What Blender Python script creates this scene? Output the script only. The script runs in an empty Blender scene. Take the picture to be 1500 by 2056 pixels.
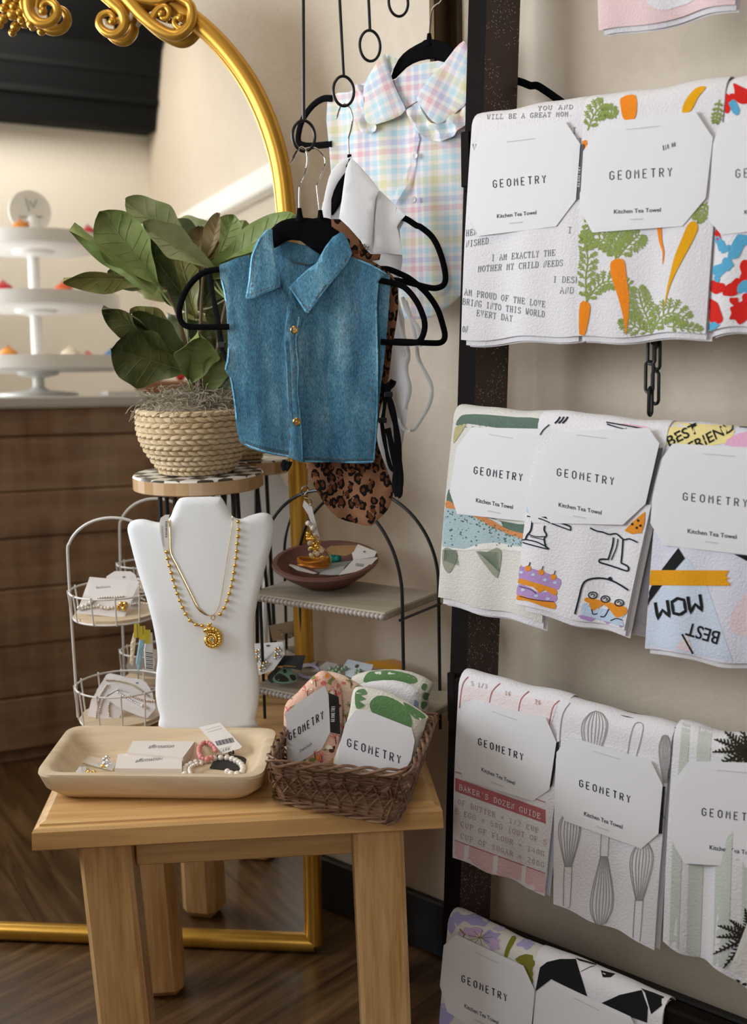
import bpy, math, random
import numpy as np
from mathutils import Vector, Matrix, noise
from mathutils.geometry import delaunay_2d_cdt
from mathutils.bvhtree import BVHTree
from math import sin, cos, pi, radians, atan2, sqrt
random.seed(7)
scene = bpy.context.scene
COL = scene.collection
# ------------------------------------------------------------------ camera
H, FPX, PITCH, ROLL = 1.10, 2400.0, radians(9.65), .022
fw = Vector((0, cos(PITCH), -sin(PITCH))); r0 = Vector((1, 0, 0)); u0 = Vector((0, sin(PITCH), cos(PITCH)))
RR = r0*cos(ROLL)-u0*sin(ROLL); UU = u0*cos(ROLL)+r0*sin(ROLL); EYE = Vector((0, 0, H))
cd = bpy.data.cameras.new('camera'); cam = bpy.data.objects.new('camera', cd); COL.objects.link(cam); scene.camera = cam
m = Matrix((RR, UU, -fw)).transposed().to_4x4(); m.translation = EYE; cam.matrix_world = m
cd.sensor_fit = 'VERTICAL'; cd.sensor_height = 36; cd.lens = FPX*36/2056; cd.clip_start = .05; cd.clip_end = 60
cd.dof.use_dof = True; cd.dof.focus_distance = 1.66; cd.dof.aperture_fstop = 4.2
# ------------------------------------------------------------------ world, lights, exposure
w = bpy.data.worlds.new('world'); scene.world = w; w.use_nodes = True
w.node_tree.nodes['Background'].inputs[0].default_value = (1.0, .78, .56, 1)
w.node_tree.nodes['Background'].inputs[1].default_value = .22
scene.view_settings.view_transform = 'Standard'; scene.view_settings.look = 'None'
scene.view_settings.exposure = 0.34; scene.view_settings.gamma = 1
def area(name, loc, target, sx, sy, power, col):
    l = bpy.data.lights.new(name, 'AREA'); l.shape = 'RECTANGLE'; l.size = sx; l.size_y = sy; l.energy = power; l.color = col
    o = bpy.data.objects.new(name, l); COL.objects.link(o); o.location = loc
    o.rotation_euler = (Vector(target)-Vector(loc)).to_track_quat('-Z', 'Y').to_euler(); return o
area('window_light_left', (-2.15, 1.30, 1.35), (0.1, 1.75, .55), 1.5, 1.3, 50, (.88, .94, 1))
area('window_light_front', (-1.15, -1.35, 1.45), (0.15, 1.9, .5), 1.5, 1.4, 62, (.88, .94, 1))
area('added_overhead_fill', tuple(Vector((-.10, 2.085, 0))+Vector((.749, -.663, 0))*.25+Vector((-.663, -.749, 0))*.95+Vector((0, 0, 2.68))), (.12, 1.75, .6), .5, .5, 4, (1, .90, .76))  # added steep lamp without a known fixture, deepens wall shade below the towels
area('added_counter_fill', (-1.9, .0, 2.3), (-1.8, -.9, .9), .9, .6, 14, (1, .96, .90))  # added fill lamp, brightens the mirrored counter; stands for no real fixture

# ------------------------------------------------------------------ pixel helpers (real points on real surfaces)
def ray(x, y): return fw*FPX+RR*(x-750)-UU*(y-1028)
def on(x, y, z): d = ray(x, y); return EYE+d*((z-H)/d.z)
def at(x, y, Y): d = ray(x, y); return EYE+d*(Y/d.y)
def pl(x, y, P, N): d = ray(x, y); return EYE+d*((Vector(P)-EYE).dot(N)/d.dot(N))
W0 = Vector((-.10, 2.085, 0)); WU = Vector((.749, -.663, 0)).normalized(); WN = Vector((-WU.y*-1, -WU.x, 0))
WN = Vector((WU.y, -WU.x, 0))          # from the towel wall into the room
def Wp(s, o, z): return W0+WU*s+WN*o+Vector((0, 0, z))
def rk(x, y, o): return pl(x, y, W0+WN*o, WN)
def so(P): d = P-W0; return d.dot(WU), d.dot(WN), P.z
# mirror plane
MA = Vector((-.687, 1.989, 0)); MB_ = Vector((-.11, 1.923, 0)); MX = (MB_-MA).normalized()
MBACK = Vector((-MX.y, MX.x, 0)); MUP = (MBACK*sin(radians(2.0))+Vector((0, 0, 1))*cos(radians(2.0))).normalized()
MN = MX.cross(MUP).normalized()
if MN.dot(EYE-MA) < 0: MN = -MN
def mp(x, y, off=0): return pl(x, y, MA+MN*off, MN)
def mir(x, y, P, N):                   # where the mirrored line of sight meets a real plane of the room behind
    d = ray(x, y).normalized(); q = mp(x, y); d = d-MN*(2*d.dot(MN)); N = Vector(N)
    return q+d*((Vector(P)-q).dot(N)/d.dot(N))
# ------------------------------------------------------------------ materials
MATS = {}
def rgb(c):
    if isinstance(c, str):
        c = tuple(int(c[i:i+2], 16)/255 for i in (0, 2, 4)); c = tuple(x/12.92 if x <= .04045 else ((x+.055)/1.055)**2.4 for x in c)
    return (c[0], c[1], c[2], 1)
class NT:
    def __init__(s, name):
        s.m = bpy.data.materials.new(name); s.m.use_nodes = True; s.t = s.m.node_tree; s.b = s.t.nodes['Principled BSDF']
    def n(s, typ, **kw):
        x = s.t.nodes.new(typ)
        for k, v in kw.items():
            if k.startswith('i_'): x.inputs[k[2:].replace('_', ' ')].default_value = v
            else: setattr(x, k, v)
        return x
    def l(s, a, b): s.t.links.new(a, b)
    def coord(s, scale=(1, 1, 1), rot=(0, 0, 0), out='Object'):
        c = s.n('ShaderNodeTexCoord'); mpg = s.n('ShaderNodeMapping'); mpg.inputs['Scale'].default_value = scale
        mpg.inputs['Rotation'].default_value = rot; s.l(c.outputs[out], mpg.inputs[0]); return mpg.outputs[0]
    def noise(s, vec, scale, detail=3, rough=.55, dist=0):
        x = s.n('ShaderNodeTexNoise'); x.inputs['Scale'].default_value = scale; x.inputs['Detail'].default_value = detail
        x.inputs['Roughness'].default_value = rough; x.inputs['Distortion'].default_value = dist; s.l(vec, x.inputs['Vector']); return x.outputs['Fac']
    def ramp(s, fac, stops, interp='LINEAR'):
        x = s.n('ShaderNodeValToRGB'); e = x.color_ramp; e.interpolation = interp
        while len(e.elements) < len(stops): e.elements.new(.5)
        for el, (p, c) in zip(e.elements, stops): el.position = p; el.color = rgb(c)
        s.l(fac, x.inputs[0]); return x.outputs[0]
    def mix(s, fac, a, b, mode='MIX'):
        x = s.n('ShaderNodeMix', data_type='RGBA', blend_type=mode)
        for i, v in ((0, fac), (6, a), (7, b)):
            if hasattr(v, 'links'): s.l(v, x.inputs[i])
            else: x.inputs[i].default_value = v if i == 0 else rgb(v)
        return x.outputs[2]
    def math(s, op, a, b=None, c=None):
        x = s.n('ShaderNodeMath', operation=op)
        for i, v in enumerate((a, b, c)):
            if v is None: continue
            if hasattr(v, 'links'): s.l(v, x.inputs[i])
            else: x.inputs[i].default_value = v
        return x.outputs[0]
    def bump(s, h, strength, dist=.001):
        x = s.n('ShaderNodeBump'); x.inputs['Strength'].default_value = strength; x.inputs['Distance'].default_value = dist
        s.l(h, x.inputs['Height']); s.l(x.outputs[0], s.b.inputs['Normal'])
    def col(s, c): s.l(c, s.b.inputs['Base Color'])
def P(name, c, rough=.6, metal=0, spec=.5, trans=0, sheen=0, bumpy=0, bscale=300, var=0, emit=0):
    if name in MATS: return MATS[name]
    t = NT(name); b = t.b; b.inputs['Base Color'].default_value = rgb(c); b.inputs['Roughness'].default_value = rough
    b.inputs['Metallic'].default_value = metal; b.inputs['Specular IOR Level'].default_value = spec
    b.inputs['Transmission Weight'].default_value = trans; b.inputs['Sheen Weight'].default_value = sheen
    if var:
        f = t.noise(t.coord(), 18, 4); cc = rgb(c); t.col(t.ramp(f, [(.3, tuple(x*(1-var) for x in cc[:3])), (.7, tuple(min(1, x*(1+var)) for x in cc[:3]))]))
    if bumpy: t.bump(t.noise(t.coord(), bscale, 3), bumpy)
    if emit: b.inputs['Emission Color'].default_value = rgb(c); b.inputs['Emission Strength'].default_value = emit
    MATS[name] = t.m; return t.m
def wood(name, c1, c2, c3, rotz=0, axis=0, k=1, rough=.45, bump=.25):
    if name in MATS: return MATS[name]
    t = NT(name); sc = [60*k, 60*k, 60*k]; sc[axis] = 4*k
    v = t.coord(rot=(0, 0, rotz)); mpg = t.n('ShaderNodeMapping'); mpg.inputs['Scale'].default_value = sc; t.l(v, mpg.inputs[0]); v2 = mpg.outputs[0]
    f = t.noise(v2, 1.0, 5, .6, .6); sc2 = [14*k]*3; sc2[axis] = 1.2*k
    mp2 = t.n('ShaderNodeMapping'); mp2.inputs['Scale'].default_value = sc2; t.l(v, mp2.inputs[0]); g = t.noise(mp2.outputs[0], 1.0, 3, .5, 1.2)
    c = t.mix(.45, t.ramp(f, [(.32, c1), (.5, c2), (.68, c3)]), t.ramp(g, [(.35, c1), (.5, c2), (.62, c3)]))
    t.col(c); t.b.inputs['Roughness'].default_value = rough; t.bump(f, bump, .0006); MATS[name] = t.m; return t.m
# ------------------------------------------------------------------ mesh helpers
class MB:
    def __init__(s): s.v = []; s.f = []; s.m = []
    def add(s, V, F, mi=0):
        k = len(s.v); s.v += [Vector(x) for x in V]; s.f += [tuple(i+k for i in f) for f in F]; s.m += [mi]*len(F) if isinstance(mi, int) else list(mi); return s
    def box(s, c, ex, ey, ez, mi=0):       # half-vectors
        c, ex, ey, ez = map(Vector, (c, ex, ey, ez))
        V = [c+ex*a+ey*b+ez*d for d in (-1, 1) for b in (-1, 1) for a in (-1, 1)]
        return s.add(V, [(0, 2, 3, 1), (4, 5, 7, 6), (0, 1, 5, 4), (2, 6, 7, 3), (0, 4, 6, 2), (1, 3, 7, 5)], mi)
    def rbox(s, c, ex, ey, ez, r=.004, mi=0):   # box with chamfered edges
        c, ex, ey, ez = map(Vector, (c, ex, ey, ez)); L = [ex.length, ey.length, ez.length]; U = [ex.normalized(), ey.normalized(), ez.normalized()]
        r = min(r, min(L)*.9); V = []; idx = {}
        for sx in (-1, 1):
            for sy in (-1, 1):
                for sz in (-1, 1):
                    for a in range(3):
                        q = [sx*(L[0]-r), sy*(L[1]-r), sz*(L[2]-r)]; q[a] = (sx, sy, sz)[a]*L[a]
                        idx[(sx, sy, sz, a)] = len(V); V.append(c+U[0]*q[0]+U[1]*q[1]+U[2]*q[2])
        F = []
        for a in range(3):
            b, d = [i for i in range(3) if i != a]
            for sg in (-1, 1):
                f = []
                for (p, q) in ((-1, -1), (1, -1), (1, 1), (-1, 1)):
                    k = [0, 0, 0]; k[a] = sg; k[b] = p; k[d] = q; f.append(idx[(k[0], k[1], k[2], a)])
                F.append(tuple(f))
        for a in range(3):
            b, d = [i for i in range(3) if i != a]
            for p in (-1, 1):
                for q in (-1, 1):
                    k0 = [0]*3; k1 = [0]*3; k0[a] = -1; k1[a] = 1; k0[b] = k1[b] = p; k0[d] = k1[d] = q
                    F.append((idx[(*k0, b)], idx[(*k1, b)], idx[(*k1, d)], idx[(*k0, d)]))
        for sx in (-1, 1):
            for sy in (-1, 1):
                for sz in (-1, 1): F.append(tuple(idx[(sx, sy, sz, a)] for a in range(3)))
        return s.add(V, F, mi)
    def tube(s, pts, r, n=8, mi=0, closed=False, flat=None, up=None, caps=True):
        pts = [Vector(p) for p in pts]; N = len(pts); V = []; prev = None
        for i, p in enumerate(pts):
            a = pts[i-1] if (i > 0 or closed) else p; b = pts[(i+1) % N] if (i < N-1 or closed) else p
            t = (b-a).normalized() if (b-a).length > 1e-9 else Vector((0, 0, 1))
            if prev is None:
                prev = Vector(up) if up is not None else (Vector((0, 0, 1)) if abs(t.z) < .9 else Vector((1, 0, 0)))
            if up is not None: prev = Vector(up)
            x = (prev-t*prev.dot(t)); x = x.normalized() if x.length > 1e-6 else t.orthogonal().normalized(); prev = x; y = t.cross(x)
            rr = r[i] if isinstance(r, (list, tuple)) else r; ry = flat[i] if isinstance(flat, (list, tuple)) else (flat if flat else rr)
            V += [p+x*(rr*cos(2*pi*k/n))+y*(ry*sin(2*pi*k/n)) for k in range(n)]
        F = []
        for i in range(N if closed else N-1):
            j = (i+1) % N
            F += [(i*n+k, i*n+(k+1) % n, j*n+(k+1) % n, j*n+k) for k in range(n)]
        if not closed and caps: F += [tuple(range(n))[::-1], tuple((N-1)*n+k for k in range(n))]
        return s.add(V, F, mi)
    def lathe(s, c, prof, n=32, ax=(0, 0, 1), mi=0, mat3=None):
        c = Vector(c); ax = Vector(ax).normalized(); x = ax.orthogonal().normalized() if abs(ax.z) < .999 else Vector((1, 0, 0)); y = ax.cross(x)
        V = []
        for (r, z) in prof: V += [c+ax*z+(x*cos(2*pi*k/n)+y*sin(2*pi*k/n))*max(r, 1e-5) for k in range(n)]
        F = [(i*n+k, i*n+(k+1) % n, (i+1)*n+(k+1) % n, (i+1)*n+k) for i in range(len(prof)-1) for k in range(n)]
        return s.add(V, F, mi)
    def ball(s, c, r, n=10, sc=(1, 1, 1), mi=0, rot=None):
        c = Vector(c); V = []; h = max(4, n//2+1)
        for i in range(h+1):
            a = pi*i/h
            for k in range(n):
                q = Vector((sin(a)*cos(2*pi*k/n)*sc[0], sin(a)*sin(2*pi*k/n)*sc[1], cos(a)*sc[2]))*r
                V.append(c+(rot @ q if rot else q))
        F = [(i*n+k, (i+1)*n+k, (i+1)*n+(k+1) % n, i*n+(k+1) % n) for i in range(h) for k in range(n)]
        return s.add(V, F, mi)
    def bvh(s): return BVHTree.FromPolygons([tuple(v) for v in s.v], s.f)
    def obj(s, name, mats, parent=None, smooth=True, **tagkw):
        off = parent_world(parent) if parent else Vector((0, 0, 0))
        used = sorted({i for f in s.f for i in f}); mp_ = {a: b for b, a in enumerate(used)}
        s.v = [s.v[i] for i in used]; s.f = [tuple(mp_[i] for i in f) for f in s.f]
        me = bpy.data.meshes.new(name); me.from_pydata([tuple(v-off) for v in s.v], [], s.f)
        if not isinstance(mats, (list, tuple)): mats = [mats]
        for mm in mats: me.materials.append(mm)
        for p, mi in zip(me.polygons, s.m): p.material_index = mi
        me.validate(); me.update()
        if smooth: me.shade_smooth(); me.set_sharp_from_angle(angle=radians(38))
        o = bpy.data.objects.new(name, me); COL.objects.link(o)
        if parent: o.parent = parent
        if tagkw: tag(o, **tagkw)
        return o
def parent_world(p):
    v = Vector((0, 0, 0))
    while p: v += p.location; p = p.parent
    return v
def tag(o, label=None, category=None, group=None, kind=None):
    if label: o['label'] = label
    if category: o['category'] = category
    if group: o['group'] = group
    if kind: o['kind'] = kind
    return o
def thing(name, loc, label, category, group=None):
    o = bpy.data.objects.new(name, None); COL.objects.link(o); o.location = loc; o.empty_display_size = .05
    return tag(o, label, category, group)
def smooth(pts, k=6, closed=False):      # Catmull-Rom through tuples or vectors
    P_ = [Vector(p) for p in pts]; N = len(P_); out = []
    for i in range(N if closed else N-1):
        a = P_[(i-1) % N] if (closed or i > 0) else P_[0]; b = P_[i]; c = P_[(i+1) % N]; d = P_[(i+2) % N] if (closed or i+2 < N) else P_[-1]
        for j in range(k):
            t = j/k; out.append(.5*((2*b)+(c-a)*t+(2*a-5*b+4*c-d)*t*t+(3*b-a-3*c+d)*t**3))
    if not closed: out.append(P_[-1])
    return out
def z5(pts, s, ox, oy): return [(x/s+ox, y/s+oy) for x, y in pts]
def inside(pt, poly):
    x, y = pt; c = False; j = len(poly)-1
    for i in range(len(poly)):
        xi, yi = poly[i]; xj, yj = poly[j]
        if (yi > y) != (yj > y) and x < (xj-xi)*(y-yi)/(yj-yi)+xi: c = not c
        j = i
    return c
def bdist(pt, poly):
    p = np.array(pt); A = np.array(poly); B = np.roll(A, -1, 0); d = B-A; t = np.clip(((p-A)*d).sum(1)/np.maximum((d*d).sum(1), 1e-12), 0, 1)
    return float(np.sqrt((((A+d*t[:, None])-p)**2).sum(1)).min())
def triang(poly, step, rings=()):         # fills an outline with an even triangle mesh
    out = []
    for i in range(len(poly)):
        a = Vector(poly[i]); b = Vector(poly[(i+1) % len(poly)]); n = max(1, int((b-a).length/step))
        out += [a.lerp(b, k/n) for k in range(n)]
    nb = len(out); pts = [(p.x, p.y) for p in out]; xs = [p[0] for p in pts]; ys = [p[1] for p in pts]
    for rd in rings:
        for i in range(nb):
            a, b, c = out[i-1], out[i], out[(i+1) % nb]; t = (c-a); t = Vector((t.x, t.y)).normalized() if t.length > 1e-9 else Vector((1, 0))
            for sg in (1, -1):
                q = (b.x-t.y*rd*sg, b.y+t.x*rd*sg)
                if inside(q, pts) and bdist(q, pts) > rd*.93: out.append(Vector(q)); break
    gap_ = (rings[-1]+step*.4) if rings else step*.45
    y = min(ys)+step*.5; row = 0
    while y < max(ys):
        x = min(xs)+(step*.5 if row % 2 else step*.25)
        while x < max(xs):
            if inside((x, y), pts) and bdist((x, y), pts) > gap_: out.append(Vector((x, y)))
            x += step
        y += step*.87; row += 1
    vs, es, fs, _, _, _ = delaunay_2d_cdt(out, [(i, (i+1) % nb) for i in range(nb)], [list(range(nb))], 1, 1e-7)
    return vs, [tuple(f) for f in fs], nb
def pillow(poly, ex, ey, O, tf=.004, tb=.002, r=.004, step=.008, disp=None, mi=0, mb=None, sm=0):
    """soft sheet or slab: outline in plane metres (ex, ey), thickness tf in front and tb behind, rounded over r"""
    if sm: poly = [(p.x, p.y) for p in smooth([(a, b, 0) for a, b in poly], sm, True)]
    nz = ex.cross(ey).normalized()
    if nz.dot(EYE-O) < 0: nz = -nz
    vs, fs, nb = triang(poly, step, (r*.12, r*.4, r) if r >= .004 else (r,) if r >= .0015 else ()); mb = mb or MB(); F = []; Vf = []; Vb = []; bd = [(p.x, p.y) for p in vs[:nb]]
    for v in vs:
        d = bdist((v.x, v.y), bd); q = min(1, d/r); k = sqrt(max(0, 1-(1-q)**2)); dz = disp(v.x, v.y) if disp else 0
        base = O+ex*v.x+ey*v.y+nz*dz; Vf.append(base+nz*(tf*k)); Vb.append(base-nz*(tb*k+1e-5))
    n = len(vs)
    flip = (ex.cross(ey)).dot(nz) < 0
    for f in fs: F.append(tuple(f[::-1]) if flip else tuple(f)); F.append(tuple(i+n for i in (f if flip else f[::-1])))
    from collections import Counter
    cnt = Counter()
    for f in fs:
        for i in range(len(f)): cnt[tuple(sorted((f[i], f[(i+1) % len(f)])))] += 1
    for f in fs:
        for i in range(len(f)):
            a, b = f[i], f[(i+1) % len(f)]
            if cnt[tuple(sorted((a, b)))] == 1: F.append((b, a, a+n, b+n) if not flip else (a, b, b+n, a+n))
    mb.add(Vf+Vb, F, mi); return mb
class Pl:                                  # a working plane seen from the photograph's viewpoint
    def __init__(s, O, ex, ey=None):
        s.O = Vector(O); s.ex = Vector(ex).normalized(); s.ey = Vector(ey).normalized() if ey is not None else Vector((0, 0, 1))
        s.N = s.ex.cross(s.ey).normalized()
        if s.N.dot(EYE-s.O) < 0: s.N = -s.N
    def p(s, x, y, off=0): return pl(x, y, s.O+s.N*off, s.N)
    def uv(s, x, y, off=0): d = s.p(x, y, off)-s.O; return (d.dot(s.ex), d.dot(s.ey))
    def sheet(s, px, off=0, **k): return pillow([s.uv(x, y, off) for x, y in px], s.ex, s.ey, s.O+s.N*off, **k)
    def path(s, px, off=0, k=5): return smooth([s.p(x, y, off) for x, y in px], k)
    def scale(s, x=750, y=900): return (s.p(x+10, y)-s.p(x-10, y)).length/20
# ---- prints: shapes traced on to a surface, as thin layers of its own mesh
def cast(bvh, x, y, off):
    d = ray(x, y).normalized(); h = bvh.ray_cast(EYE, d)
    if h[0] is None: return None
    n = h[1] if h[1].dot(d) < 0 else -h[1]
    return h[0]+n*off
def printpoly(mb, bvh, poly, mi, off=.0005, step=8, sm=0):
    if sm: poly = [(p.x, p.y) for p in smooth([(a, b, 0) for a, b in poly], sm, True)]
    vs, fs, nb = triang(poly, step); cx = sum(p[0] for p in poly)/len(poly); cy = sum(p[1] for p in poly)/len(poly); V = []
    for v in vs:
        h = cast(bvh, v.x, v.y, off); d = sqrt((cx-v.x)**2+(cy-v.y)**2)+1e-6; k = 0
        while h is None and k < 7: k += 1; q = min(1, k*2.2/d); h = cast(bvh, v.x+(cx-v.x)*q, v.y+(cy-v.y)*q, off)      # the shape ends at the hem
        V.append(h)
    ok = [v is not None for v in V]
    F = [f for f in fs if all(ok[i] for i in f)]
    mb.add([v if v is not None else Vector((0, 0, -5)) for v in V], F, mi) if F else None
    return mb
def stroke(mb, bvh, pts, wpx, mi, off=.0006, taper=0, k=0, seg=7):
    if k: pts = [(p.x, p.y) for p in smooth([(a, b, 0) for a, b in pts], k)]
    Q = []
    for a, b in zip(pts[:-1], pts[1:]):
        a = Vector(a); b = Vector(b); n = max(1, int((b-a).length/seg)); Q += [a.lerp(b, i/n) for i in range(n)]
    Q.append(Vector(pts[-1])); V = []; N = len(Q)
    for i, q in enumerate(Q):
        t = (Q[min(i+1, N-1)]-Q[max(i-1, 0)]); t = t.normalized() if t.length > 1e-6 else Vector((1, 0)); n = Vector((-t.y, t.x)); w_ = wpx/2*(1-taper*i/(N-1) if taper else 1)
        V += [cast(bvh, q.x+n.x*w_, q.y+n.y*w_, off), cast(bvh, q.x-n.x*w_, q.y-n.y*w_, off)]
    F = [(2*i, 2*i+1, 2*i+3, 2*i+2) for i in range(N-1) if all(V[2*i+j] is not None for j in range(4))]
    if F: mb.add([v if v is not None else Vector((0, 0, -5)) for v in V], F, mi)
    return mb
GE = {'G': [[(2.6, 4.7), (2.6, 5), (1.3, 6), (0, 5), (0, 1), (1.3, 0), (2.6, 1), (2.6, 2.9), (1.4, 2.9)]], 'E': [[(2.4, 6), (0, 6), (0, 0), (2.4, 0)], [(0, 3), (2, 3)]],
      'O': [[(1.3, 6), (0, 5), (0, 1), (1.3, 0), (2.6, 1), (2.6, 5), (1.3, 6)]], 'M': [[(0, 0), (0, 6), (1.3, 3.2), (2.6, 6), (2.6, 0)]], 'T': [[(-.1, 6), (2.7, 6)], [(1.3, 6), (1.3, 0)]],
      'R': [[(0, 0), (0, 6), (1.7, 6), (2.5, 5.2), (2.5, 3.9), (1.7, 3), (0, 3)], [(1.3, 3), (2.6, 0)]], 'Y': [[(0, 6), (1.3, 3.2), (2.6, 6)], [(1.3, 3.2), (1.3, 0)]]}
def geometry_word(mb, bvh, a, b, h, mi, up=None, w_=2.1, word='GEOMETRY', off=.0004, pitch=5.6):
    a = Vector(a); b = Vector(b); ex = (b-a)/(pitch*(len(word)-1)+2.6); ey = Vector(up)/6 if up else Vector((0, -h/6))
    for i, ch in enumerate(word):
        for st in GE[ch]: stroke(mb, bvh, [tuple(a+ex*(x+pitch*i)+ey*y) for x, y in st], w_, mi, off)
TW = {'A': [[(0, 0), (2, 6), (4, 0)], [(.8, 2.2), (3.2, 2.2)], [(-.3, 0), (1, 0)], [(3, 0), (4.3, 0)], [(1, 6), (2, 6)]], 'B': [[(0, 0), (.6, 0), (.6, 6), (0, 6), (2.6, 6), (3.4, 5.2), (3.4, 4), (2.6, 3.2), (.6, 3.2), (2.8, 3.2), (3.8, 2.4), (3.8, .9), (2.8, 0), (.6, 0)]],
      'C': [[(3.7, 6), (3.7, 4.5), (2.6, 6), (1.4, 6), (.3, 4.6), (.3, 1.5), (1.4, 0), (2.8, 0), (3.9, 1)]], 'D': [[(0, 0), (.6, 0), (.6, 6), (0, 6), (2.4, 6), (3.8, 4.6), (3.8, 1.4), (2.4, 0), (.6, 0)]],
      'E': [[(3.7, 4.6), (3.7, 6), (0, 6), (.7, 6), (.7, 0), (0, 0), (3.9, 0), (3.9, 1.6)], [(.7, 3.1), (2.4, 3.1), (2.4, 3.8), (2.4, 2.3)]], 'F': [[(3.8, 4.6), (3.8, 6), (0, 6), (.8, 6), (.8, 0), (0, 0), (1.8, 0)], [(.8, 3.1), (2.4, 3.1), (2.4, 3.8), (2.4, 2.3)]],
      'G': [[(3.5, 6), (3.5, 4.5), (2.6, 6), (1.3, 6), (.2, 4.6), (.2, 1.4), (1.3, 0), (3.5, .3), (3.5, 2.5), (4, 2.5), (2.2, 2.5)]], 'H': [[(.6, 0), (.6, 6)], [(3.4, 0), (3.4, 6)], [(.6, 3), (3.4, 3)], [(0, 0), (1.2, 0)], [(2.8, 0), (4, 0)], [(0, 6), (1.2, 6)], [(2.8, 6), (4, 6)]],
      'I': [[(.7, 6), (3.3, 6)], [(2, 6), (2, 0)], [(.7, 0), (3.3, 0)]], 'K': [[(.6, 0), (.6, 6)], [(3.6, 6), (.6, 2.6)], [(1.6, 3.6), (3.8, 0)], [(0, 0), (1.3, 0)], [(0, 6), (1.3, 6)]], 'L': [[(.2, 6), (2, 6)], [(1, 6), (1, 0)], [(.1, 0), (3.8, 0), (3.8, 1.6)]],
      'M': [[(.5, 0), (.5, 6), (2, 2.6), (3.5, 6), (3.5, 0)], [(-.1, 0), (1.1, 0)], [(2.9, 0), (4.1, 0)]], 'N': [[(.7, 0), (.7, 6), (3.3, 0), (3.3, 6)], [(0, 0), (1.3, 0)], [(2.6, 6), (4, 6)]], 'O': [[(2, 6), (.6, 5), (.1, 3), (.6, 1), (2, 0), (3.4, 1), (3.9, 3), (3.4, 5), (2, 6)]],
      'P': [[(0, 0), (1.8, 0)], [(.8, 0), (.8, 6)], [(0, 6), (2.8, 6), (3.8, 5.2), (3.8, 3.8), (2.8, 3), (.8, 3)]], 'R': [[(0, 0), (1.3, 0)], [(.6, 0), (.6, 6)], [(0, 6), (2.7, 6), (3.5, 5.2), (3.5, 4), (2.7, 3.1), (.6, 3.1)], [(2.2, 3.1), (3.7, 0), (4.1, 0)]],
      'S': [[(3.5, 6), (3.5, 4.5), (2.6, 6), (1.3, 6), (.4, 5), (.6, 3.7), (3.4, 2.5), (3.7, 1.2), (2.7, 0), (1.2, 0), (.3, 1.3), (.3, 0)]], 'T': [[(.2, 4.5), (.2, 6), (3.8, 6), (3.8, 4.5)], [(2, 6), (2, 0)], [(1, 0), (3, 0)]],
      'U': [[(0, 6), (1.2, 6)], [(2.8, 6), (4, 6)], [(.6, 6), (.6, 1.2), (2, 0), (3.4, 1.2), (3.4, 6)]], 'V': [[(0, 6), (1.2, 6)], [(2.8, 6), (4, 6)], [(.5, 6), (2, 0), (3.5, 6)]], 'W': [[(0, 6), (1, 6)], [(3, 6), (4, 6)], [(.3, 6), (1.1, 0), (2, 4), (2.9, 0), (3.7, 6)]],
      'X': [[(.4, 6), (3.6, 0)], [(3.6, 6), (.4, 0)], [(0, 6), (1.2, 6)], [(2.8, 0), (4, 0)]], 'Y': [[(0, 6), (1.2, 6)], [(2.8, 6), (4, 6)], [(.5, 6), (2, 3), (3.5, 6)], [(2, 3), (2, 0)], [(1, 0), (3, 0)]], 'Z': [[(.5, 4.8), (.5, 6), (3.4, 6), (.4, 0), (3.6, 0), (3.6, 1.3)]],
      '.': [[(1.7, .3), (2.3, .3)]], '=': [[(.2, 3.8), (3.8, 3.8)], [(.2, 2.2), (3.8, 2.2)]], '/': [[(.5, -.6), (3.5, 6.6)]], '(': [[(3, 7), (2, 5), (2, 1), (3, -1)]], "'": [[(2, 6), (2, 4.4)]],
      '0': [[(2, 6), (.7, 4.8), (.7, 1.2), (2, 0), (3.3, 1.2), (3.3, 4.8), (2, 6)]], '1': [[(.8, 5), (2, 6), (2, 0)], [(.6, 0), (3.4, 0)]], '2': [[(.5, 4.6), (1.2, 6), (2.8, 6), (3.5, 4.6), (.4, 0), (3.7, 0)]], '3': [[(.6, 5.4), (2, 6), (3.3, 5), (3, 3.6), (1.7, 3.2), (3.3, 2.6), (3.5, 1), (2, 0), (.5, .6)]],
      '4': [[(2.8, 0), (2.8, 6), (.3, 1.8), (3.8, 1.8)]], '5': [[(3.3, 6), (.9, 6), (.8, 3.3), (2.4, 3.6), (3.5, 2.2), (3.1, .5), (1.8, 0), (.5, .7)]], '6': [[(3.2, 6), (1.5, 5), (.6, 2.6), (1, .6), (2.2, 0), (3.4, 1.2), (3, 3), (1.6, 3.2), (.7, 2)]], '7': [[(.6, 4.8), (.6, 6), (3.5, 6), (1.8, 0)]],
      '8': [[(2, 6), (.9, 5), (1, 3.8), (3.1, 2.4), (3.3, .9), (2, 0), (.7, .9), (.9, 2.4), (3, 3.8), (3.1, 5), (2, 6)]], '$': [[(3.3, 5), (2, 5.6), (.8, 4.6), (1, 3.5), (3.2, 2.6), (3.2, 1.2), (2, .4), (.6, 1)], [(2, 6.6), (2, -.6)]], ' ': []}
def typewriter(mb, bvh, text, a, b, h, mi, up=None, w_=1.2, off=.0005):
    a = Vector(a); b = Vector(b); ex = (b-a)/(5.6*(len(text)-1)+4); ey = Vector(up)/6 if up else Vector((0, -h/6))
    for i, ch in enumerate(text):
        for st in TW.get(ch, []): stroke(mb, bvh, [tuple(a+ex*(x+5.6*i)+ey*y) for x, y in st], w_, mi, off, seg=12)
FONTC = {}
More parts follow.
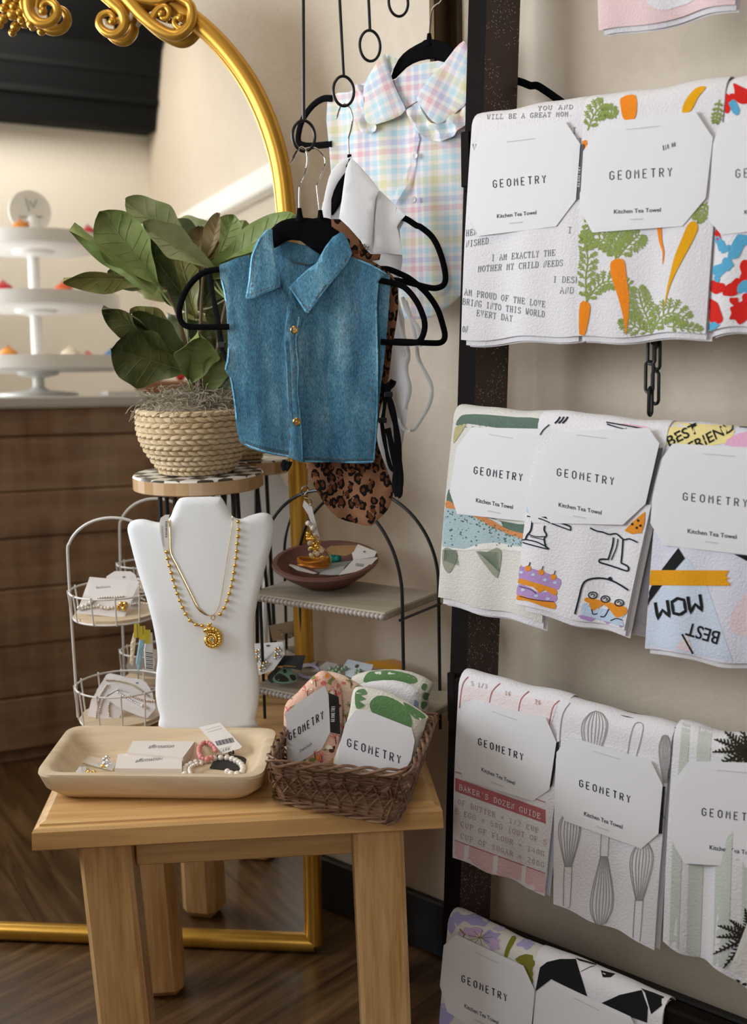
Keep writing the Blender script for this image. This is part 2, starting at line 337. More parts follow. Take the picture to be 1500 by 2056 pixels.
def glyphs(text, bold=0):
    if (text, bold) in FONTC: return FONTC[(text, bold)]
    c = bpy.data.curves.new('text', 'FONT'); c.body = text; c.size = 1; c.resolution_u = 3; c.offset = bold; o = bpy.data.objects.new('text', c); COL.objects.link(o)
    bpy.context.view_layer.update(); dg = bpy.context.evaluated_depsgraph_get(); me = bpy.data.meshes.new_from_object(o.evaluated_get(dg))
    V = [(v.co.x, v.co.y) for v in me.vertices]; F = [tuple(p.vertices) for p in me.polygons]
    bpy.data.objects.remove(o); bpy.data.curves.remove(c); bpy.data.meshes.remove(me); FONTC[(text, bold)] = (V, F); return V, F
def sans(mb, bvh, text, a, b, h, mi, up=None, off=.0005, bold=0):
    V, F = glyphs(text, bold); x0 = min(v[0] for v in V); x1 = max(v[0] for v in V); a = Vector(a); b = Vector(b); ex = (b-a)/(x1-x0); ey = (Vector(up) if up else Vector((0, -h)))/.72
    Q = []
    for x, y in V: q = a+ex*(x-x0)+ey*y; Q.append(cast(bvh, q.x, q.y, off))
    F = [f for f in F if all(Q[i] is not None for i in f)]
    if F: mb.add([q if q is not None else Vector((0, 0, -5)) for q in Q], F, mi)
# ------------------------------------------------------------------ materials of the place
def plaster():
    t = NT('beige plaster'); v = t.coord(); f = t.noise(v, 38, 5, .6, 1.2); g = t.noise(v, 5, 3)
    t.col(t.mix(.5, t.ramp(g, [(.3, (.62, .53, .42)), (.7, (.69, .60, .49))]), t.ramp(f, [(.3, (.62, .53, .42)), (.7, (.69, .60, .49))]))); t.b.inputs['Roughness'].default_value = .75; t.bump(f, .30, .0035); return t.m
WALL = plaster(); WHITEWALL = P('white wall paint', (.72, .68, .6), .8, bumpy=.1, bscale=60)
def floormat():
    t = NT('brown wood floor'); a = radians(48.5); v = t.coord(rot=(0, 0, -a)); m1 = t.n('ShaderNodeMapping'); m1.inputs['Scale'].default_value = (3, 34, 1); t.l(v, m1.inputs[0])
    f = t.noise(m1.outputs[0], 1, 5, .6, .8); br = t.n('ShaderNodeTexBrick', i_Scale=1.0); br.inputs['Brick Width'].default_value = 1.1; br.inputs['Row Height'].default_value = .16; br.inputs['Mortar Size'].default_value = .0012
    br.inputs['Color1'].default_value = rgb((.9, .9, .9)); br.inputs['Color2'].default_value = rgb((1.1, 1.05, 1)); br.inputs['Mortar'].default_value = rgb((.4, .36, .33)); t.l(v, br.inputs['Vector'])
    c = t.ramp(f, [(.3, (.045, .022, .008)), (.5, (.105, .056, .022)), (.7, (.20, .115, .05))]); t.col(t.mix(1.0, c, br.outputs['Color'], 'MULTIPLY')); t.b.inputs['Roughness'].default_value = .32; t.bump(f, .15); return t.m
FLOOR = floormat(); BLACKTRIM = P('black trim paint', (.008, .007, .007), .35)
GOLD = P('gold paint', (.58, .31, .045), .34, .7, var=.08); PALEGOLD = P('pale rubbed gilding', (.72, .62, .48), .5, .2)
JEWEL = P('gold jewellery metal', (.80, .52, .13), .16, 1); SILVER = P('silver metal', (.75, .75, .75), .15, 1); CHROME = P('chrome hook wire', (.72, .70, .68), .12, 1)
BLACKMETAL = P('black metal', (.010, .010, .011), .38, 0, spec=.4); VELVET = P('black velvet', (.0035, .0035, .0045), .95, spec=.1)
OAK = wood('pale oak', (.50, .26, .085), (.70, .41, .16), (.78, .50, .22), radians(-4), 0, 1, .38, .2)
OAKV = wood('pale oak upright grain', (.48, .25, .085), (.68, .41, .17), (.80, .53, .26), 0, 2, 2.6, .42, .3)
OAKD = wood('warm oak apron', (.42, .235, .09), (.64, .39, .165), (.74, .49, .24), radians(-4), 0, 1, .4, .35)
TRAYW = wood('pale tray wood', (.50, .36, .22), (.68, .52, .34), (.76, .63, .45), radians(-3), 0, .7, .55, .15)
GREYW = wood('greyed shelf wood', (.30, .25, .18), (.38, .32, .24), (.45, .39, .30), radians(25), 0, .9, .6, .2)
def glittery():
    t = NT('dark brown beam with specks'); v = t.coord(); f = t.noise(v, 9, 4); c = t.ramp(f, [(.35, (.018, .009, .008)), (.6, (.05, .022, .018)), (.75, (.03, .014, .012))])
    vo = t.n('ShaderNodeTexVoronoi', i_Scale=240.0); t.l(v, vo.inputs['Vector']); sp = t.math('LESS_THAN', vo.outputs['Distance'], .22); g = t.noise(v, 22, 3); sp = t.math('MULTIPLY', sp, t.math('GREATER_THAN', g, .46))
    t.col(t.mix(sp, c, (.42, .38, .36))); t.b.inputs['Roughness'].default_value = .42; t.bump(t.noise(v, 60, 4), .4); return t.m
BEAM = glittery(); RUNG = P('black rung wood', (.008, .006, .005), .7, spec=.08, bumpy=.3, bscale=80)
CARD = P('white card', 'e3e2e4', .7, spec=.2); INK = P('dark ink', (.012, .014, .03), .6); FAINT = P('faint grey ink', (.55, .54, .55), .8); GREYINK = P('soft grey ink', (.16, .17, .18), .8); BLACKBAND = P('black card band', (.006, .006, .007), .5)
def towelmat(name, c, k=330, strength=.35):
    if name in MATS: return MATS[name]
    t = NT(name); v = t.coord(); vo = t.n('ShaderNodeTexVoronoi', i_Scale=float(k)); t.l(v, vo.inputs['Vector']); t.b.inputs['Base Color'].default_value = rgb(c)
    t.b.inputs['Roughness'].default_value = .95; t.b.inputs['Specular IOR Level'].default_value = .15; t.b.inputs['Sheen Weight'].default_value = .15; t.bump(vo.outputs['Distance'], strength, .0015); MATS[name] = t.m; return t.m
TOWEL = towelmat('white towelling', 'e2dfe2')
def ink(c): return towelmat('print '+c, c, 330, .3)
WHITECLOTH = P('thin white cotton', 'f5f5f7', .9, spec=.1, bumpy=.25, bscale=600); BUSTM = P('white linen bust cover', 'f0f2f4', .9, spec=.15, bumpy=.5, bscale=900)
WIRE = P('white painted wire', 'dcd8d2', .4); PEARL = P('pearl', 'e8dfd2', .18, spec=.8); PAPER = P('plain paper', 'dfdad6', .7); CLEAR = P('clear plastic film', (.85, .87, .88), .12, trans=.85)
# ------------------------------------------------------------------ the room
def quad(name, a, b, c, d, mat, **k):
    mb = MB(); mb.add([a, b, c, d], [(0, 1, 2, 3)]); n = (Vector(b)-Vector(a)).cross(Vector(d)-Vector(a)).normalized()
    return mb
def slab(name, a, b, c, d, th, mat, **k):    # wall or floor with thickness th along its normal
    a, b, c, d = map(Vector, (a, b, c, d)); n = (b-a).cross(d-a).normalized()*th
    mb = MB(); mb.add([a, b, c, d, a+n, b+n, c+n, d+n], [(0, 1, 2, 3), (7, 6, 5, 4), (0, 4, 5, 1), (1, 5, 6, 2), (2, 6, 7, 3), (3, 7, 4, 0)])
    return mb.obj(name, mat, smooth=False, kind='structure')
S0, S1, ON, CEIL = -1.75, 3.6, 3.1, 2.75
slab('floor', Wp(S0, 0, 0), Wp(S1, 0, 0), Wp(S1, 5, 0), Wp(S0, 5, 0), .05, FLOOR)
slab('ceiling', Wp(S0, 0, CEIL), Wp(S1, 0, CEIL), Wp(S1, ON, CEIL), Wp(S0, ON, CEIL), -.05, WHITEWALL)
slab('wall_right', Wp(S0, 0, 0), Wp(S1, 0, 0), Wp(S1, 0, CEIL), Wp(S0, 0, CEIL), -.08, WALL)
mb = MB(); mb.rbox(Wp((S0+S1)/2, .009, .052), WU*(S1-S0)/2, WN*.008, (0, 0, .05), .003); mb.obj('baseboard_right', BLACKTRIM, smooth=False, kind='structure')
# left wall with its window opening
mb = MB(); wo0, wo1, wz0, wz1 = .75, 2.7, .8, 2.45
for o0, o1, z0, z1 in ((0, wo0, 0, CEIL), (wo1, ON, 0, CEIL), (wo0, wo1, 0, wz0), (wo0, wo1, wz1, CEIL)):
    mb.box(Wp(S0-.04, (o0+o1)/2, (z0+z1)/2), WU*.04, WN*(o1-o0)/2, (0, 0, (z1-z0)/2))
mb.obj('wall_left', WALL, smooth=False, kind='structure')
mb = MB()
for o_ in (wo0+.03, (wo0+wo1)/2, wo1-.03): mb.box(Wp(S0-.04, o_, (wz0+wz1)/2), WU*.03, WN*.03, (0, 0, (wz1-wz0)/2))
for z_ in (wz0+.03, wz1-.03): mb.box(Wp(S0-.04, (wo0+wo1)/2, z_), WU*.032, WN*(wo1-wo0)/2, (0, 0, .03))
mb.obj('window_1', WHITEWALL, smooth=False, kind='structure')
# counter-side wall and the short wall beside the counter (both seen in the mirror)
slab('wall_back', Wp(S0, ON, 0), Wp(S1, ON, 0), Wp(S1, ON, CEIL), Wp(S0, ON, CEIL), .08, WHITEWALL)
cor = mir(300, 400, Wp(0, ON, 0), WN); SA = so(cor)[0]
mb = MB(); mb.box(Wp(SA+.05, (1.62+ON)/2, CEIL/2), WU*.05, WN*(ON-1.62)/2, (0, 0, CEIL/2)); mb.obj('wall_side', WALL, smooth=False, kind='structure')
# sloping white rail on that wall
a_ = mir(372, 432, Wp(SA-.03, 0, 0), WU); b_ = mir(600, 300, Wp(SA-.03, 0, 0), WU); c_ = mir(385, 470, Wp(SA-.03, 0, 0), WU)
hh = Vector((0, 0, max(.03, abs(a_.z-c_.z)*.5))); mb = MB(); mb.rbox((a_+b_)/2-hh, (b_-a_)/2, WU*.028, hh, .006)
mb.obj('trim_1', P('white gloss paint', 'f2efe8', .3), smooth=False, kind='structure')
# black awning over the counter wall
p0 = mir(300, 275, Wp(0, ON, 0), WN); zb = p0.z; s0, s1 = S0+.05, SA-.005
mb = MB(); V = []
for s_ in (s0, s1): V += [Wp(s_, ON-.01, zb), Wp(s_, ON-.12, zb), Wp(s_, ON-.22, zb+.28), Wp(s_, ON-.75, CEIL-.01), Wp(s_, ON-.01, CEIL-.01)]
mb.add(V, [(0, 1, 2, 3, 4), (9, 8, 7, 6, 5)]+[(i, i+5, (i+1) % 5+5, (i+1) % 5) for i in range(5)])
for k in range(5):
    z_ = zb+.10+.1*k; o_ = ON-.12-.1*(k*.1+.1)*1.6-.012
    mb.box(Wp((s0+s1)/2, o_-.012-k*.012, z_), WU*(s1-s0)/2, WN*.006, (0, 0, .012))
mb.obj('awning', P('black corrugated metal', (.004, .0045, .005), .7, 0, spec=.15), smooth=False, label='black corrugated awning above the counter, reflected in the top of the mirror', category='awning')
# ------------------------------------------------------------------ counter with tiered trays (seen in the mirror)
co = mir(120, 797, W0+WN*1.495, WN); zc = co.z; cs0 = S0+.1; cs1 = min(SA-.01, so(mir(455, 1250, W0+WN*1.495, WN))[0])
def planks():
    t = NT('reclaimed brown planks'); v = t.coord(rot=(0, 0, radians(41.5))); a = t.noise(v, 5, 5, .65, .4); m2 = t.n('ShaderNodeMapping'); m2.inputs['Scale'].default_value = (3, 20, 30); t.l(v, m2.inputs[0]); b = t.noise(m2.outputs[0], 1, 5, .6, .5)
    m3 = t.n('ShaderNodeMapping'); m3.inputs['Scale'].default_value = (16, 16, 2); t.l(v, m3.inputs[0]); c = t.noise(m3.outputs[0], 1, 3, .6)
    x = t.mix(.45, t.ramp(a, [(.3, (.13, .06, .03)), (.5, (.29, .165, .095)), (.7, (.40, .30, .21))]), t.ramp(b, [(.3, (.12, .06, .03)), (.55, (.33, .19, .11)), (.7, (.44, .31, .2))])); x = t.mix(.3, x, t.ramp(c, [(.35, (.14, .07, .035)), (.65, (.42, .3, .2))])); t.col(x); t.b.inputs['Roughness'].default_value = .7; t.bump(b, .5); return t.m
CP = planks()
ct = thing('shop_counter', Wp((cs0+cs1)/2, 1.8, 0), 'brown reclaimed plank counter reflected in the mirror, holding the tiered white stand', 'counter')
mb = MB(); nb_ = 7; ph = (zc-.03)/nb_
pz = zc-.026
for i, ph in enumerate((.075, .145, .12, .135, .15, .14, .14)):
    lo = max(.004, pz-ph); mb.rbox(Wp((cs0+cs1)/2, 1.51+.005*(i % 2), (pz+lo)/2), WU*(cs1-cs0)/2, WN*.014, (0, 0, (pz-lo)/2-.0012), .004); pz = lo
mb.obj('plank_front', CP, ct, smooth=False)
mb = MB(); mb.box(Wp((cs0+cs1)/2, 1.82, (zc-.04)/2), WU*((cs1-cs0)/2-.003), WN*.29, (0, 0, (zc-.04)/2)); mb.obj('carcass', CP, ct, smooth=False)
mb = MB(); mb.rbox(Wp((cs0+cs1)/2, 1.80, zc-.012), WU*(cs1-cs0)/2, WN*.33, (0, 0, .014), .004); mb.obj('countertop', P('grey countertop', (.52, .50, .47), .35), ct, smooth=False)
TO = W0+WN*1.80
def mt(x, y): return mir(x, y, TO, WN)
c0 = mt(75, 700); TC = Vector((c0.x, c0.y, 0)); TW_ = P('white enamel', 'eeece8', .35)
ts = thing('tiered_stand', (TC.x, TC.y, zc), 'tall white three-tier round display stand on the plank counter, reflected in the mirror', 'display stand')
tiers = [(212, 482, 545), (238, 598, 652), (262, 718, 775)]; tz = []
mb = MB(); mb.lathe((TC.x, TC.y, 0), [(0, zc+.002), (.11, zc+.002), (.11, zc+.012), (.03, zc+.02), (.016, zc+.03), (.016, mt(75, 430).z-.01), (0, mt(75, 430).z)], 24); mb.obj('pole', TW_, ts)
for i, (xr, yt, yb) in enumerate(tiers):
    R_ = (mt(xr, yt)-mt(75, yt)).length; d_ = (zc-0); za = mt(xr, yt).z; zb_ = za-.030; za = max(za, zc+.05); tz.append((za, R_))
    mb = MB(); mb.lathe((TC.x, TC.y, 0), [(0, za-.02), (R_-.012, za-.02), (R_-.008, za), (R_, za), (R_, za-.034), (R_-.01, za-.04), (.06, za-.04), (.055, za-.05), (.02, za-.058), (0, za-.058)], 40)
    mb.obj('tray', TW_, ts)
trk = [('c2181c', 'red'), ('d98a2b', 'amber'), ('4a7fb5', 'blue'), ('e8d9c0', 'cream'), ('8d6a45', 'brown'), ('e0622a', 'orange')]
cnt = 0
for ti, (za, R_) in enumerate(tz):
    for k in range((5, 8, 9)[ti]):
        a = radians(k*(360/((5, 8, 9)[ti])))+ti*.7; rr = R_*.86; c = Vector((TC.x+cos(a)*rr, TC.y+sin(a)*rr, za-.02)); cc, cn = trk[cnt % 6]; cnt += 1
        mb = MB(); mb.ball(c+Vector((0, 0, .019)), .020, 8, (1.5, 1.1, .95)); mb.tube([c+Vector((-.014, 0, .03)), c+Vector((0, 0, .044)), c+Vector((.014, 0, .03))], .003, 6)
        mb.obj('trinket', P('trinket '+cn, cc, .4), label='small %s trinket on the %s tier of the white stand, reflected in the mirror' % (cn, ('top', 'middle', 'bottom')[ti]), category='trinket', group='small %s trinkets on the %s tier' % (cn, ('top', 'middle', 'bottom')[ti]))
# round sign on the stand's top
sc_ = mt(60, 425); rs = (mt(102, 425)-sc_).length; mb = MB(); mb.lathe(sc_, [(0, -.004), (rs, -.004), (rs, .004), (0, .004)], 36, WN*-1)
sg = thing('round_sign', (sc_.x, sc_.y, sc_.z), 'small round pale sign with a red heart on the tiered stand, reflected', 'sign')
mb.obj('disc', P('frosted pale sign', (.78, .76, .70), .4), sg)
mb = MB(); hx = MX*1.0
fr = sc_-WN*.007
def sp(x, y): q = mt(x, y); return q-WN*.008+WN*0
for pts in ([(50, 398), (54, 412), (58, 425)], [(58, 404), (66, 418), (72, 402)], [(36, 436), (60, 437), (84, 436)]): mb.tube([sp(*q) for q in pts], .0016, 5)
mb.obj('lettering', P('sign grey ink', (.25, .24, .22), .8), sg)
mb = MB(); hc = [(52, 448), (57, 445), (61, 449), (66, 445), (71, 448), (62, 461)]; mb.tube([sp(x, y) for x, y in hc], .004, 6, closed=True); mb.obj('heart', P('red heart paint', (.55, .02, .03), .5), sg)
mb = MB(); st_ = mt(60, 470); mb.tube([Vector((st_.x, st_.y, sc_.z-rs)), Vector((TC.x, TC.y, tz[0][0]-.02))], .006, 8); mb.obj('stem', TW_, sg)
# wooden board and papers beside the stand
c_ = mir(340, 790, W0+WN*1.60, WN); bz = zc+.003
mb = MB(); mb.rbox(Vector((c_.x, c_.y, bz+.02)), WU*.085, WN*.05, (0, 0, .018), .005); mb.obj('wooden_box', P('warm brown wood box', (.30, .14, .06), .5, var=.2), smooth=False, label='low brown wooden box on the counter beside the tiered stand, reflected', category='box')
for i, (dx, cc, cn) in enumerate(((.035, 'd8332f', 'red'), (-.03, 'd9789a', 'pink'))):
    mb = MB(); q = Vector((c_.x, c_.y, bz+.038))+WU*dx; mb.ball(q+Vector((0, 0, .014)), .016, 8, (1, 1, .85)); mb.tube([q+Vector((0, 0, .026)), q+Vector((.006, 0, .036))], .003, 5)
    mb.obj('ornament', P('ornament '+cn, cc, .4), label='small round %s ornament on the low wooden box, reflected behind the plant' % cn, category='ornament')
c_ = mir(245, 786, W0+WN*1.55, WN); mb = MB(); mb.rbox(Vector((c_.x, c_.y, zc+.008)), WU*.05, WN*.035, (0, 0, .006), .001); mb.obj('paper_stack', PAPER, smooth=False, label='flat stack of white papers on the counter edge, reflected left of the plant', category='papers')
# ------------------------------------------------------------------ mirror
def mab(x, y): d = mp(x, y)-MB_; return d.dot(MX), d.dot(MUP)
def mpt(a, b, off=0): return MB_+MX*a+MUP*b+MN*off
right = [(632, 1892), (628, 1700), (620, 1500), (612, 1287), (602, 1000), (593, 760), (583, 560), (577, 440), (566, 340), (545, 260), (510, 180), (462, 110), (405, 52), (330, 0), (250, -38), (150, -66), (60, -76)]
ab = [mab(x, y) for x, y in right]; AC = ab[-1][0]; full = ab+[(2*AC-a, b) for a, b in ab[::-1][1:]]
br_ = full[0]; bl_ = full[-1]
mr = thing('arched_mirror', MB_+MX*AC, 'tall arched floor mirror in a gold frame with scrollwork, leaning behind the table', 'mirror')
MG = P('mirror silvering', (.86, .85, .82), .015, 1)
mb = MB(); V = [mpt(a, b) for a, b in full]; V2 = [mpt(a, b, -.006) for a, b in full]; n = len(V)
mb.add(V+V2, [tuple(range(n)), tuple(range(n, 2*n))[::-1]]+[(i, (i+1) % n, (i+1) % n+n, i+n) for i in range(n)]); mb.obj('mirror_glass', MG, mr, smooth=False)
mb = MB(); path = smooth([mpt(a, b, .002) for a, b in full], 4); mb.tube(path, .0148, 14, up=MN); mb.tube([path[0]-MX*-.001, path[-1]], .0155, 14, up=MN)
mb.tube(smooth([mpt(AC+(a-AC)*.968, b-.008 if b > .1 else b+.02, .005) for a, b in full], 4), .0035, 6)
mb.obj('frame', GOLD, mr)
def scroll(px, r0_, r1, name='scroll', mat=None, off=.022, s=2.42, lift=0):
    P_ = smooth([mp(x/s, y/s, off) for x, y in px], 6); N = len(P_); rr = [(r0_+(r1-r0_)*(i/(N-1)))*1.0 for i in range(N)]
    mb = MB(); mb.tube(P_, [r*.95 for r in rr], 10, up=MN, flat=rr); mb.ball(P_[-1], rr[-1]*1.9, 10); return mb.obj(name, mat or GOLD, mr)
K = .00088/2.42*2.42*.41
scroll([(490, -40), (545, 10), (595, 60), (605, 120), (570, 165), (520, 160), (482, 120), (490, 78), (525, 62), (552, 80), (545, 105)], .0105, .0035)
scroll([(600, -30), (650, 30), (700, 85), (770, 140), (850, 172), (910, 140), (935, 85), (925, 25), (885, -5), (835, -30)], .0115, .006)
scroll([(925, 60), (915, 120), (880, 140), (850, 120), (850, 92), (875, 85)], .006, .0035)
scroll([(740, 90), (765, 48), (800, 30), (822, 55), (812, 88), (788, 88), (785, 68)], .006, .0035)
scroll([(640, -10), (700, 0), (770, 6), (830, -20), (860, -60)], .008, .005)
scroll([(150, -60), (140, 10), (150, 70), (190, 110), (245, 108), (278, 70), (270, 25), (235, 5), (205, 25), (208, 55)], .011, .004)
scroll([(105, -60), (110, 20), (120, 70), (150, 115)], .008, .004)
mb = MB()
for (x, y, r) in ((18, 40, 20), (65, 30, 20), (60, 70, 26), (15, 90, 22), (95, 62, 20), (100, 95, 16), (35, 5, 22), (85, -10, 24), (0, 120, 18)):
    mb.ball(mp(x/2.42, y/2.42, .024), r*.00036, 10, (1, 1, 1))
mb.obj('rosette', GOLD, mr)
for px, r in (([(505, 95), (520, 130), (555, 135)], .004), ([(735, 60), (760, 105), (830, 130), (880, 125)], .0045), ([(170, 40), (190, 85), (230, 85)], .0045), ([(560, 20), (620, 90), (640, 60), (600, -10)], .004)):
    mb = MB(); mb.tube(smooth([mp(x/2.42, y/2.42, .02) for x, y in px], 5), r, 8); mb.obj('inlay', PALEGOLD, mr)
# ------------------------------------------------------------------ wall rail and hanging rods
rb = thing('wall_rail', at(890, 60, 1.88), 'black vertical metal rail on the wall behind the pastel plaid bib', 'rail')
A_ = rk(888, 250, .022); mb = MB(); top = Vector((A_.x, A_.y, 2.12)); mid = (A_+top)/2; hz_ = Vector((0, 0, (top.z-A_.z)/2)); mb.rbox(mid, WU*.006, WN*.022, hz_, .002); mb.rbox(mid+WU*.011-WN*.018, WU*.012, WN*.004, hz_, .001); mb.obj('upright', P('dark bronze metal', (.07, .045, .02), .35, .8), rb, smooth=False)
rods = [((609, -60), (609, 243), (610, 273), 22, 31, 1.68), ((679, -60), (682.5, 148), (690, 183), 20.5, 30, 1.75), ((737.5, -60), (740, 60), (743, 92), 20.5, 31, 1.82), ((796, -60), (797, -20), (800, 5), 19.5, 28, 1.87)]
arm0 = Vector((at(609, 0, 1.68).x, 1.68, 2.05)); arm1 = Vector((A_.x, A_.y, 2.05))
mb = MB(); mb.tube([arm0-(arm1-arm0)*.1, arm1], .006, 10); mb.obj('arm', BLACKMETAL, rb)
rl = ['black rod with a ring holding the denim and leopard bib hangers', 'black rod with a ring holding the white collar hanger', 'black rod with an empty ring above the pastel plaid collar', 'black rod with an empty ring cut by the top of the photo']
for i, (t0, t1, rc, rx, ry, Y) in enumerate(rods):
    a = at(*t0, Y); c = at(*rc, Y); b = at(rc[0], rc[1]-ry+1, Y); t = thing('hanging_rod', b, rl[i], 'rod', 'black ring rods hung beside the mirror')
    a = b+(a-b).normalized()*((2.05-b.z)/(a-b).normalized().z); mb = MB(); mb.tube([a, b], .0021, 8); mb.obj('rod', BLACKMETAL, t)
    kx = (at(rc[0]+rx, rc[1], Y)-c).length; kz = (at(rc[0], rc[1]-ry, Y)-c).length; mb = MB()
    mb.tube([c+Vector((cos(q)*kx, .35*cos(q)*kx, sin(q)*kz)) for q in [2*pi*k/40 for k in range(40)]], .0021, 8, closed=True); mb.obj('ring', BLACKMETAL, t)
# ------------------------------------------------------------------ towel rack against the right wall
def oP(z): return .135+.05*(1.35-z)
pt = rk(943, 0, oP(1.55)); pb = rk(890, 1820, oP(.2)); st, _, zt = so(pt); sb, _, zb_ = so(pb); kz = (sb-st)/(zb_-zt)
def spost(z): return st+kz*(z-zt)
rack = thing('towel_rack', Wp(spost(0), oP(0), 0), 'dark brown ladder rack leaning on the wall with kitchen towels draped over its rungs', 'rack')
def post(s_off):
    V = []
    for z in (0, 2.35):
        s = spost(z)+s_off; V += [Wp(s, oP(z), z), Wp(s+.030, oP(z), z), Wp(s+.030, oP(z)-.078, z), Wp(s, oP(z)-.078, z)]
    return V
BF = [(0, 1, 2, 3), (7, 6, 5, 4), (0, 4, 5, 1), (1, 5, 6, 2), (2, 6, 7, 3), (3, 7, 4, 0)]
for so_ in (0, 1.02):
    mb = MB(); mb.add(post(so_), BF, [0, 0, 1, 0, 0, 0]); mb.obj('post', [BEAM, RUNG], rack, smooth=False)
CT = {}
def rung(lx, ly, rx=None, ry=None, dz=0):
    """rung whose top-left corner shows at (lx, ly)"""
    z = 1.0
    for _ in range(6): z = rk(lx, ly, oP(z)+.026).z
    s0_ = so(rk(lx, ly, oP(z)+.026))[0]; s1_ = spost(z)+1.10; hh = .041
    mb = MB(); mb.rbox(Wp((s0_+s1_)/2, oP(z)+.014, z-hh), WU*(s1_-s0_)/2, WN*.013, (0, 0, hh), .004); mb.obj('rung', RUNG, rack, smooth=False); return z
zr = [rung(928, 262), rung(907, 838), rung(897, 1356), rung(884, 1840)]
zr0 = zr[0]+.47
mb = MB(); s_ = spost(zr0); mb.rbox(Wp(s_+.53, oP(zr0)+.014, zr0-.041), WU*.57, WN*.013, (0, 0, .041), .004); mb.obj('rung', RUNG, rack, smooth=False)
for x_, y_, z_ in ((936, 320, 1.35), (908, 1400, .65)): mb = MB(); mb.rbox(rk(x_, y_, oP(z_)+.028), WU*.007, WN*.003, (0, 0, .036), .001); mb.obj('bracket', RUNG, rack, smooth=False)
# chains hanging from the top rung
def chain(px, o_, label):
    t = thing('chain', rk(px[0][0], px[0][1], o_), label, 'chain', None)
    for i, (x, y, ln, ang) in enumerate(px):
        c = rk(x, y, o_); k = (rk(x, y+10, o_)-c).length/10; L = ln*k/2; r = 9*k; P_ = []; ax = WU*cos(ang)+WN*sin(ang)
        for q in range(24):
            a = 2*pi*q/24; P_.append(c+ax*(cos(a)*r)+Vector((0, 0, 1))*((L-r)*(1 if sin(a) > 0 else -1)+sin(a)*r))
        mb = MB(); mb.tube(P_, .0022, 8, closed=True); mb.obj('link', BLACKMETAL, t)
ch = [(1309, 705-44*k, 56, 1.35 if k % 2 == 0 else .1) for k in range(-3, 1)]
chain([(1312, 660, 60, 1.4), (1308, 700, 62, .15), (1304, 757, 62, .1), (1306, 806, 56, 1.45)], .115, 'short black chain hanging below the carrot towel, its lower end free')
chain([(1318, 668, 60, 1.4), (1319, 712, 60, .3), (1316, 778, 66, .25)], .10, 'second black chain close behind the other below the carrot towel')
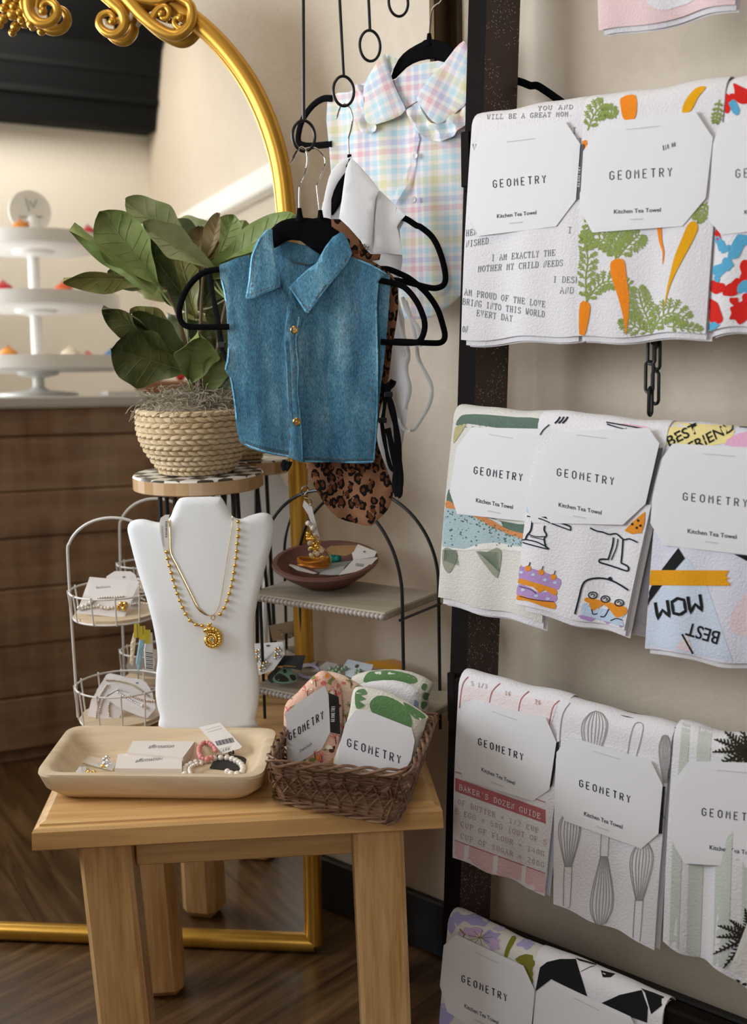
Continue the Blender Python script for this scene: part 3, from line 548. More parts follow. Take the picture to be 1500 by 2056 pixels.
# ------------------------------------------------------------------ towels
def towel(TL, TR, BL, BR, z_hint, label, mats, prints=None, card=None, r=.019, oadd=0, ply=(6, 10), flare=.0, back=.26, under=None, group=None, wob=.0015):
    oF = oP(z_hint)+.031+oadd; Pl_ = [rk(*TL, oF), rk(*TR, oF)]; Pb = [rk(*BL, oF+flare), rk(*BR, oF+flare)]
    t = thing('tea_towel', (Pl_[0]+Pl_[1])/2, label, 'towel', group); ph = random.random()*9
    def sheet(dl, db, dz_top, u0_=0., u1_=1., th=.0022, mb=None, bk=back):
        mb = mb or MB(); nu = 22; A, B, C, D = Pl_[0], Pl_[1], Pb[0]+Vector((0, 0, -db)), Pb[1]+Vector((0, 0, -db)); rows = []
        for j in range(25): rows.append(('f', j/24))
        for j in range(1, 11): rows.append(('a', j/10))
        for j in range(1, 9): rows.append(('b', j/8))
        G = []
        for kind, v in rows:
            row = []
            for i in range(nu+1):
                u = u0_+(u1_-u0_)*i/nu; T = A.lerp(B, u); Bo = C.lerp(D, u); edge = 1-abs(2*u-1)**6*.0
                wv = wob*(sin(u*7+ph)+.6*sin(u*15+ph*2))
                if kind == 'f': p = Bo.lerp(T, v)-WN*dl+WN*(wv*(1-v)*2.2+.003*sin(pi*v))+Vector((0, 0, wob*1.5*sin(u*9+ph)*(1-v)))
                elif kind == 'a':
                    a = pi*v; rr = r-dl; p = T-WN*r+WN*(cos(a)*rr)+Vector((0, 0, sin(a)*(rr+.004)))+Vector((0, 0, wv*sin(a)*.8))
                else: p = T-WN*(2*r-dl)+Vector((0, 0, -bk*v))+WN*(wv*v)
                row.append(p)
            G.append(row)
        R_ = len(G); V = []; 
        for j in range(R_):
            for i in range(nu+1):
                du = G[j][min(i+1, nu)]-G[j][max(i-1, 0)]; dv = G[min(j+1, R_-1)][i]-G[max(j-1, 0)][i]; nn = du.cross(dv).normalized()
                eu = min(i, nu-i); ej = min(j, R_-1-j); k = .35 if (eu == 0 or ej == 0) else 1.0
                V.append((G[j][i]+nn*th*.5*k, G[j][i]-nn*th*.5*k))
        VV = [a for a, b in V]+[b for a, b in V]; N = len(V); F = []; W_ = nu+1
        for j in range(R_-1):
            for i in range(nu):
                a = j*W_+i; F.append((a, a+1, a+W_+1, a+W_)); F.append((a+N, a+W_+N, a+W_+1+N, a+1+N))
        for j in range(R_-1): F.append((j*W_, (j+1)*W_, (j+1)*W_+N, j*W_+N)); F.append((j*W_+nu, j*W_+nu+N, (j+1)*W_+nu+N, (j+1)*W_+nu))
        for i in range(nu): F.append((i, i+N, i+1+N, i+1)); q = (R_-1)*W_+i; F.append((q, q+1, q+1+N, q+N))
        mb.add(VV, F, 0); return mb
    mb = sheet(0, 0, 0); bv = mb.bvh()
    if prints: prints(mb, bv)
    mb.obj('cloth', mats, t)
    sheet(.0045, ply[1]*.0007, 0, .03, .995, bk=back-.02).obj('inner_fold', [TOWEL], t)
    sheet(.0085, ply[1]*.0009, 0, .05, 1.0+ply[0]*.004, bk=back-.03).obj('inner_fold', [TOWEL], t)
    if card:
        O = Pl_[0].lerp(Pl_[1], .5).lerp(Pb[0].lerp(Pb[1], .5), .4); ex = (Pl_[1]-Pl_[0]).normalized(); ey = ((Pl_[0]+Pl_[1])/2-(Pb[0]+Pb[1])/2).normalized(); pp = Pl(O, ex, ey)
        # set the card just proud of the cloth beneath it
        mx = -1
        for x, y in card['oct']+[tuple(np.mean(card['oct'], 0))]:
            for q in (.25, .5, .75, 1.0):
                cx, cy = np.mean(card['oct'], 0); h = bv.ray_cast(EYE, ray(cx+(x-cx)*q, cy+(y-cy)*q).normalized())
                if h[0] is not None: mx = max(mx, (h[0]-O).dot(pp.N))
        mx = max(0, min(mx, .014)) if mx > -1 else 0
        cm = pp.sheet(card['oct'], off=mx+.0012, tf=.0004, tb=.0004, r=.0005, step=.012); cb = cm.bvh()
        a, b, h = card['word']; geometry_word(cm, cb, a, b, h, 1, up=card.get('up'))
        a, b, h = card['sub']; sans(cm, cb, 'Kitchen Tea Towel', a, b, h, 1, up=card.get('up2'), bold=.008)
        a, b = card['top']; stroke(cm, cb, [a, b], 1.6, 2, seg=9)
        for q in card.get('extra', []): q(cm, cb)
        cx = (card['sub'][0][0]+card['sub'][1][0])/2; cy = (card['sub'][0][1]+card['sub'][1][1])/2+13; sl = (card['sub'][1][1]-card['sub'][0][1])/(card['sub'][1][0]-card['sub'][0][0])
        stroke(cm, cb, [(cx-14, cy-14*sl), (cx+12, cy+12*sl)], 2.0, 2)
        so_ = cm.obj('card_sleeve', [CARD, INK, FAINT], t, smooth=False)
        if card.get('spine'):
            sm_ = pp.sheet(card['spine'], off=mx+.0004, tf=.0004, tb=.006, r=.0005, step=.01); sbv = sm_.bvh()
            if card.get('spineword'):
                a, b = card['spineword']; geometry_word(sm_, sbv, a, b, 4, 1, up=(-4.2, -.3), w_=.9)
            s2 = sm_.obj('spine_band', [BLACKBAND, CARD], t, smooth=False)
    return t
def mom_text(mb, bv):
    K_ = GREYINK
    T = lambda s, a, b, h=12: typewriter(mb, bv, s, a, b, h, 1, up=(.8, -h))
    T('I AM EXACTLY THE', (987, 524), (1114, 513)); T('MOTHER MY CHILD NEEDS.', (960, 546), (1138, 533))
    T('AM PROUD OF THE LOVE', (933, 592), (1094, 617)); T('BRING INTO THIS WORLD', (929, 611), (1093, 637)); T('EVERY DAY.', (957, 634), (1037, 647))
    T('I DESE', (1111, 567), (1162, 568)); T('AND', (1125, 589), (1151, 589)); T('HEN', (936, 474), (957, 471)); T('NISHED.', (936, 496), (988, 488)); T('ON', (929, 667), (939, 667)); T('I', (1140, 468), (1148, 468))
    T('WILL BE A GREAT MOM.', (978, 240), (1149, 233), 9); T('YOU AND', (1080, 222), (1150, 219), 8); T('V', (948, 302), (957, 302)); T('I', (1149, 268), (1157, 268)); T('WI', (1152, 290), (1168, 290))
def blob(cx, cy, rx, ry, n=12, j=.25, rot=0):
    out = []
    for i in range(n):
        a = 2*pi*i/n; k = 1+random.uniform(-j, j); x, y = cos(a)*rx*k, sin(a)*ry*k; out.append((cx+x*cos(rot)-y*sin(rot), cy+x*sin(rot)+y*cos(rot)))
    return out
def frond(mb, bv, pts, size, mi, w0=3.2):       # feathery carrot leaf along a stem
    P_ = [(p.x, p.y) for p in smooth([(a, b, 0) for a, b in pts], 6)]; stroke(mb, bv, P_, w0*.8, mi, .0006); N = len(P_)
    for i in range(2, N, 2):
        x, y = P_[i]; tx, ty = P_[i][0]-P_[i-1][0], P_[i][1]-P_[i-1][1]; L = sqrt(tx*tx+ty*ty)+1e-6; tx /= L; ty /= L; sz = size*(.55+.6*sin(pi*min(1, i/N*1.05)))
        for sg in (-1, 1):
            dx, dy = tx*.55+sg*-ty*.8, ty*.55+sg*tx*.8; e = (x+dx*sz, y+dy*sz); stroke(mb, bv, [(x, y), e], w0*.7, mi, .0007, seg=6)
            for q in (.45, .75, 1.0):
                bx, by = x+dx*sz*q, y+dy*sz*q
                for s2 in (-.9, .0, .9):
                    ang = atan2(dy, dx)+s2; stroke(mb, bv, [(bx, by), (bx+cos(ang)*sz*.34, by+sin(ang)*sz*.34)], w0*1.0, mi, .0008, seg=5, taper=.4)
def carrots(mb, bv):
    cp = lambda px, mi: printpoly(mb, bv, px, mi, .0009, 9, sm=3)
    z = lambda L: z5(L, 2.419, 880, 440)
    cp(z([(850, 200), (880, 192), (905, 205), (915, 280), (928, 380), (925, 470), (912, 560), (900, 480), (875, 380), (845, 290), (836, 225)]), 2)
    cp(z([(1215, 25), (1245, 10), (1262, 40), (1240, 100), (1170, 230), (1125, 330), (1100, 430), (1112, 340), (1130, 260), (1150, 180), (1190, 80)]), 3)
    cp(z([(690, 410), (735, 410), (735, 470), (710, 570), (686, 560)]), 2)
    stroke(mb, bv, z([(1075, 40), (1082, 110), (1095, 160), (1090, 220)]), 9, 2, .0009, taper=.9, k=4)
    cp([(1248, 197), (1277, 193), (1276, 236), (1254, 240), (1247, 215)], 2); cp([(1397, 178), (1418, 175), (1402, 196), (1388, 222), (1371, 228), (1375, 205)], 3)
    cp([(1168, 288), (1178, 282), (1178, 300), (1168, 318)], 2)
    for pts, sz in (([(1240, 518), (1225, 495), (1205, 480), (1178, 487)], 19), ([(1236, 520), (1236, 495), (1245, 475), (1250, 462)], 20), ([(1240, 518), (1262, 490), (1282, 472)], 22),
                    ([(1308, 670), (1300, 640), (1288, 610), (1282, 582)], 20), ([(1309, 668), (1325, 640), (1350, 628), (1378, 640)], 22), ([(1308, 668), (1275, 655), (1255, 640)], 18), ([(1178, 608), (1176, 560), (1180, 520), (1172, 478)], 17), ([(1178, 606), (1195, 580), (1220, 565), (1262, 572)], 17),
                    ([(1180, 262), (1192, 232), (1210, 210)], 17), ([(1238, 238), (1228, 228), (1212, 226)], 14), ([(1420, 405), (1410, 425), (1400, 440)], 12), ([(1445, 200), (1441, 225), (1437, 245)], 9), ([(1340, 655), (1380, 660), (1405, 665)], 12), ([(1185, 430), (1182, 460), (1176, 480)], 12)):
        frond(mb, bv, pts, sz, 1)
def redflowers(mb, bv):
    random.seed(3)
    for x, y, rx, ry, mi in [(1490, 190, 24, 16, 1), (1458, 208, 16, 18, 1), (1425, 480, 14, 26, 1), (1432, 625, 16, 30, 1), (1440, 576, 12, 14, 1), (1470, 580, 20, 14, 1), (1484, 628, 18, 22, 1), (1474, 605, 10, 9, 1), (1500, 540, 14, 18, 1), (1424, 532, 8, 14, 1), (1500, 600, 12, 10, 1), (1470, 200, 14, 8, 1),
                             (1448, 540, 12, 22, 2), (1462, 530, 12, 12, 2), (1480, 495, 14, 26, 2), (1446, 490, 13, 8, 2), (1495, 575, 16, 12, 2), (1434, 655, 12, 7, 2), (1475, 215, 14, 9, 2), (1498, 480, 12, 10, 2), (1455, 500, 7, 12, 2), (1440, 560, 8, 5, 2), (1520, 560, 30, 40, 1), (1540, 470, 30, 25, 2), (1540, 625, 35, 20, 2)]:
        printpoly(mb, bv, blob(x, y, rx, ry, 11, .28, random.random()*3), mi, .0006+.0001*mi, 8, sm=3)
def trout(mb, bv):
    z = lambda L: z5(L, 3.409, 860, 800); pp = lambda px, mi, o=.0006, s=9: printpoly(mb, bv, z(px), mi, o, s, sm=2)
    pp([(215, 130), (260, 110), (400, 112), (600, 130), (780, 142), (790, 230), (700, 232), (500, 205), (270, 172), (230, 190), (190, 180)], 1)
    pp([(185, 200), (230, 180), (260, 180), (190, 290), (172, 300)], 5)
    pp([(140, 625), (160, 640), (200, 760), (150, 720), (125, 700)], 1); pp([(270, 780), (400, 800), (500, 845), (510, 880), (560, 900), (700, 960), (780, 950), (780, 870), (620, 860), (400, 815)], 1)
    pp([(118, 750), (200, 755), (300, 790), (420, 850), (520, 900), (640, 950), (800, 1000), (800, 1060), (600, 1035), (430, 1020), (250, 1030), (100, 1015)], 2)
    pp([(125, 700), (170, 715), (205, 770), (260, 780), (400, 815), (480, 860), (560, 900), (660, 925), (800, 970), (800, 1000), (640, 960), (520, 915), (420, 870), (300, 800), (200, 760), (122, 748)], 3, .0008)
    pp([(102, 1030), (150, 1025), (185, 1050), (202, 1075), (180, 1140), (150, 1190), (125, 1185), (100, 1130)], 4, .0008); pp([(328, 1045), (400, 1050), (470, 1020), (502, 1050), (495, 1140), (478, 1220), (455, 1218), (400, 1150)], 4, .0008)
    pp([(110, 1015), (250, 1030), (330, 1000), (460, 985), (600, 1010), (780, 1040), (780, 1062), (600, 1045), (430, 1030), (250, 1040), (108, 1035)], 6, .0007)
    for i in range(12): x = 115+i*7; stroke(mb, bv, z([(x, 1035), (x+i*2-5, 1110+i*3)]), 1.0, 1, .001); 
    for i in range(14): stroke(mb, bv, z([(345+i*10, 1050), (410+i*6, 1110+i*6)]), 1.0, 1, .001)
    random.seed(11)
    for _ in range(150):
        x = random.uniform(115, 700); y0 = 755+max(0, x-200)*.42; y = random.uniform(y0, 1010) if random.random() < .55 else random.uniform(y0, y0+70); r = random.uniform(2.5, 6.5); q = z([(x, y)])[0]
        printpoly(mb, bv, blob(q[0], q[1], r/3.4, r/3.4, 6, .1), 1, .0011, 9)
    for _ in range(60):
        x = random.uniform(250, 760); y = 165+x*.03+random.uniform(-25, 30); q = z([(x, y)])[0]; printpoly(mb, bv, blob(q[0], q[1], 1.1, 1.1, 6, .1), 1, .0009, 9)
def cakes(mb, bv):
    z = lambda L: z5(L, 3.409, 860, 800); S = lambda px, w_=3, k=3: stroke(mb, bv, z(px), w_, 1, .0011, k=k); pp = lambda px, mi, o=.0006: printpoly(mb, bv, z(px), mi, o, 8, sm=2)
    S([(650, 772), (730, 790), (850, 830), (975, 875)], 3.2); S([(650, 800), (760, 820), (860, 860), (975, 902)], 2.4); S([(975, 875), (978, 902)], 2.4)
    S([(715, 830), (705, 900), (680, 935), (668, 965)]); S([(800, 870), (795, 900), (812, 935), (795, 960), (808, 1020)]); S([(690, 930), (740, 945), (800, 945)], 2); S([(668, 965), (640, 970), (650, 985), (720, 1005), (820, 1030), (810, 1015), (740, 980), (668, 965)], 2.6); S([(700, 945), (790, 965)], 1.6)
    pp([(675, 655), (700, 700), (735, 770), (700, 780), (655, 770), (668, 700)], 4); S([(672, 745), (700, 715), (730, 760)], 2)
    S([(1110, 885), (1150, 905), (1200, 915), (1240, 930), (1290, 925), (1340, 965), (1380, 960), (1435, 985)], 3)
    S([(1270, 950), (1262, 1010), (1232, 1105)]); S([(1300, 960), (1290, 1020), (1255, 1105)], 2.2); S([(1335, 960), (1330, 1050), (1322, 1125)]); S([(1232, 1100), (1180, 1100), (1175, 1120), (1240, 1140), (1300, 1160), (1365, 1180), (1370, 1150), (1322, 1125)], 3.4)
    S([(1005, 1475), (1030, 1380), (1060, 1270), (1110, 1235), (1200, 1230), (1290, 1260), (1400, 1330)], 3.6); S([(1235, 1235), (1250, 1225), (1258, 1245)], 4)
    pp([(605, 1165), (650, 1150), (700, 1160), (800, 1190), (905, 1235), (900, 1290), (870, 1310), (740, 1290), (600, 1240)], 3); pp([(597, 1225), (700, 1250), (800, 1280), (880, 1310), (870, 1350), (800, 1310), (760, 1330), (720, 1290), (595, 1260)], 2, .0008)
    pp([(597, 1262), (700, 1295), (760, 1330), (820, 1320), (880, 1345), (865, 1395), (720, 1370), (590, 1340)], 3); pp([(587, 1345), (650, 1350), (760, 1380), (865, 1395), (868, 1440), (780, 1420), (680, 1385), (585, 1375)], 2, .0008)
    S([(600, 1280), (700, 1305), (740, 1335)], 1.4); S([(597, 1345), (720, 1375), (860, 1390)], 1.6)
    for x, y in ((620, 1140), (686, 1162), (775, 1188), (858, 1220)): pp([(x+cos(a)*20, y+sin(a)*20) for a in [2*pi*i/9 for i in range(9)]], 2, .0010); S([(x+5, y-15), (x+14, y-42)], 1.8, 0)
    for x, y in ((640, 1190), (720, 1205), (800, 1240), (870, 1260), (650, 1310), (740, 1350), (820, 1370)): pp([(x+cos(a)*14, y+sin(a)*10) for a in [2*pi*i/7 for i in range(7)]], 4, .0009)
    for x, y in ((1128, 1345), (1215, 1372), (1310, 1398)):
        q = [(x+cos(a)*30, y+sin(a)*22) for a in [2*pi*i/14 for i in range(15)]]; S(q, 2.4, 0); S([(x-14, y), (x, y-10), (x+14, y+2), (x+2, y+10)], 2)
    pp([(1085, 1360), (1200, 1385), (1350, 1425), (1358, 1470), (1300, 1500), (1270, 1480), (1240, 1440), (1200, 1410), (1160, 1440), (1120, 1450), (1100, 1400), (1070, 1385)], 2, .0008)
    pp([(1065, 1395), (1100, 1420), (1130, 1440), (1240, 1440), (1290, 1500), (1350, 1480), (1340, 1560), (1200, 1520), (1050, 1480)], 4, .0006); pp([(1048, 1480), (1200, 1520), (1340, 1558), (1336, 1590), (1200, 1550), (1046, 1505)], 3, .0008)
    S([(1120, 1440), (1130, 1475), (1160, 1470)], 2); S([(1240, 1440), (1210, 1490), (1180, 1490)], 2.2); S([(1250, 1520), (1290, 1505), (1330, 1515)], 2)
    pp([(1465, 790), (1485, 790), (1460, 920), (1345, 905)], 2, .0008)
    for x, y in ((1440, 835), (1400, 860), (1430, 885), (1455, 870)): pp([(x+cos(a)*9, y+sin(a)*9) for a in [2*pi*i/7 for i in range(7)]], 1, .0011)
    for dx in (0, 26, 52): S([(905+dx, 128), (890+dx, 150), (868+dx, 172)], 3, 0)
    S([(1220, 165), (1350, 188), (1500, 215)], 2.6); S([(1225, 178), (1350, 212), (1500, 232)], 2.4); S([(1360, 205), (1330, 232)], 2.4, 0); S([(1390, 208), (1370, 235)], 2.4, 0); S([(1500, 260), (1488, 350)], 2.6, 0); S([(830, 180), (790, 215), (768, 250)], 2)
    pp([(1330, 172), (1500, 195), (1500, 210), (1350, 190)], 5, .0004)
def bestfriend(mb, bv):
    z = lambda L: z5(L, 3.427, 1100, 800); pp = lambda px, mi, o=.0006, sm=0: printpoly(mb, bv, z(px), mi, o, 9, sm=sm)
    pp([(800, 190), (870, 165), (1000, 175), (1300, 190), (1260, 300), (1100, 330), (830, 310), (765, 380), (750, 360)], 1)
    pp([(1320, 195), (1500, 205), (1500, 240), (1310, 250)], 2, .0007); pp([(1220, 320), (1310, 245), (1500, 225), (1500, 340)], 4, .0009, 2); pp([(970, 175), (1030, 185), (1010, 200)], 2, .0008)
    pp([(900, 1028), (945, 1100), (870, 1185), (780, 1185)], 2, .0008); pp([(790, 1280), (700, 1400), (672, 1480), (680, 1290)], 2, .0008); pp([(1280, 1070), (1371, 1080), (1600, 1120), (1600, 1180), (1371, 1118)], 2)
    pp([(955, 1090), (1100, 1300), (1270, 1800), (1000, 1760), (672, 1690), (690, 1480), (780, 1300)], 5, .0004); pp([(960, 1610), (1000, 1750), (880, 1720)], 6, .0007)
    pp([(1371, 1330), (1600, 1300), (1600, 1700), (1371, 1640), (1240, 1560)], 6, .0004, 2)
    pp([(680, 1180), (1250, 1182), (1225, 1220), (1255, 1238), (1225, 1245), (1255, 1270), (1250, 1288), (680, 1284)], 3, .0010)
    q = lambda a: z([a])[0]
    geometry_word(mb, bv, q((1048, 1346)), q((742, 1402)), 1, 2, up=(5, 33), w_=6.4, word='MOM', off=.0011, pitch=3.5); sans(mb, bv, 'BEST', q((1190, 1606)), q((968, 1540)), 1, 2, up=(-7, 26), off=.0011, bold=.012)
    S = lambda px, w_: stroke(mb, bv, z(px), w_, 2, .0011)
    S([(925, 1620), (1000, 1755)], 3.6)
    sans(mb, bv, 'BEST', q((838, 330)), q((1045, 232)), 1, 2, up=(-8, -19), off=.0011, bold=.012); sans(mb, bv, 'FRIEND', q((990, 370)), q((1290, 218)), 1, 2, up=(-8, -19), off=.0011, bold=.012)
def baker(mb, bv):
    z = lambda L: z5(L, 3.261, 860, 1330); q = lambda a: z([a])[0]; S = lambda px, w_=1.6, k=0: stroke(mb, bv, z(px), w_, 1, .0008, k=k)
    printpoly(mb, bv, z([(178, 755), (768, 965), (770, 1055), (178, 842)]), 1, .0006, 10); printpoly(mb, bv, z([(175, 1165), (768, 1382), (764, 1525), (700, 1510), (174, 1300)]), 2, .0005, 12)
    for x in (255, 445, 632): stroke(mb, bv, z([(x, 1195+(x-255)*.36), (x-12, 1340+(x-255)*.36)]), 9, 3, .0009)
    printpoly(mb, bv, z([(225, 150), (850, 262), (800, 420), (600, 330), (290, 235), (210, 270)]), 4, .0004, 10)
    for px in ([(262, 95), (225, 150), (205, 300)], [(470, 138), (420, 190), (402, 262)], [(660, 190), (610, 240), (592, 325)], [(860, 250), (815, 300), (788, 440)]): S(px, 1.8, 4)
    S([(178, 715), (260, 742), (500, 820), (768, 915)], 1.8); S([(175, 1163), (768, 1380)], 1.8)
    T = lambda s, a, b, mi=1, h=10, w_=1.3: typewriter(mb, bv, s, q(a), q(b), h, mi, up=(.3, -h), w_=w_, off=.0012)
    T("BAKER'S DOZEN GUIDE", (205, 830), (735, 1022), 3); T('OF BUTTER = 1/2 CUP', (195, 925), (722, 1115), 5); T('E EGG = 50G (OUT OF S', (178, 985), (775, 1195), 5); T('CUP OF FLOUR = 140G', (215, 1070), (760, 1268), 5); T('CUP OF SUGAR = 200G', (215, 1150), (760, 1342), 5)
    T('5 1/3', (282, 150), (385, 172), 5, 8); T('16', (503, 212), (540, 220), 5, 8); T('26', (700, 268), (737, 276), 5, 8)
def whisk(mb, bv, x, y0, y1, w_, up=1, dx=0):    # balloon whisk: head y0..ym, handle to y1
    ym = y0+(y1-y0)*.58; S = lambda px, k=4: stroke(mb, bv, px, 1.3, 1, .0008, k=k); L = lambda t: x+dx*t
    for f in (-1, -.82, -.5, -.22, .08, .35, .62, .88, 1):
        S([(L(0)+f*w_*.45, y0+abs(f)*abs(w_)*.16*(1 if up > 0 else 1)*(1 if y1 > y0 else -1)), (L(.15)+f*w_*.92, y0+(ym-y0)*.22), (L(.35)+f*w_*.88, y0+(ym-y0)*.5), (L(.58)+f*w_*.28, ym)])
    S([(L(0)-w_*.45, y0+(w_*.16 if y1 > y0 else -w_*.16)), (L(0), y0), (L(0)+w_*.45, y0+(w_*.16 if y1 > y0 else -w_*.16))])
    hw = w_*.33; S([(L(.58)-hw, ym), (L(.58)+hw, ym)], 0); S([(L(.6)-hw, ym), (L(1)-hw*.9, y1-2 if y1 > y0 else y1+2), (L(1), y1), (L(1)+hw*.9, y1-2 if y1 > y0 else y1+2), (L(.6)+hw, ym)], 2)
def whisks(mb, bv):
    whisk(mb, bv, 1146, 1628, 1820, 23, dx=-8); whisk(mb, bv, 1206, 1856, 1620, 24, dx=12); whisk(mb, bv, 1292, 1690, 1892, 24, dx=-14)
    whisk(mb, bv, 1197, 1428, 1600, 27, dx=-12); whisk(mb, bv, 1336, 1476, 1640, 13, dx=0)
    stroke(mb, bv, [(1260, 1520), (1266, 1480), (1276, 1453), (1292, 1456), (1286, 1490), (1277, 1522)], 1.5, 1, .0008, k=3); stroke(mb, bv, [(1145, 1412), (1132, 1430), (1126, 1460), (1124, 1500)], 1.5, 1, .0008, k=3)
def palms(mb, bv):
    z = lambda L: z5(L, 3.427, 1100, 1400)
    for a, b, c_, d in (((900, 200), (985, 200), (990, 1850), (862, 1800)), ((1090, 215), (1180, 240), (1100, 460), (1010, 420))): pass
    for x0, x1 in ((1352, 1368), (1386, 1412), (1440, 1468), (1494, 1520), (1545, 1570)):
        printpoly(mb, bv, [(x0+18, 1450+(x0-1350)*.24), (x1+18, 1456+(x0-1350)*.24), (x1+2, 1700), (x1-6, 1900+(x0-1340)*.45), (x0-8, 1892+(x0-1340)*.45), (x0-2, 1700)], 1, .0005, 12)
    random.seed(5)
    def leaf(x, y, ang, L):
        for i in range(9):
            t = i/9; px_, py_ = x+cos(ang)*L*t, y+sin(ang)*L*t+t*t*L*.12
            for sg in (-1, 1): a = ang+sg*.9; stroke(mb, bv, [(px_, py_), (px_+cos(a)*L*.22*(1.1-t), py_+sin(a)*L*.22*(1.1-t))], 4.5, 2, .001, taper=.5)
        stroke(mb, bv, [(x, y), (x+cos(ang)*L, y+sin(ang)*L+L*.12)], 6, 2, .001, taper=.6)
    for (x, y) in ((1500, 1508), (1505, 1880)):
        for a in (pi+.1, pi-.35, pi+.45, pi-.8, pi+.8, -1.7, 1.6): leaf(x, y, a, random.uniform(55, 78))
    for x, y in ((1333, 1704), (1332, 1728), (1334, 1758)): stroke(mb, bv, [(x-2, y), (x+6, y+8)], 4, 2, .001)
    for i in range(7): printpoly(mb, bv, blob(1420+i*15, 1941+i*7, 7, 4, 6, .2), 2, .001, 9)
def purple(mb, bv):
    z = lambda L: z5(L, 2.344, 860, 1780); random.seed(9)
    for x, y, rx, ry, mi in ((140, 150, 45, 28, 1), (230, 160, 60, 30, 1), (290, 240, 48, 30, 1), (200, 215, 50, 26, 3), (110, 190, 24, 34, 1), (460, 270, 42, 22, 1), (330, 200, 25, 12, 4), (70, 600, 50, 60, 1), (100, 560, 30, 22, 3), (310, 270, 26, 32, 3), (60, 640, 40, 40, 1)):
        q = z([(x, y)])[0]; printpoly(mb, bv, blob(q[0], q[1], rx/2.344, ry/2.344, 12, .3), mi, .0006+.0001*mi, 8, sm=3)
    printpoly(mb, bv, z([(395, 235), (415, 245), (385, 300), (372, 335), (358, 325), (370, 280)]), 2, .0009, 8, sm=2); printpoly(mb, bv, z([(410, 340), (460, 318), (520, 340), (528, 400), (500, 480), (480, 440), (450, 380), (430, 360)]), 2, .0009, 8, sm=2)
    for i in range(9): a = i*.7; stroke(mb, bv, z([(245, 240), (245+cos(a)*60, 240+sin(a)*36)]), 1.2, 5, .0012)
    for px in ([(60, 515), (80, 540), (55, 545)], [(160, 615), (190, 640), (210, 650)], [(150, 200), (175, 225), (165, 235)]): stroke(mb, bv, z(px), 3, 5, .0012)
def checks(mb, bv):
    z = lambda L: z5(L, 2.344, 860, 1780)
    for px in ([(527, 380), (560, 355), (620, 342), (695, 342), (720, 420), (750, 518), (640, 465), (580, 435), (505, 492)], [(812, 395), (880, 412), (860, 428), (822, 428)], [(815, 548), (900, 510), (1005, 488), (1035, 570), (1030, 640), (950, 612)], [(690, 335), (740, 350), (790, 365), (790, 372), (710, 350)], [(1000, 480), (1060, 500), (1110, 520), (1100, 560), (1050, 600), (1020, 500)]): printpoly(mb, bv, z(px), 1, .0007, 9)
    stroke(mb, bv, z([(720, 400), (760, 380), (805, 368)]), 1, 1, .0008)
def heart(mb, bv):
    printpoly(mb, bv, [(1292, -60), (1420, -70), (1400, -5), (1360, 14), (1330, 20), (1300, 5)], 1, .0006, 10, sm=2)
C = lambda **k: k
def price(cm, cb): typewriter(cm, cb, '$18.00', (1331, 302), (1357, 294), 9, 1, up=(-.6, -9), w_=1.0)
towel((947, 262), (1172, 230), (926, 683), (1160, 672), zr[0], 'white towel with grey typewritten lines about a mother, left end of the top full row', [TOWEL, GREYINK], mom_text,
      C(oct=[(960, 262), (1128, 250), (1160, 297), (1156, 408), (1118, 459), (962, 469), (940, 425), (946, 300)], word=((991, 377), (1096, 367), 15), sub=((998, 438), (1077, 430), 8), top=((1018, 285), (1075, 278)), spine=[(1156, 299), (1168, 297), (1165, 407), (1152, 408)], spineword=((1164, 375), (1166, 335)), up=(-.6, -15)))
towel((1172, 231), (1456, 193), (1161, 678), (1418, 667), zr[0], 'white towel printed with orange carrots and green tops, second on the top full row', [TOWEL, ink('8f9f56'), ink('ee8a22'), ink('e5a516')], carrots,
      C(oct=[(1203, 244), (1391, 228), (1428, 282), (1417, 403), (1372, 457), (1191, 463), (1164, 414), (1168, 299)], word=((1225, 361), (1349, 354), 17), sub=((1233, 429), (1327, 425), 8.5), top=((1258, 260), (1325, 253)), extra=[price]), oadd=.001)
towel((1458, 196), (1680, 180), (1420, 665), (1630, 640), zr[0], 'white towel with red and blue painted flowers at the right of the top row', [TOWEL, ink('d3261f'), ink('5aa7cc')], redflowers,
      C(oct=[(1445, 246), (1600, 235), (1650, 290), (1640, 400), (1590, 455), (1449, 471), (1422, 440), (1431, 290)], word=((1478, 357), (1602, 350), 17), sub=((1495, 430), (1590, 425), 8.5), top=((1520, 262), (1590, 258))), oadd=.0)
towel((910, 850), (1125, 868), (884, 1200), (1090, 1248), zr[1], 'cream towel printed with a speckled blue and orange trout, left end of the second row', [towelmat('cream towelling', 'd9d6cf'), ink('5f7468'), ink('a9bfc4'), ink('d08a56'), ink('9a9c88'), ink('b9b083'), ink('e4e2dc')], trout,
      C(oct=[(937, 850), (1085, 868), (1118, 915), (1108, 1010), (1068, 1056), (920, 1025), (902, 977), (910, 888)], word=((952, 951), (1048, 966), 14.5), sub=((956, 1008), (1030, 1022), 8.5), top=((982, 872), (1030, 880)), up=(1.0, -14.5)), oadd=-.001, ply=(4, 14))
towel((1080, 862), (1338, 888), (1034, 1212), (1256, 1267), zr[1], 'white towel printed with purple and orange cakes on ink-drawn stands, second row middle', [TOWEL, ink('1d2730'), ink('e08f2c'), ink('b18fc4'), ink('bccfe2'), ink('dcaec0')], cakes,
      C(oct=[(1108, 850), (1277, 869), (1302, 906), (1291, 1030), (1252, 1068), (1074, 1035), (1057, 991), (1072, 888)], word=((1119, 955), (1232, 974), 15), sub=((1122, 1017), (1208, 1033), 8.5), top=((1158, 873), (1218, 880)), spine=[(1300, 915), (1310, 916), (1297, 1032), (1289, 1031)], up=(.8, -15)), oadd=.005, ply=(6, 12))
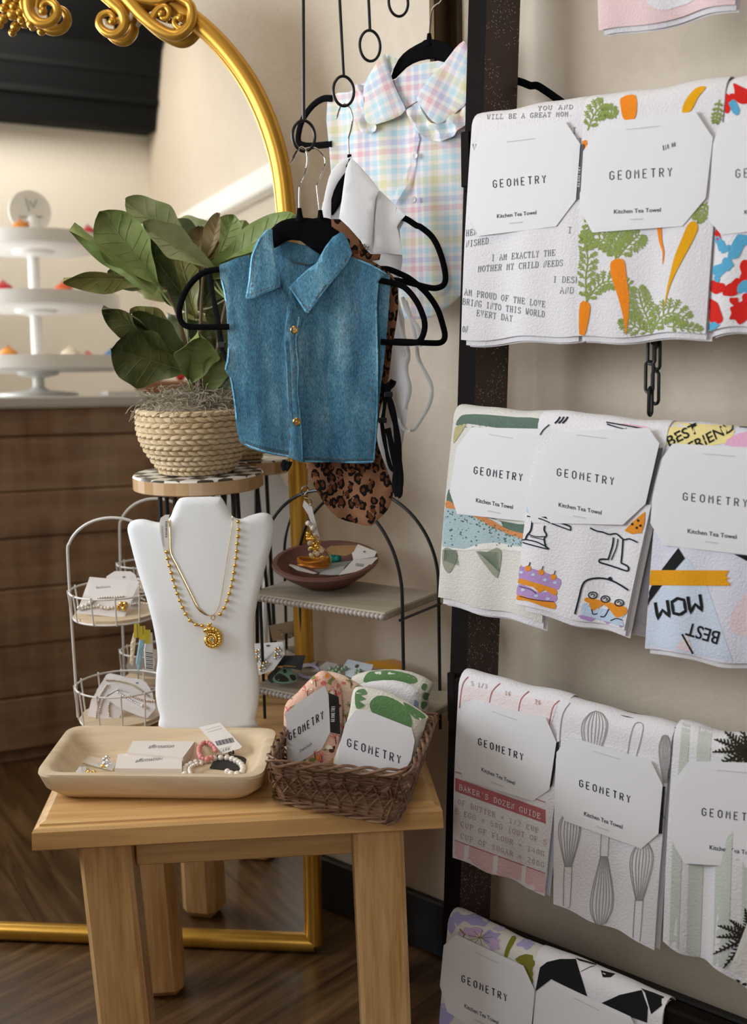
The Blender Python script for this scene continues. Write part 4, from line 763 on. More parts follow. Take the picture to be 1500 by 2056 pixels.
towel((1330, 885), (1570, 912), (1292, 1300), (1530, 1340), zr[1], 'pale towel with orange strip and upside-down MOM and BEST, right end of second row', [towelmat('pale lilac towelling', 'dcdbe8'), ink('e9d894'), ink('1c1f20'), ink('e6a01e'), ink('e2abc8'), ink('cfdaea'), ink('e6d3d6')], bestfriend,
      C(oct=[(1347, 888), (1530, 901), (1575, 950), (1565, 1080), (1530, 1120), (1333, 1093), (1306, 1048), (1312, 937)], word=((1372, 1004), (1500, 1018), 15), sub=((1381, 1070), (1479, 1082), 9), top=((1412, 911), (1476, 916)), up=(.5, -15)), oadd=.003, ply=(8, 10))
towel((921, 1383), (1137, 1438), (913, 1722), (1095, 1797), zr[2], 'towel with a red band reading baker\'s dozen guide, left end of the third row', [TOWEL, ink('b5676b'), ink('dfbcbf'), ink('e6e2e4'), ink('e8dada'), ink('b39a9a')], baker,
      C(oct=[(942, 1400), (1087, 1443), (1111, 1496), (1103, 1593), (1072, 1614), (933, 1561), (916, 1514), (919, 1428)], word=((961, 1495), (1050, 1527), 13), sub=((967, 1548), (1034, 1576), 8), top=((988, 1428), (1037, 1445)), spine=[(1110, 1497), (1119, 1494), (1108, 1584), (1103, 1590)], up=(.3, -13.5), up2=(.2, -8)), oadd=.0, ply=(5, 2))
towel((1120, 1440), (1348, 1500), (1115, 1815), (1315, 1905), zr[2], 'white towel printed with outlined balloon whisks, third row middle', [TOWEL, ink('8a8a86')], whisks,
      C(oct=[(1142, 1477), (1304, 1528), (1329, 1578), (1322, 1676), (1288, 1706), (1135, 1647), (1115, 1601), (1116, 1508)], word=((1164, 1579), (1265, 1612), 14), sub=((1173, 1637), (1250, 1664), 8.5), top=((1191, 1508), (1246, 1524)), spine=[(1329, 1581), (1334, 1581), (1329, 1676), (1322, 1676)], up=(.3, -14), up2=(.2, -8.5)), oadd=.003, ply=(6, 1))
towel((1352, 1490), (1590, 1550), (1331, 1892), (1530, 1990), zr[2], 'sage striped towel with dark palm fronds, cut by the right edge on the third row', [TOWEL, ink('c3c9c0'), ink('2c271b')], palms,
      C(oct=[(1376, 1522), (1500, 1531), (1580, 1540), (1610, 1590), (1595, 1720), (1560, 1752), (1377, 1731), (1348, 1680), (1347, 1563)], word=((1410, 1637), (1530, 1652), 15), sub=((1425, 1705), (1520, 1718), 9), top=((1440, 1546), (1510, 1552)), up=(.5, -15)), oadd=.006, ply=(8, 5), wob=.003)
towel((899, 1863), (1076, 1948), (872, 2230), (1060, 2330), zr[3], 'cream towel with lilac flowers and olive leaves, left end of the lowest row', [towelmat('cream towelling', 'd9d6cf'), ink('a8a2cf'), ink('7c7a2c'), ink('c3a9cf'), ink('c9b9d8'), ink('8d7a45')], purple,
      C(oct=[(915, 1875), (1050, 1939), (1073, 1989), (1064, 2095), (1030, 2112), (898, 2031), (883, 1978), (890, 1897)], word=((928, 1971), (1018, 2011), 14), sub=((933, 2023), (1001, 2057), 8.5), top=((955, 1912), (1002, 1934)), up=(0, -14), up2=(0, -8.5)), oadd=.0)
towel((1074, 1940), (1330, 2050), (1066, 2310), (1300, 2430), zr[3], 'white towel with black curved check shapes, right end of the lowest row', [TOWEL, ink('17181a')], checks,
      C(oct=[(1107, 1966), (1263, 2041), (1285, 2085), (1278, 2180), (1250, 2200), (1085, 2130), (1068, 2085), (1075, 1989)], word=((1130, 2090), (1230, 2130), 15), sub=((1140, 2150), (1210, 2180), 9), top=((1152, 2003), (1205, 2029)), up=(0, -15), up2=(0, -9)), oadd=.003)
towel((1640, 1500), (1800, 1560), (1468, 1946), (1640, 2090), zr[2], 'cream towel of which only a corner shows at the lower right edge of the photo', [towelmat('cream towelling', 'd9d6cf')], None, None, oadd=.016, ply=(4, 1))
towel((1196, -330), (1500, -400), (1206, 66), (1478, 8), zr0, 'pink towel with a white heart edge, hanging at the very top of the photo', [ink('e6cacb'), TOWEL], heart, None, ply=(2, 8), back=.12)
# folded cream corner lying at the right edge
# ------------------------------------------------------------------ side table
ZT = .45
FL, FR, BLc = on(72, 1655, ZT), on(880, 1612, ZT), on(175, 1445, ZT)
TX = (FR-FL).normalized(); TY = Vector((-TX.y, TX.x, 0)); TWD = (FR-FL).length; TDP = .44; TCN = FL+TX*TWD/2+TY*TDP/2
def Tb(x, y, z=0): return FL+TX*x+TY*y+Vector((0, 0, z))          # table coordinates from the front-left corner
tb = thing('side_table', Vector((TCN.x, TCN.y, 0)), 'square pale oak side table with chunky legs standing in front of the mirror', 'table')
mb = MB(); Vz = Vector((0, 0, 1))
prof = [(.010, 0), (.004, -.002), (.0035, -.005), (-.002, -.006), (-.005, -.010), (-.006, -.033), (-.002, -.036), (.012, -.037)]
V = []; cr = .0
for ins, z in prof: V += [Tb(ins, ins, z), Tb(TWD-ins, ins, z), Tb(TWD-ins, TDP-ins, z), Tb(ins, TDP-ins, z)]
F = [(0, 1, 2, 3), tuple((len(prof)-1)*4+k for k in (3, 2, 1, 0))]+[(i*4+k, (i+1)*4+k, (i+1)*4+(k+1) % 4, i*4+(k+1) % 4) for i in range(len(prof)-1) for k in range(4)]
mb.add(V, F); mb.obj('tabletop', OAK, tb, smooth=False)
mb = MB()
lw = .0345; legs = {}
def leg(cx, cy, lean=(0, 0), rot=0, r=.006):
    top = Tb(cx, cy, -.036); bot = Tb(cx+lean[0], cy+lean[1], -ZT+.0005); ax = (bot-top)/2; mb = MB(); mb.rbox((top+bot)/2, TX*lw, TY*lw, -ax, r); mb.obj('leg', OAKV, tb, smooth=False)
kx1 = (at(210, 1696, 1.50)-FL).dot(TX); kx2 = (at(758, 1664, 1.53)-FL).dot(TX)
def leanx(x0, y0, x1, y1, Y): a = at(x0, y0, Y); b = at(x1, y1, Y); return (b.x-a.x)/(a.z-b.z)*(ZT-.036)
leg(kx1, .055, (leanx(210, 1696, 249, 2056, 1.5), 0)); leg(kx2, .055, (leanx(758, 1664, 775, 2056, 1.53), 0))
leg(kx1+.018, TDP-.095, (.012, 0), r=.014); leg(kx2+.01, TDP-.095, (.01, 0), r=.014)
ah = .026
def apron(x0, y0, x1, y1, nm='apron'):
    a = Tb(x0, y0, -.037-ah); b = Tb(x1, y1, -.037-ah); d = (b-a); mb = MB(); mb.rbox((a+b)/2, d/2, d.normalized().cross(Vz)*.009, Vz*ah, .002); mb.obj(nm, OAKD, tb, smooth=False)
apron(kx1+lw+.003, .058, kx2-lw+.001, .058); apron(kx1+lw, TDP-.08, kx2-lw, TDP-.08); apron(kx1, .055+lw, kx1, TDP-.095-lw); apron(kx2, .055+lw, kx2, TDP-.095-lw)
# ------------------------------------------------------------------ wooden dough tray
ZR = ZT+.043
q = [on(66, 1556, ZR), on(528, 1561, ZR), on(559, 1461, ZR), on(140, 1456, ZR)]
tc = sum(q, Vector((0, 0, 0)))/4
def rrect(q, ins, z, n=6, rad=.03, cz=None):
    c = sum(q, Vector((0, 0, 0)))/4; P_ = []
    for i in range(4):
        a, b, d = q[i-1], q[i], q[(i+1) % 4]; e0 = (a-b).normalized(); e1 = (d-b).normalized(); b = b+(e0+e1)*ins
        for k in range(n+1):
            t = k/n; p = (b+e0*rad)*(1-t)**2+b*2*t*(1-t)+(b+e1*rad)*t*t; P_.append(Vector((p.x, p.y, z)))
    return P_
rings = [(.035, ZT+.001, .03), (.02, ZT+.004, .035), (.006, ZT+.018, .035), (.0, ZR-.004, .03), (.001, ZR, .03), (.011, ZR, .028), (.017, ZR-.005, .03), (.028, ZT+.020, .035), (.042, ZT+.013, .03), (.06, ZT+.012, .02)]
V = []; 
for ins, z, rad in rings: V += rrect(q, ins, z, 7, rad)
n = 32; F = [(i*n+k, i*n+(k+1) % n, (i+1)*n+(k+1) % n, (i+1)*n+k) for i in range(len(rings)-1) for k in range(n)]+[tuple(range(n))[::-1], tuple((len(rings)-1)*n+k for k in range(n))]
mb = MB(); mb.add(V, F); trayo = mb.obj('wooden_tray', TRAYW, label='pale carved wooden dough tray at the front left of the table', category='tray'); TRB = mb.bvh()
ZI = ZT+.0125
TPX = lambda x, y, z=ZI: on(x, y, z)
def block(px, z0, h, name, mats, **k):        # flat card or box from the four corners of its top face
    T_ = [on(x, y, z0+h) for x, y in px]; mb = MB(); B_ = [Vector((p.x, p.y, z0)) for p in T_]; mb.add(T_+B_, [(0, 1, 2, 3), (7, 6, 5, 4), (0, 4, 5, 1), (1, 5, 6, 2), (2, 6, 7, 3), (3, 7, 4, 0)]); return mb
Z7 = lambda L: z5(L, 1.7647, 50, 1300)
def script_word(mb, bv, x0, y0, x1, y1, h, mi):    # slanted 'affirmation'
    sans(mb, bv, 'affirmation', (x0, y0), (x1, y1), h, mi, up=(4.0, -h*.95), off=.0003)
BOXC = P('matt cream card box', 'e2d8d0', .7)
b1 = block(Z7([(362, 372), (560, 372+18), (604, 330), (384, 329)]), ZI, .016, '', None); bv = b1.bvh(); script_word(b1, bv, *Z7([(436, 358)])[0], *Z7([(526, 355)])[0], 8, 1)
b1.obj('card_box', [BOXC, GREYINK], smooth=False, label='rear cream box lettered affirmation in the wooden tray, beside the pink beads', category='box', group='cream affirmation boxes')
b2 = block(Z7([(318, 428), (556, 430), (557, 360), (330, 378)]), ZI+.0, .012, '', None); bv = b2.bvh(); script_word(b2, bv, *Z7([(390, 408)])[0], *Z7([(485, 398)])[0], 8, 1)
b2.obj('card_box', [BOXC, GREYINK], smooth=False, label='front cream box lettered affirmation in the wooden tray', category='box', group='cream affirmation boxes')
# small bagged earrings
for k, (px, lab, gp) in enumerate(((Z7([(180, 402), (262, 424), (280, 398), (195, 374)]), 'clear bag with silver earrings at the left of the boxes in the tray', [(281, 395, SILVER), (290, 388, SILVER), (283, 408, SILVER), (275, 420, JEWEL), (293, 402, SILVER)]),
                                 (Z7([(122, 449), (180, 449), (188, 424), (138, 422)]), 'clear bag with gold earrings at the front left corner of the wooden tray', [(225, 440, JEWEL), (235, 445, JEWEL), (245, 441, JEWEL)]))):
    t = thing('earring_bag', TPX(*px[0]), lab, 'earrings'); mb = block(px, ZI+.0006, .0012, '', None); mb.obj('backing_card', P('pale pink card', 'dccfcb', .7), t, smooth=False)
    c = [TPX(*p, ZI+.0025) for p in px]; e = (c[1]-c[0])*.55; mb = MB(); bagc = [c[0]-(c[1]-c[0])*.05, c[1]+e, c[2]+e, c[3]-(c[1]-c[0])*.05]; mb.add(bagc+[b+Vector((0, 0, .0006)) for b in bagc], [(0, 1, 2, 3), (7, 6, 5, 4), (0, 4, 5, 1), (1, 5, 6, 2), (2, 6, 7, 3), (3, 7, 4, 0)]); mb.obj('clear_bag', CLEAR, t, smooth=False)
    for x, y, mt_ in gp:
        pxx, pyy = Z7([(x, y)])[0]; mb = MB(); c_ = TPX(pxx, pyy, ZI+.007); mb.ball(c_, .0032, 8, (1, 1, .8)); mb.tube([c_, c_+Vector((.004, .003, -.003))], .0009, 5); mb.obj('earring', mt_, t)
# bracelets: a closed loop of beads following the tray floor
def beadloop(name, pts, r, mat, label, cat, z=ZI, closed=False, n=None, parts=None, var=0):
    path = smooth([on(x, y, z+r) if len((x, y)) == 2 else None for x, y in pts], 12, closed); L = [0]
    for a, b in zip(path[:-1], path[1:]): L.append(L[-1]+(b-a).length)
    t = thing(name, path[0], label, cat); d = r; j = 0
    while d < L[-1]:
        while L[j+1] < d: j += 1
        c = path[j].lerp(path[j+1], (d-L[j])/(L[j+1]-L[j]+1e-9)); rr = r*(1+random.uniform(-var, var)); mb = MB(); mb.ball(c, rr, 12); mb.obj('bead', mat, t); d += 2.03*r
    mb = MB(); mb.tube(path, r*.15, 5); mb.obj('cord', mat, t); return t
P7 = lambda L: Z7(L)
beadloop('pearl_bracelet', P7([(568, 452), (566, 430), (590, 412), (625, 402), (668, 394), (710, 390), (742, 398), (768, 416), (772, 438), (752, 448), (728, 446), (712, 436)]), .0046, PEARL, 'bracelet of large cream pearls lying at the right end of the wooden tray', 'bracelet')
beadloop('pearl_bracelet', P7([(588, 448), (584, 430), (604, 414), (630, 410)]), .003, PEARL, 'strand of smaller pearls curled beside the large pearl bracelet in the tray', 'bracelet', z=ZI+.006)
beadloop('beaded_bracelet', P7([(668, 388), (642, 396), (622, 386), (616, 366), (624, 346), (640, 336), (664, 346), (676, 366)]), .0036, P('pink glass bead', 'd98a86', .3), 'pink bead bracelet behind the pearls in the wooden tray', 'bracelet', var=.2, z=ZI+.012)
mb = block(P7([(655, 425), (770, 436), (797, 366), (700, 352)]), ZI+.0005, .0016, '', None); bv = mb.bvh()
sans(mb, bv, 'EST.', Z7([(680, 400)])[0], Z7([(712, 398)])[0], 3, 1); mb.obj('jewellery_card', [P('black card', '1d1c1c', .6), FAINT], smooth=False, label='black jewellery card lying under the pearl bracelet in the tray', category='card')
pT = Pl(on(*Z7([(735, 372)])[0], ZI+.012), (TX+TY*-.15), (TY*.55+Vz*.8)); tg = [(622, 292), (700, 269), (772, 348), (762, 356), (700, 380)]
mb = pT.sheet(Z7(tg), tf=.0004, tb=.0004, r=.0004, step=.012); bv = mb.bvh()
for i in range(15): x = 676+i*4.1; stroke(mb, bv, Z7([(x, 332-i*.9), (x+8, 348-i*.9)]), (1.8, 1.0, 1.4)[i % 3], 1, .0003)
for a, b in (((640, 292), (690, 278)), ((648, 300), (698, 286)), ((690, 360), (730, 350))): stroke(mb, bv, Z7([a, b]), .8, 2, .0003)
typewriter(mb, bv, '100%', Z7([(700, 368)])[0], Z7([(735, 360)])[0], 4, 1, w_=.8); mb.obj('price_tag', [P('white paper tag', 'ece8e4', .7), INK, FAINT], smooth=False, label='white barcode price tag propped over the black card in the wooden tray', category='tag')
mb = MB(); mb.tube(smooth([pT.p(*Z7([(738, 366)])[0], .001), on(*Z7([(738, 376)])[0], ZI+.008), on(*Z7([(720, 366)])[0], ZI+.004), on(*Z7([(735, 395)])[0], ZI+.004)], 6), .0012, 6); mb.obj('hair_elastic', BLACKMETAL, label='thin black looped elastic on the black card in the tray', category='elastic')
# ------------------------------------------------------------------ wicker basket with dishcloths
WICK = wood('dark willow', (.07, .028, .013), (.17, .08, .038), (.34, .20, .12), radians(20), 0, 2.5, .45, .5)
bz0, bz1 = ZT+.004, ZT+.085
bt = [on(x, y, bz1) for x, y in ((534, 1531), (826, 1552), (877, 1432), (586, 1440))]; bb = [on(x, y, bz0) for x, y in ((548, 1606), (793, 1657))]
e_ = bt[2]-bt[1]; bb = [bb[0], bb[1], bb[1]+(e_*.78), bb[0]+(bt[3]-bt[0])*.78]
bk = thing('wicker_basket', Vector(sum([Vector(p) for p in bb], Vector((0, 0, 0)))/4), 'dark brown woven willow basket of folded cloths on the right of the table', 'basket')
def bring(t, outs=0, n=14):           # ring of points round the basket wall at height fraction t
    P_ = []; cs = [bb[i].lerp(bt[i], t) for i in range(4)]; c = sum(cs, Vector((0, 0, 0)))/4
    for i in range(4):
        a, b = cs[i], cs[(i+1) % 4]; e = (b-a).normalized(); nn = Vector((e.y, -e.x, 0)); 
        for k in range(n):
            u = k/n; edge = min(u, 1-u)*2; rd = .010*(1-min(1, edge*4))**2; P_.append((a.lerp(b, u)-nn*rd*1.2+nn*(outs if not callable(outs) else outs(i*n+k)), nn))
    return [p for p, _ in P_]
mb = MB()
stk = 36
for i in range(11):
    t = .02+i*.088; jit = random.random()*6
    if 3 <= i <= 8: amp = .0022
    else: amp = .0014
    for ph in (0, pi):
        R_ = bring(t, lambda k, ph=ph: amp*cos(k*pi/2+ph+i*pi)+.0, 18); mb.tube([p+Vector((0, 0, .0012*sin(j*.9+jit+ph))) for j, p in enumerate(R_)], .0016, 6, closed=True)
mb.obj('woven_wall', WICK, bk)
mb = MB()
for k in range(2):
    for i in range(4): 
        a, b = [x[i] for x in (bb, bt)], None
    for ph in (0, 2.1, 4.2):
        n_ = 26; R0 = bring(.98 if k == 0 else .03, 0, n_); mb.tube([p+Vector((0, 0, (.0045 if k == 0 else .003)*sin(j*.55+ph)))+((p-sum(R0, Vector((0, 0, 0)))/len(R0)).normalized()*.0045*cos(j*.55+ph)) for j, p in enumerate(R0)], .0019, 6, closed=True)
mb.obj('rim_braid', WICK, bk)
mb = MB(); Rb = bring(.06, .0, 9); Rt = bring(.95, .0, 9); Rc = sum(Rb, Vector((0, 0, 0)))/len(Rb)
for j in range(len(Rb)): mb.tube([Rb[j], Rb[j].lerp(Rt[j], .5)+(Rt[j]-Rc).normalized()*.001, Rt[j]], .0020, 6)
for j in range(0, len(Rb)):
    for sgn in (1, -1, 2):
        lo = bring(.30, .0045, 9)[j]; hi = bring(.72, .0045, 9)[(j+sgn) % len(Rb)]; mb.tube([lo, lo.lerp(hi, .5)+(lo-Rc).normalized()*.0012, hi], .0014, 5)
mb.obj('stake_weave', WICK, bk)
mb = MB(); mb.add([p+Vz*.001 for p in Rb]+[p-Vz*.001 for p in Rb], [tuple(range(len(Rb))), tuple(range(len(Rb), 2*len(Rb)))[::-1]]); mb.obj('basket_floor', WICK, bk)
# dishcloths standing in the basket: upright soft slabs with card sleeves
BXd = (bt[1]-bt[0]).normalized(); BYd = (bt[2]-bt[1]).normalized()
Bc = sum(bt, Vector((0, 0, 0)))/4
def cloth_slab(px, base, exd, lean, thick, mats, name, label, prints=None, card=None, group=None, r=.012, wf=.0012):
    up = (Vz*cos(lean)+exd.cross(Vz)*-sin(lean)).normalized(); pp = Pl(base, exd, up)
    t = thing(name, base, label, 'cloth', group); mb = pp.sheet(px, tf=thick*.5, tb=thick*.5, r=r, step=.008, sm=3, disp=lambda x, y: wf*sin(x*60+y*40)); bv = mb.bvh()
    if prints: prints(mb, bv)
    mb.obj('cloth', mats, t)
    if card:
        cm = pp.sheet(card['oct'], off=thick*.5+.0022, tf=.0004, tb=.0004, r=.0005, step=.012); cb = cm.bvh(); a, b, h = card['word']; geometry_word(cm, cb, a, b, h, 1, up=card['up'], w_=2.2)
        if 'sub' in card: a, b, h, s_ = card['sub']; sans(cm, cb, s_, a, b, h, 1, up=card['sup'])
        cm.obj('card_sleeve', [CARD, INK, FAINT], t, smooth=False)
        if 'spine' in card:
            sm_ = pp.sheet(card['spine'], off=thick*.5+.0015, tf=.0004, tb=.002, r=.0004, step=.01); sb_ = sm_.bvh(); a, b = card['sw']; geometry_word(sm_, sb_, a, b, 4, 1, up=(-7, .5), w_=1.1); sm_.obj('spine_band', [BLACKBAND, CARD], t, smooth=False)
    return t
Z6 = lambda L: z5(L, 3.75, 480, 940)
def greenleaf(polys):
    def f(mb, bv):
        for p in polys: printpoly(mb, bv, p, 1, .0008, 7, sm=3)
    return f
rp = lambda px, py, z=.53: on(px, py, z)
GREENINK = ink('5f8355'); BASEC = towelmat('ivory cotton', 'dedccf')
# back green cloth
cloth_slab([(720, 1352), (800, 1344), (866, 1368), (860, 1400), (846, 1470), (700, 1455), (700, 1380)], on(790, 1455, ZT+.05)+BYd*.015, BXd, radians(4), .022, [BASEC, GREENINK], 'dishcloth', 'ivory dishcloth with green leaf print, rearmost and tallest in the wicker basket',
           greenleaf([[(745, 1350), (790, 1347), (832, 1358), (830, 1372), (750, 1368)], [(738, 1352), (752, 1350), (748, 1370), (730, 1368)], [(850, 1372), (858, 1376), (854, 1386), (846, 1382)], [(852, 1390), (862, 1394), (856, 1406), (848, 1400)], [(848, 1408), (858, 1412), (850, 1424), (845, 1418)]]), group='dishcloths in the wicker basket')
cloth_slab([(728, 1372), (790, 1366), (836, 1380), (842, 1395), (838, 1440), (830, 1500), (700, 1500), (706, 1400)], on(780, 1490, ZT+.04)+BYd*-.006, BXd, radians(4), .020, [TOWEL, ink('8ea1c4')], 'dishcloth', 'plain white dishcloth folded between the two green leaf cloths in the basket',
           greenleaf([[(832, 1405), (843, 1415), (846, 1430), (834, 1440)]]), group='dishcloths in the wicker basket')
def floral(n, box, seed):
    def f(mb, bv):
        random.seed(seed)
        for i in range(n):
            x = random.uniform(box[0], box[2]); y = random.uniform(box[1], box[3]); mi = random.choice((1, 2, 3, 4, 5)); r = random.uniform(3, 7)
            printpoly(mb, bv, blob(x, y, r, r*.7, 8, .35, random.random()*3), mi, .0006+.00006*mi, 6, sm=2)
        for i in range(n//4):
            x = random.uniform(box[0], box[2]); y = random.uniform(box[1], box[3])
            for k in range(6): a = k*1.05; stroke(mb, bv, [(x, y), (x+cos(a)*10, y+sin(a)*6-2)], 2, 1, .0012, taper=.5)
            stroke(mb, bv, [(x, y), (x+2, y+14)], 1.6, 4, .0012)
    return f
FLOR = [towelmat('peach floral cotton', 'e8cdb6'), ink('8d8f3f'), ink('e58428'), ink('d9826f'), ink('6c4a30'), ink('e0dcd0')]
cloth_slab([(612, 1388), (640, 1352), (668, 1350), (700, 1362), (735, 1390), (722, 1440), (716, 1480), (700, 1540), (600, 1540), (598, 1440)], on(660, 1515, ZT+.035)+BYd*.012, BXd, radians(3), .024, FLOR, 'dishcloth', 'peach dishcloth with palm and flower print, upright behind the Dishcloth card', floral(75, (610, 1350, 735, 1530), 4), group='dishcloths in the wicker basket')
z7b = lambda L: z5(L, 1.7647, 50, 1300)
cloth_slab(z7b([(922, 205), (960, 165), (1025, 100), (1060, 82), (1100, 110), (1120, 160), (1125, 260), (1118, 340), (1112, 420), (1040, 430), (928, 425), (918, 300)]), on(625, 1530, ZT+.03)+BYd*-.008, (BXd+BYd*.32).normalized(), radians(5), .026, [towelmat('coral print cotton', 'e3b7a2'), ink('d8746a'), ink('e99233'), ink('7f8b45'), ink('5a3b29'), ink('efe2d4')], 'dishcloth', 'coral dishcloth with a white card lettered Dishcloth at the left of the wicker basket', floral(85, (574, 1348, 690, 1540), 6),
           C(oct=z7b([(926, 262), (920, 235), (975, 190), (1062, 135), (1076, 168), (1082, 300), (1052, 360), (965, 412), (930, 411), (927, 330)]), word=(z7b([(938, 330)])[0], z7b([(1058, 252)])[0], 15), up=(-1.5, -15), sub=(*z7b([(975, 372), (1017, 344)]), 6, 'Dishcloth'), sup=(-.8, -6), spine=z7b([(1076, 160), (1112, 175), (1118, 308), (1082, 300)]), sw=z7b([(1097, 262), (1099, 208)])), group='dishcloths in the wicker basket')
cloth_slab(z7b([(1150, 230), (1165, 150), (1200, 140), (1300, 165), (1420, 235), (1422, 262), (1400, 330), (1350, 440), (1250, 450), (1100, 430), (1118, 330)]), on(765, 1545, ZT+.03)+BYd*-.006, BXd, radians(6), .028, [BASEC, GREENINK], 'dishcloth', 'ivory dishcloth with large green leaves behind the right front card in the basket',
           greenleaf([z7b([(1222, 200), (1250, 172), (1300, 180), (1352, 215), (1372, 262), (1360, 285), (1300, 262), (1240, 240)]), z7b([(1172, 160), (1200, 148), (1212, 165), (1190, 170), (1208, 182), (1186, 190), (1204, 205), (1175, 215)]), z7b([(1340, 195), (1405, 232), (1418, 250), (1380, 250)])]),
           C(oct=z7b([(1135, 270), (1172, 222), (1220, 226), (1370, 285), (1382, 330), (1368, 400), (1340, 442), (1240, 440), (1108, 425), (1112, 360)]), word=(z7b([(1143, 350)])[0], z7b([(1330, 412)])[0], 17), up=(.8, -16)), group='dishcloths in the wicker basket', r=.016)
# ------------------------------------------------------------------ necklace bust
BY = 1.735
bp = Pl(Vector((-.24, BY-.02, ZT)), (1, .03, 0), (0, sin(radians(4)), cos(radians(4))))
Z5 = lambda L: z5(L, 3.409, 120, 880)
bo = Z5([(800, 430), (835, 407), (940, 402), (1075, 402), (1110, 418), (1150, 490), (1185, 538), (1235, 552), (1300, 530), (1380, 513), (1435, 530), (1465, 600), (1455, 700), (1400, 905), (1350, 1130), (1332, 1300), (1338, 1450), (1366, 1610), (1366, 1770), (1345, 1900), (1310, 1985), (740, 1985), (690, 1880), (662, 1750), (665, 1600), (675, 1480), (650, 1300), (600, 1105), (530, 905), (470, 705), (452, 620), (480, 572), (560, 556), (680, 577), (745, 548), (775, 480)])
bust = thing('necklace_bust', on(415, 1462, ZT), 'white linen necklace display bust standing behind the wooden tray', 'display bust')
cxb = bp.uv(418, 1200)[0]; mb = bp.sheet(bo, tf=.009, tb=.004, r=.010, step=.007, sm=5, disp=lambda x, y: .016*(1-min(1, abs(x-cxb)/.13)**2)+.012*max(0, (y-.22)/.1)*(-1 if y > .22 else 0)); BB = mb.bvh(); mb.obj('form', BUSTM, bust)
a = on(400, 1440, ZT); back = bp.p(418, 1250)+Vector((0, .0, .0)); mb = MB(); mb.tube([Vector((back.x, back.y+.012, back.z)), Vector((back.x, back.y+.05, ZT+.004))], .006, 6); mb.obj('easel_leg', BUSTM, bust)
def bpt(x, y, off): return cast(BB, x, y, off)
t = thing('bead_necklace', bpt(470, 1050, .002), 'gold ball-bead necklace with a spiral shell pendant on the white bust', 'necklace')
right_b = Z5([(1185, 525), (1210, 535), (1220, 575), (1223, 625), (1220, 673), (1214, 723), (1211, 772), (1206, 821), (1199, 871), (1192, 919), (1183, 968), (1173, 1016), (1161, 1063), (1146, 1112), (1126, 1160), (1098, 1202)])
left_b = Z5([(735, 778), (742, 823), (754, 873), (767, 921), (779, 969), (793, 1017), (808, 1063), (826, 1110), (844, 1157), (866, 1201), (895, 1244), (934, 1273), (977, 1281)])
for L in (right_b, left_b):
    P_ = [bpt(x, y, .0032) for x, y in L]; P_ = [p for p in P_ if p]
    for i, p in enumerate(P_):
        mb = MB(); mb.ball(p, .00305, 14); mb.obj('bead', JEWEL, t)
    mb = MB(); mb.tube(P_, .0007, 5); mb.obj('link_wire', JEWEL, t)
# ammonite pendant
pc = bpt(*Z5([(1045, 1370)])[0], .0055); kk = bp.scale(425, 1280)/3.409
ux = bp.ex; uy = bp.ey; mb = MB(); pts = []; rr = []
TURN = 3.0
for i in range(170):
    f_ = i/169; ang = radians(125)-2*pi*TURN*(1-f_); R_ = 68*kk*1.85**(-TURN*(1-f_)); pts.append(pc+ux*(cos(ang)*R_)+uy*(sin(ang)*R_*1.06)+bp.N*(.0035*(1-f_))); rr.append(R_*.315*(1+.13*cos(i*2.1)))
mb.tube(pts, rr, 14, up=bp.N); mb.ball(pts[0], rr[0]*1.4, 10); mb.ball(pts[-1], rr[-1]*1.04, 12, (1, .8, 1)); pend = mb.obj('shell_pendant', JEWEL, t)
mb = MB(); rc_ = pts[-1]+uy*.004; q0 = bpt(*Z5([(1050, 1222)])[0], .004); mb.tube([q0+ux*(.0028*cos(a))+uy*(.0038*sin(a)) for a in [2*pi*i/16 for i in range(16)]], .0006, 6, closed=True); mb.obj('bail_ring', JEWEL, t)
q1 = bpt(*Z5([(1022, 1275)])[0], .005); mb = MB(); mb.ball(q1, .0028, 10); mb.ball(q1+ux*.003+uy*.002, .002, 8); mb.obj('end_cap', JEWEL, t)
# flat chain
t = thing('flat_chain_necklace', bpt(430, 1230, .002), 'fine flat gold snake-chain necklace nested inside the bead necklace', 'necklace')
px = smooth([(x, y, 0) for x, y in Z5([(752, 560), (756, 700), (762, 790), (800, 870), (850, 970), (900, 1070), (940, 1150), (985, 1195), (1035, 1212), (1075, 1180), (1100, 1110), (1125, 960), (1150, 780), (1172, 640), (1182, 560), (1172, 530)])], 6)
P_ = [bpt(p.x, p.y, .0016) for p in px]; P_ = [p for p in P_ if p]; N = len(P_)
mb = MB(); mb.tube(P_, [(.0006 if i < N*.55 else .0004) for i in range(N)], 6, up=bp.N, flat=[(.0018 if i < N*.42 else .0018*(1-min(1, (i-N*.42)/(N*.1)))+.0005) for i in range(N)]); mb.obj('chain', P('pale gold chain', (.75, .56, .3), .18, 1), t)
tp = Pl(bpt(340, 1080, .006), bp.ex, bp.ey); mb = tp.sheet(Z5([(682, 575), (690, 545), (720, 524), (752, 522), (742, 560), (738, 640), (742, 720), (748, 778), (712, 782), (700, 720), (684, 640)]), tf=.0004, tb=.0004, r=.0004, step=.008); bv = mb.bvh()
for i in range(12): y = 570+i*9.5; stroke(mb, bv, Z5([(722, y), (738, y+1)]), (1.5, .9, 1.2)[i % 3], 1, .0003)
for dx in (0, 9, 17): stroke(mb, bv, Z5([(694+dx*.6, 600), (698+dx*.6, 660), (706+dx*.6, 740)]), .8, 2, .0003)
mb.obj('price_tag', [P('white paper tag', 'ece8e4', .7), INK, FAINT], t, smooth=False)
